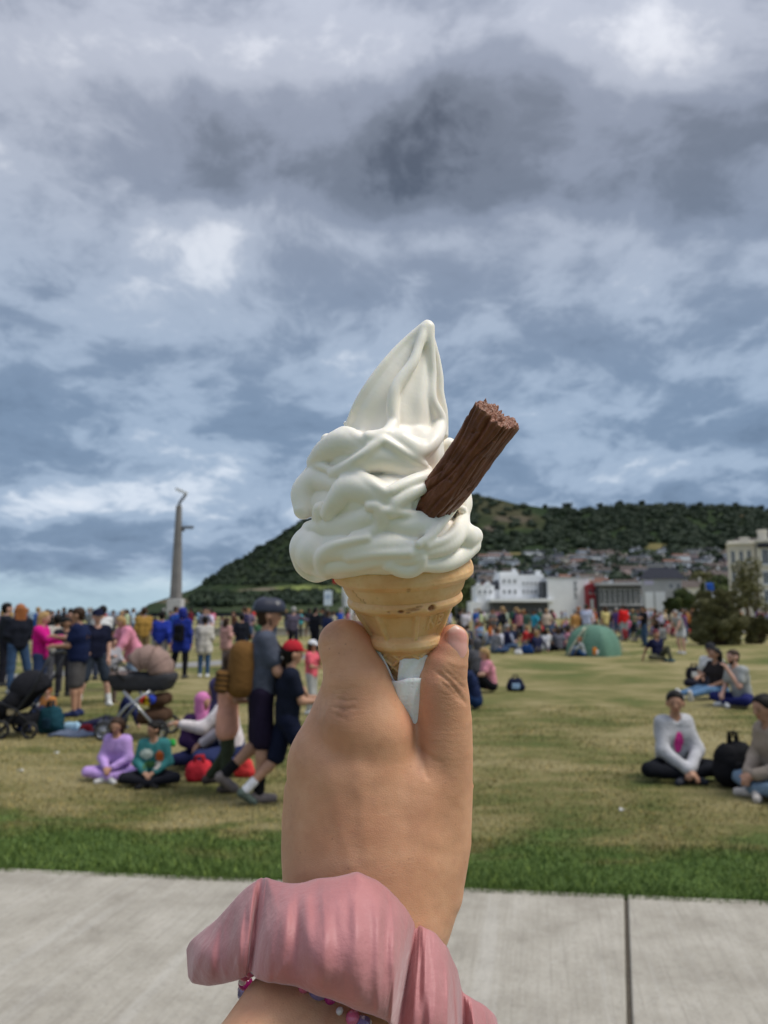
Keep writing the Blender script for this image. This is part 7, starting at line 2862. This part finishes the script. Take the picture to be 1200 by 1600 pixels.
# ------------------------------------------------------------------ bags, blanket, litter
def soft_bag(name, label, px, row, wpx, hpx, col, cat='bag', handles=True, second=None, rz=0.0):
    b = G(px, row)
    s = b.y / FPX
    w_, hh = wpx * s, hpx * s
    root = thing(name, label, cat, b, rz)
    g = Grid((-w_ * .8, -w_ * .6, -.02), (w_ * .8, w_ * .6, hh * 1.25), max(.008, w_ * .05))
    g.cone((-w_ * .26, 0, hh * .24), (w_ * .26, 0, hh * .24), hh * .26, hh * .28, .0)
    g.cone((-w_ * .20, 0, hh * .62), (w_ * .18, .01, hh * .66), hh * .26, hh * .24, hh * .3)
    g.cone((w_ * .25, -.02, hh * .3), (w_ * .12, 0, hh * .8), hh * .2, hh * .1, hh * .2)
    X, Y, Z = np.meshgrid(*g.ax, indexing='ij')
    g.D += (.06 * hh * vnoise(np.stack([X, Y, Z], -1), 4 / hh, 2, int(px) % 9)).astype(np.float32)
    g.cut((0, 0, .0), (0, 0, -1))
    v, f, _ = g.nets(1)
    link('bag_body', np_mesh('bag_body', v, f, True, [fabric(col)]), root)
    if handles:
        for s_ in (-1, 1):
            mb = MB()
            mb.tube([(-w_ * .16, s_ * .02, hh * .8), (-w_ * .12, s_ * .03, hh * 1.08), (w_ * .06, s_ * .035, hh * 1.1), (w_ * .13, s_ * .02, hh * .82)], .012, 5)
            mb.build('handle', fabric(tuple(c * .6 for c in col)), root, True)
    if second:
        mb = MB()
        mb.box((-w_ * .22, -hh * .36, hh * .18), (w_ * .16, -hh * .25, hh * .55))
        mb.build('front_pocket', fabric(second), root, bevel=.02, seg=3)
    return root


soft_bag('bag', 'bright red bag lying in front of the girl in the headscarf', 312, 1221, 54, 34, (.62, .035, .05), handles=True)
soft_bag('bag', 'red bag behind the legs of the helmeted man', 381, 1214, 30, 30, (.62, .05, .05))
soft_bag('backpack', 'dark teal rucksack on the ground by the black pushchair', 78, 1146, 34, 44, (.012, .055, .075), 'backpack', True, (.01, .03, .05))
soft_bag('bag', 'dark red pouch on the picnic blanket', 134, 1146, 30, 15, (.16, .012, .018), handles=False)
soft_bag('bag', 'bundle of pale blue clothes on the picnic blanket', 112, 1143, 46, 16, (.34, .52, .66), 'clothes', False)
soft_bag('bag', 'silver grey bag at the wheel of the tan pram', 166, 1148, 34, 26, (.22, .22, .23), second=(.4, .4, .42))
soft_bag('bag', 'small dark blue bag by the wheels of the black pushchair', 37, 1144, 16, 24, (.012, .03, .14))
soft_bag('backpack', 'large black rucksack standing between the two seated people on the right', 1150, 1230, 44, 74, (.010, .010, .012), 'backpack', True, (.014, .014, .016))
soft_bag('bag', 'black and white holdall beside the people in the white tee', 1086, 1062, 34, 22, (.015, .015, .02), second=(.55, .55, .55))
soft_bag('bag', 'dark bag with a pale blue towel right of the blonde woman', 806, 1080, 32, 22, (.015, .02, .045), second=(.30, .45, .65))
soft_bag('bag', 'dark blue bag on the grass left of the tent', 824, 1022, 22, 16, (.012, .045, .16))
soft_bag('bag', 'white carrier bag at the near edge of the crowd', 810, 1023, 14, 9, (.70, .70, .70))
soft_bag('bag', 'orange and white beach bag in front of the tent', 934, 1026, 17, 18, (.75, .24, .03), second=(.72, .70, .68))
soft_bag('bag', 'green water bottle bag by the boy in teal', 268, 1166, 14, 12, (.03, .30, .06), handles=False)


def blanket():
    b = G(125, 1150)
    root_rows = []
    s = b.y / FPX
    for i in range(9):
        u = i / 8
        root_rows.append([((-44 + 90 * v) * s, (-.12 + .85 * u) + .03 * math.sin(v * 9), .016 + .010 * math.sin(v * 11 + u * 7) + (.03 if 0 < i < 8 and j % 5 == 2 else 0)) for j, v in enumerate(np.linspace(0, 1, 17))])
    mb = MB()
    mb.sheet(root_rows)
    o = mb.build('picnic_blanket', fabric((.115, .14, .20)), None, True, solid=.02)
    o.location = b
    tag(o, 'grey blue picnic blanket on the grass between pushchair and pram', 'blanket')
    r = random.Random(3)
    for i, (px, row, wh) in enumerate([(32, 1206, 'near the black pushchair'), (971, 1268, 'on the dry grass between path and seated woman'), (88, 1178, 'before the picnic blanket')]):
        p = G(px, row)
        mb = MB()
        rows = [[((u - .5) * .05, (v - .5) * .035, .016 + .010 * math.sin(u * 5 + v * 4 + i)) for u in (0, .3, .6, 1)] for v in (0, .4, 1)]
        mb.sheet(rows)
        o = mb.build('paper_scrap', fabric((.66, .66, .64), 'scrap'), None, True, solid=.002)
        o.location = p
        o.rotation_euler = (0, 0, r.uniform(0, 3))
        tag(o, 'scrap of white litter ' + wh, 'litter', 'litter on the lawn')


blanket()


# ------------------------------------------------------------------ pushchair and pram
def wheel(root, x, y, z, rad, wd, tyre, rim):
    M = Matrix.Translation((x, y, z)) @ Matrix.Rotation(P_ / 2, 4, 'X')
    mb = MB()
    mb.lathe([(rad * .74, -wd / 2), (rad * .92, -wd / 2), (rad, -wd * .25), (rad, wd * .25), (rad * .92, wd / 2), (rad * .74, wd / 2), (rad * .74, -wd / 2)], 28, 0, M)
    w_ = mb.build('wheel', tyre, root, True)
    mb = MB()
    mb.lathe([(.012, -wd * .4), (.035, -wd * .4), (.035, wd * .4), (.012, wd * .4)], 12, 0, M)
    mb.lathe([(rad * .68, -wd * .3), (rad * .745, -wd * .3), (rad * .745, wd * .3), (rad * .68, wd * .3), (rad * .68, -wd * .3)], 28, 0, M)
    for i in range(7):
        a = 2 * P_ * i / 7
        mb.tube([M @ Vector((.02 * math.cos(a), .02 * math.sin(a), 0)), M @ Vector((rad * .70 * math.cos(a), rad * .70 * math.sin(a), 0))], .009, 5)
    mb.build('rim', rim, w_, True)


M_TYRE = mat('tyre_rubber', (.016, .016, .018), .8, .2)
M_CHROME = mat('pram_alloy', (.45, .46, .48), .3, .1, metal=.8)
M_BLKTUBE = mat('black_tube', (.012, .012, .014), .4, .1)


def build_pushchair():
    b = G(20, 1150)
    s = b.y / FPX
    root = thing('pushchair', 'black pushchair with hood and big wheels at the edge of the lawn', 'pushchair', b)
    L = lambda px, row, y=0.0: Vector(((px - 20) * s, y, (1150 - row) * s * 1.02))
    M_F = fabric((.016, .016, .020), 'pushchair')
    g = Grid((-.45, -.36, .05), (.72, .36, 1.2), .020)
    for y in (-.12, .12):
        g.cone(L(6, 1112, y), L(26, 1098, y), .10, .12, .05)
        g.cone(L(26, 1098, y), L(46, 1080, y), .12, .11, .05)
        g.cone(L(4, 1110, y), L(-6, 1122, y), .08, .07, .05)
    v, f, _ = g.nets(1)
    link('seat_body', np_mesh('seat_body', v, f, True, [M_F]), root)
    g = Grid((-.45, -.40, .3), (.75, .40, 1.2), .016)
    cc = L(44, 1084)
    g.ball(cc, .27, 0, sq=(1.0, 1.12, 1.0))
    g.ball(cc + Vector((.02, 0, -.02)), .245, .01, sub=True, sq=(1.0, 1.12, 1.0))
    g.cut(tuple(cc + Vector((.05, 0, -.05))), (.45, 0, -1))
    v, f, _ = g.nets(1)
    link('hood', np_mesh('hood', v, f, True, [M_F]), root)
    for y in (-.24, .24):
        mb = MB()
        mb.tube([L(82, 1030, y), L(60, 1078, y), L(30, 1120, y), L(16, 1140, y)], .016, 7)
        mb.build('frame_tube', M_BLKTUBE, root, True)
        mb = MB()
        mb.tube([L(57, 1128, y), L(34, 1108, y), L(8, 1096, y)], .014, 7)
        mb.build('frame_tube', M_BLKTUBE, root, True)
        wheel(root, L(16, 1138, y).x, y * 1.12, .118, .118, .05, M_TYRE, M_BLKTUBE)
        wheel(root, L(58, 1128, y).x, y * 1.05, .105, .105, .045, M_TYRE, M_BLKTUBE)
    mb = MB()
    mb.tube([L(82, 1030, -.24), L(84, 1026, -.12), L(84, 1026, .12), L(82, 1030, .24)], .018, 7)
    mb.build('handle', M_BLKTUBE, root, True)
    mb = MB()
    mb.box(tuple(L(16, 1131, -.2)), tuple(L(52, 1118, .2)))
    mb.build('basket', M_F, root, bevel=.03, seg=3)
    mb = MB()
    mb.box(tuple(L(22, 1116, -.235)), tuple(L(38, 1108, -.225)))
    mb.build('luggage_tag', fabric((.45, .36, .22)), root, bevel=.004)


def build_pram():
    b = G(222, 1152)
    s = b.y / FPX
    root = thing('pram', 'pram with a rounded tan hood and dark carrycot on a silver frame', 'pram', b)
    L = lambda px, row, y=0.0: Vector(((px - 222) * s, y, (1152 - row) * s * 1.02))
    M_TAN = fabric((.285, .195, .165), 'hood_cloth')
    M_COT = fabric((.045, .045, .050), 'cot_cloth')
    # carrycot: a soft trough
    g = Grid((-.55, -.34, .4), (.55, .34, 1.0), .02)
    for y in (-.12, 0, .12):
        g.cone(L(182, 1064, y), L(258, 1064, y), .095, .10, .04)
        g.cone(L(186, 1074, y), L(254, 1074, y), .085, .09, .04)
    g.cone(L(192, 1058, 0), L(250, 1056, 0), .10, .10, .03, sub=True)
    g.cut(tuple(L(222, 1057)), (0, 0, 1))
    v, f, _ = g.nets(1)
    link('carrycot', np_mesh('carrycot', v, f, True, [M_COT]), root)
    mb = MB()
    mb.box(tuple(L(176, 1060.5, -.21)), tuple(L(203, 1056, .21)))
    mb.build('apron', fabric((.24, .18, .16)), root, bevel=.02, seg=3)
    # hood: ribs of a fan, cloth between
    c = L(228, 1058)
    rows = []
    nr = 13
    for i in range(nr):
        a = math.radians(-2 + 184 * i / (nr - 1) * .78)
        rr = 36 * s * (1 + .03 * math.cos(i * math.pi)) * (1.02 if i not in (0,) else 1.0)
        row = []
        for j in range(13):
            u = -1 + 2 * j / 12
            k = (1 - abs(u) ** 3.5) ** .45 if abs(u) < 1 else 0
            row.append((c.x + rr * math.cos(a) * (.25 + .75 * k) * 1.02, u * .225, c.z + rr * 1.12 * math.sin(a) * (.15 + .85 * k)))
        rows.append(row)
    mb = MB()
    mb.sheet(rows)
    hood = mb.build('hood', M_TAN, root, True, solid=.012)
    for i in (3, 6, 9):
        mb = MB()
        mb.tube([Vector(p) * 1.0 + Vector((0, 0, .006)) for p in rows[i]], .010, 5)
        mb.build('hood_rib', fabric((.20, .13, .11)), hood, True)
    for y in (-.24, .24):
        mb = MB()
        mb.tube([L(240, 1082, y), L(206, 1104, y), L(176, 1140, y)], .018, 8)
        mb.build('frame_tube', M_CHROME, root, True)
        mb = MB()
        mb.tube([L(200, 1082, y), L(226, 1108, y), L(256, 1140, y)], .018, 8)
        mb.build('frame_tube', M_CHROME, root, True)
        wheel(root, L(174, 1140, y).x, y * 1.12, .115, .115, .045, M_TYRE, M_CHROME)
        wheel(root, L(256, 1140, y).x, y * 1.12, .125, .125, .045, M_TYRE, M_CHROME)
    mb = MB()
    mb.tube([L(200, 1066, -.22), L(180, 1048, -.22), L(176, 1044, 0), L(180, 1048, .22), L(200, 1066, .22)], .014, 7)
    mb.build('handle', M_BLKTUBE, root, True)
    g = Grid((-.3, -.3, 0.05), (.5, .3, .75), .022)
    for y in (-.1, .1):
        g.cone(L(226, 1122, y), L(254, 1120, y), .09, .09, .04)
        g.cone(L(240, 1098, y), L(254, 1096, y), .085, .08, .06)
    v, f, _ = g.nets(1)
    link('basket', np_mesh('basket', v, f, True, [fabric((.075, .042, .026))]), root)
    mb = MB()
    for i, c_ in enumerate(((.55, .05, .03), (.70, .50, .03), (.03, .06, .40))):
        mb = MB()
        mb.lathe([(.001, -.02), (.05, -.02), (.06, 0), (.05, .02), (.001, .02)], 14, 0, Matrix.Translation(L(230 + i * 6, 1094 + (i == 1) * 2, -.235)) @ Matrix.Rotation(P_ / 2, 4, 'X'))
        mb.build('toy_ring', fabric(c_, 'toy'), root, True)


build_pushchair()
build_pram()
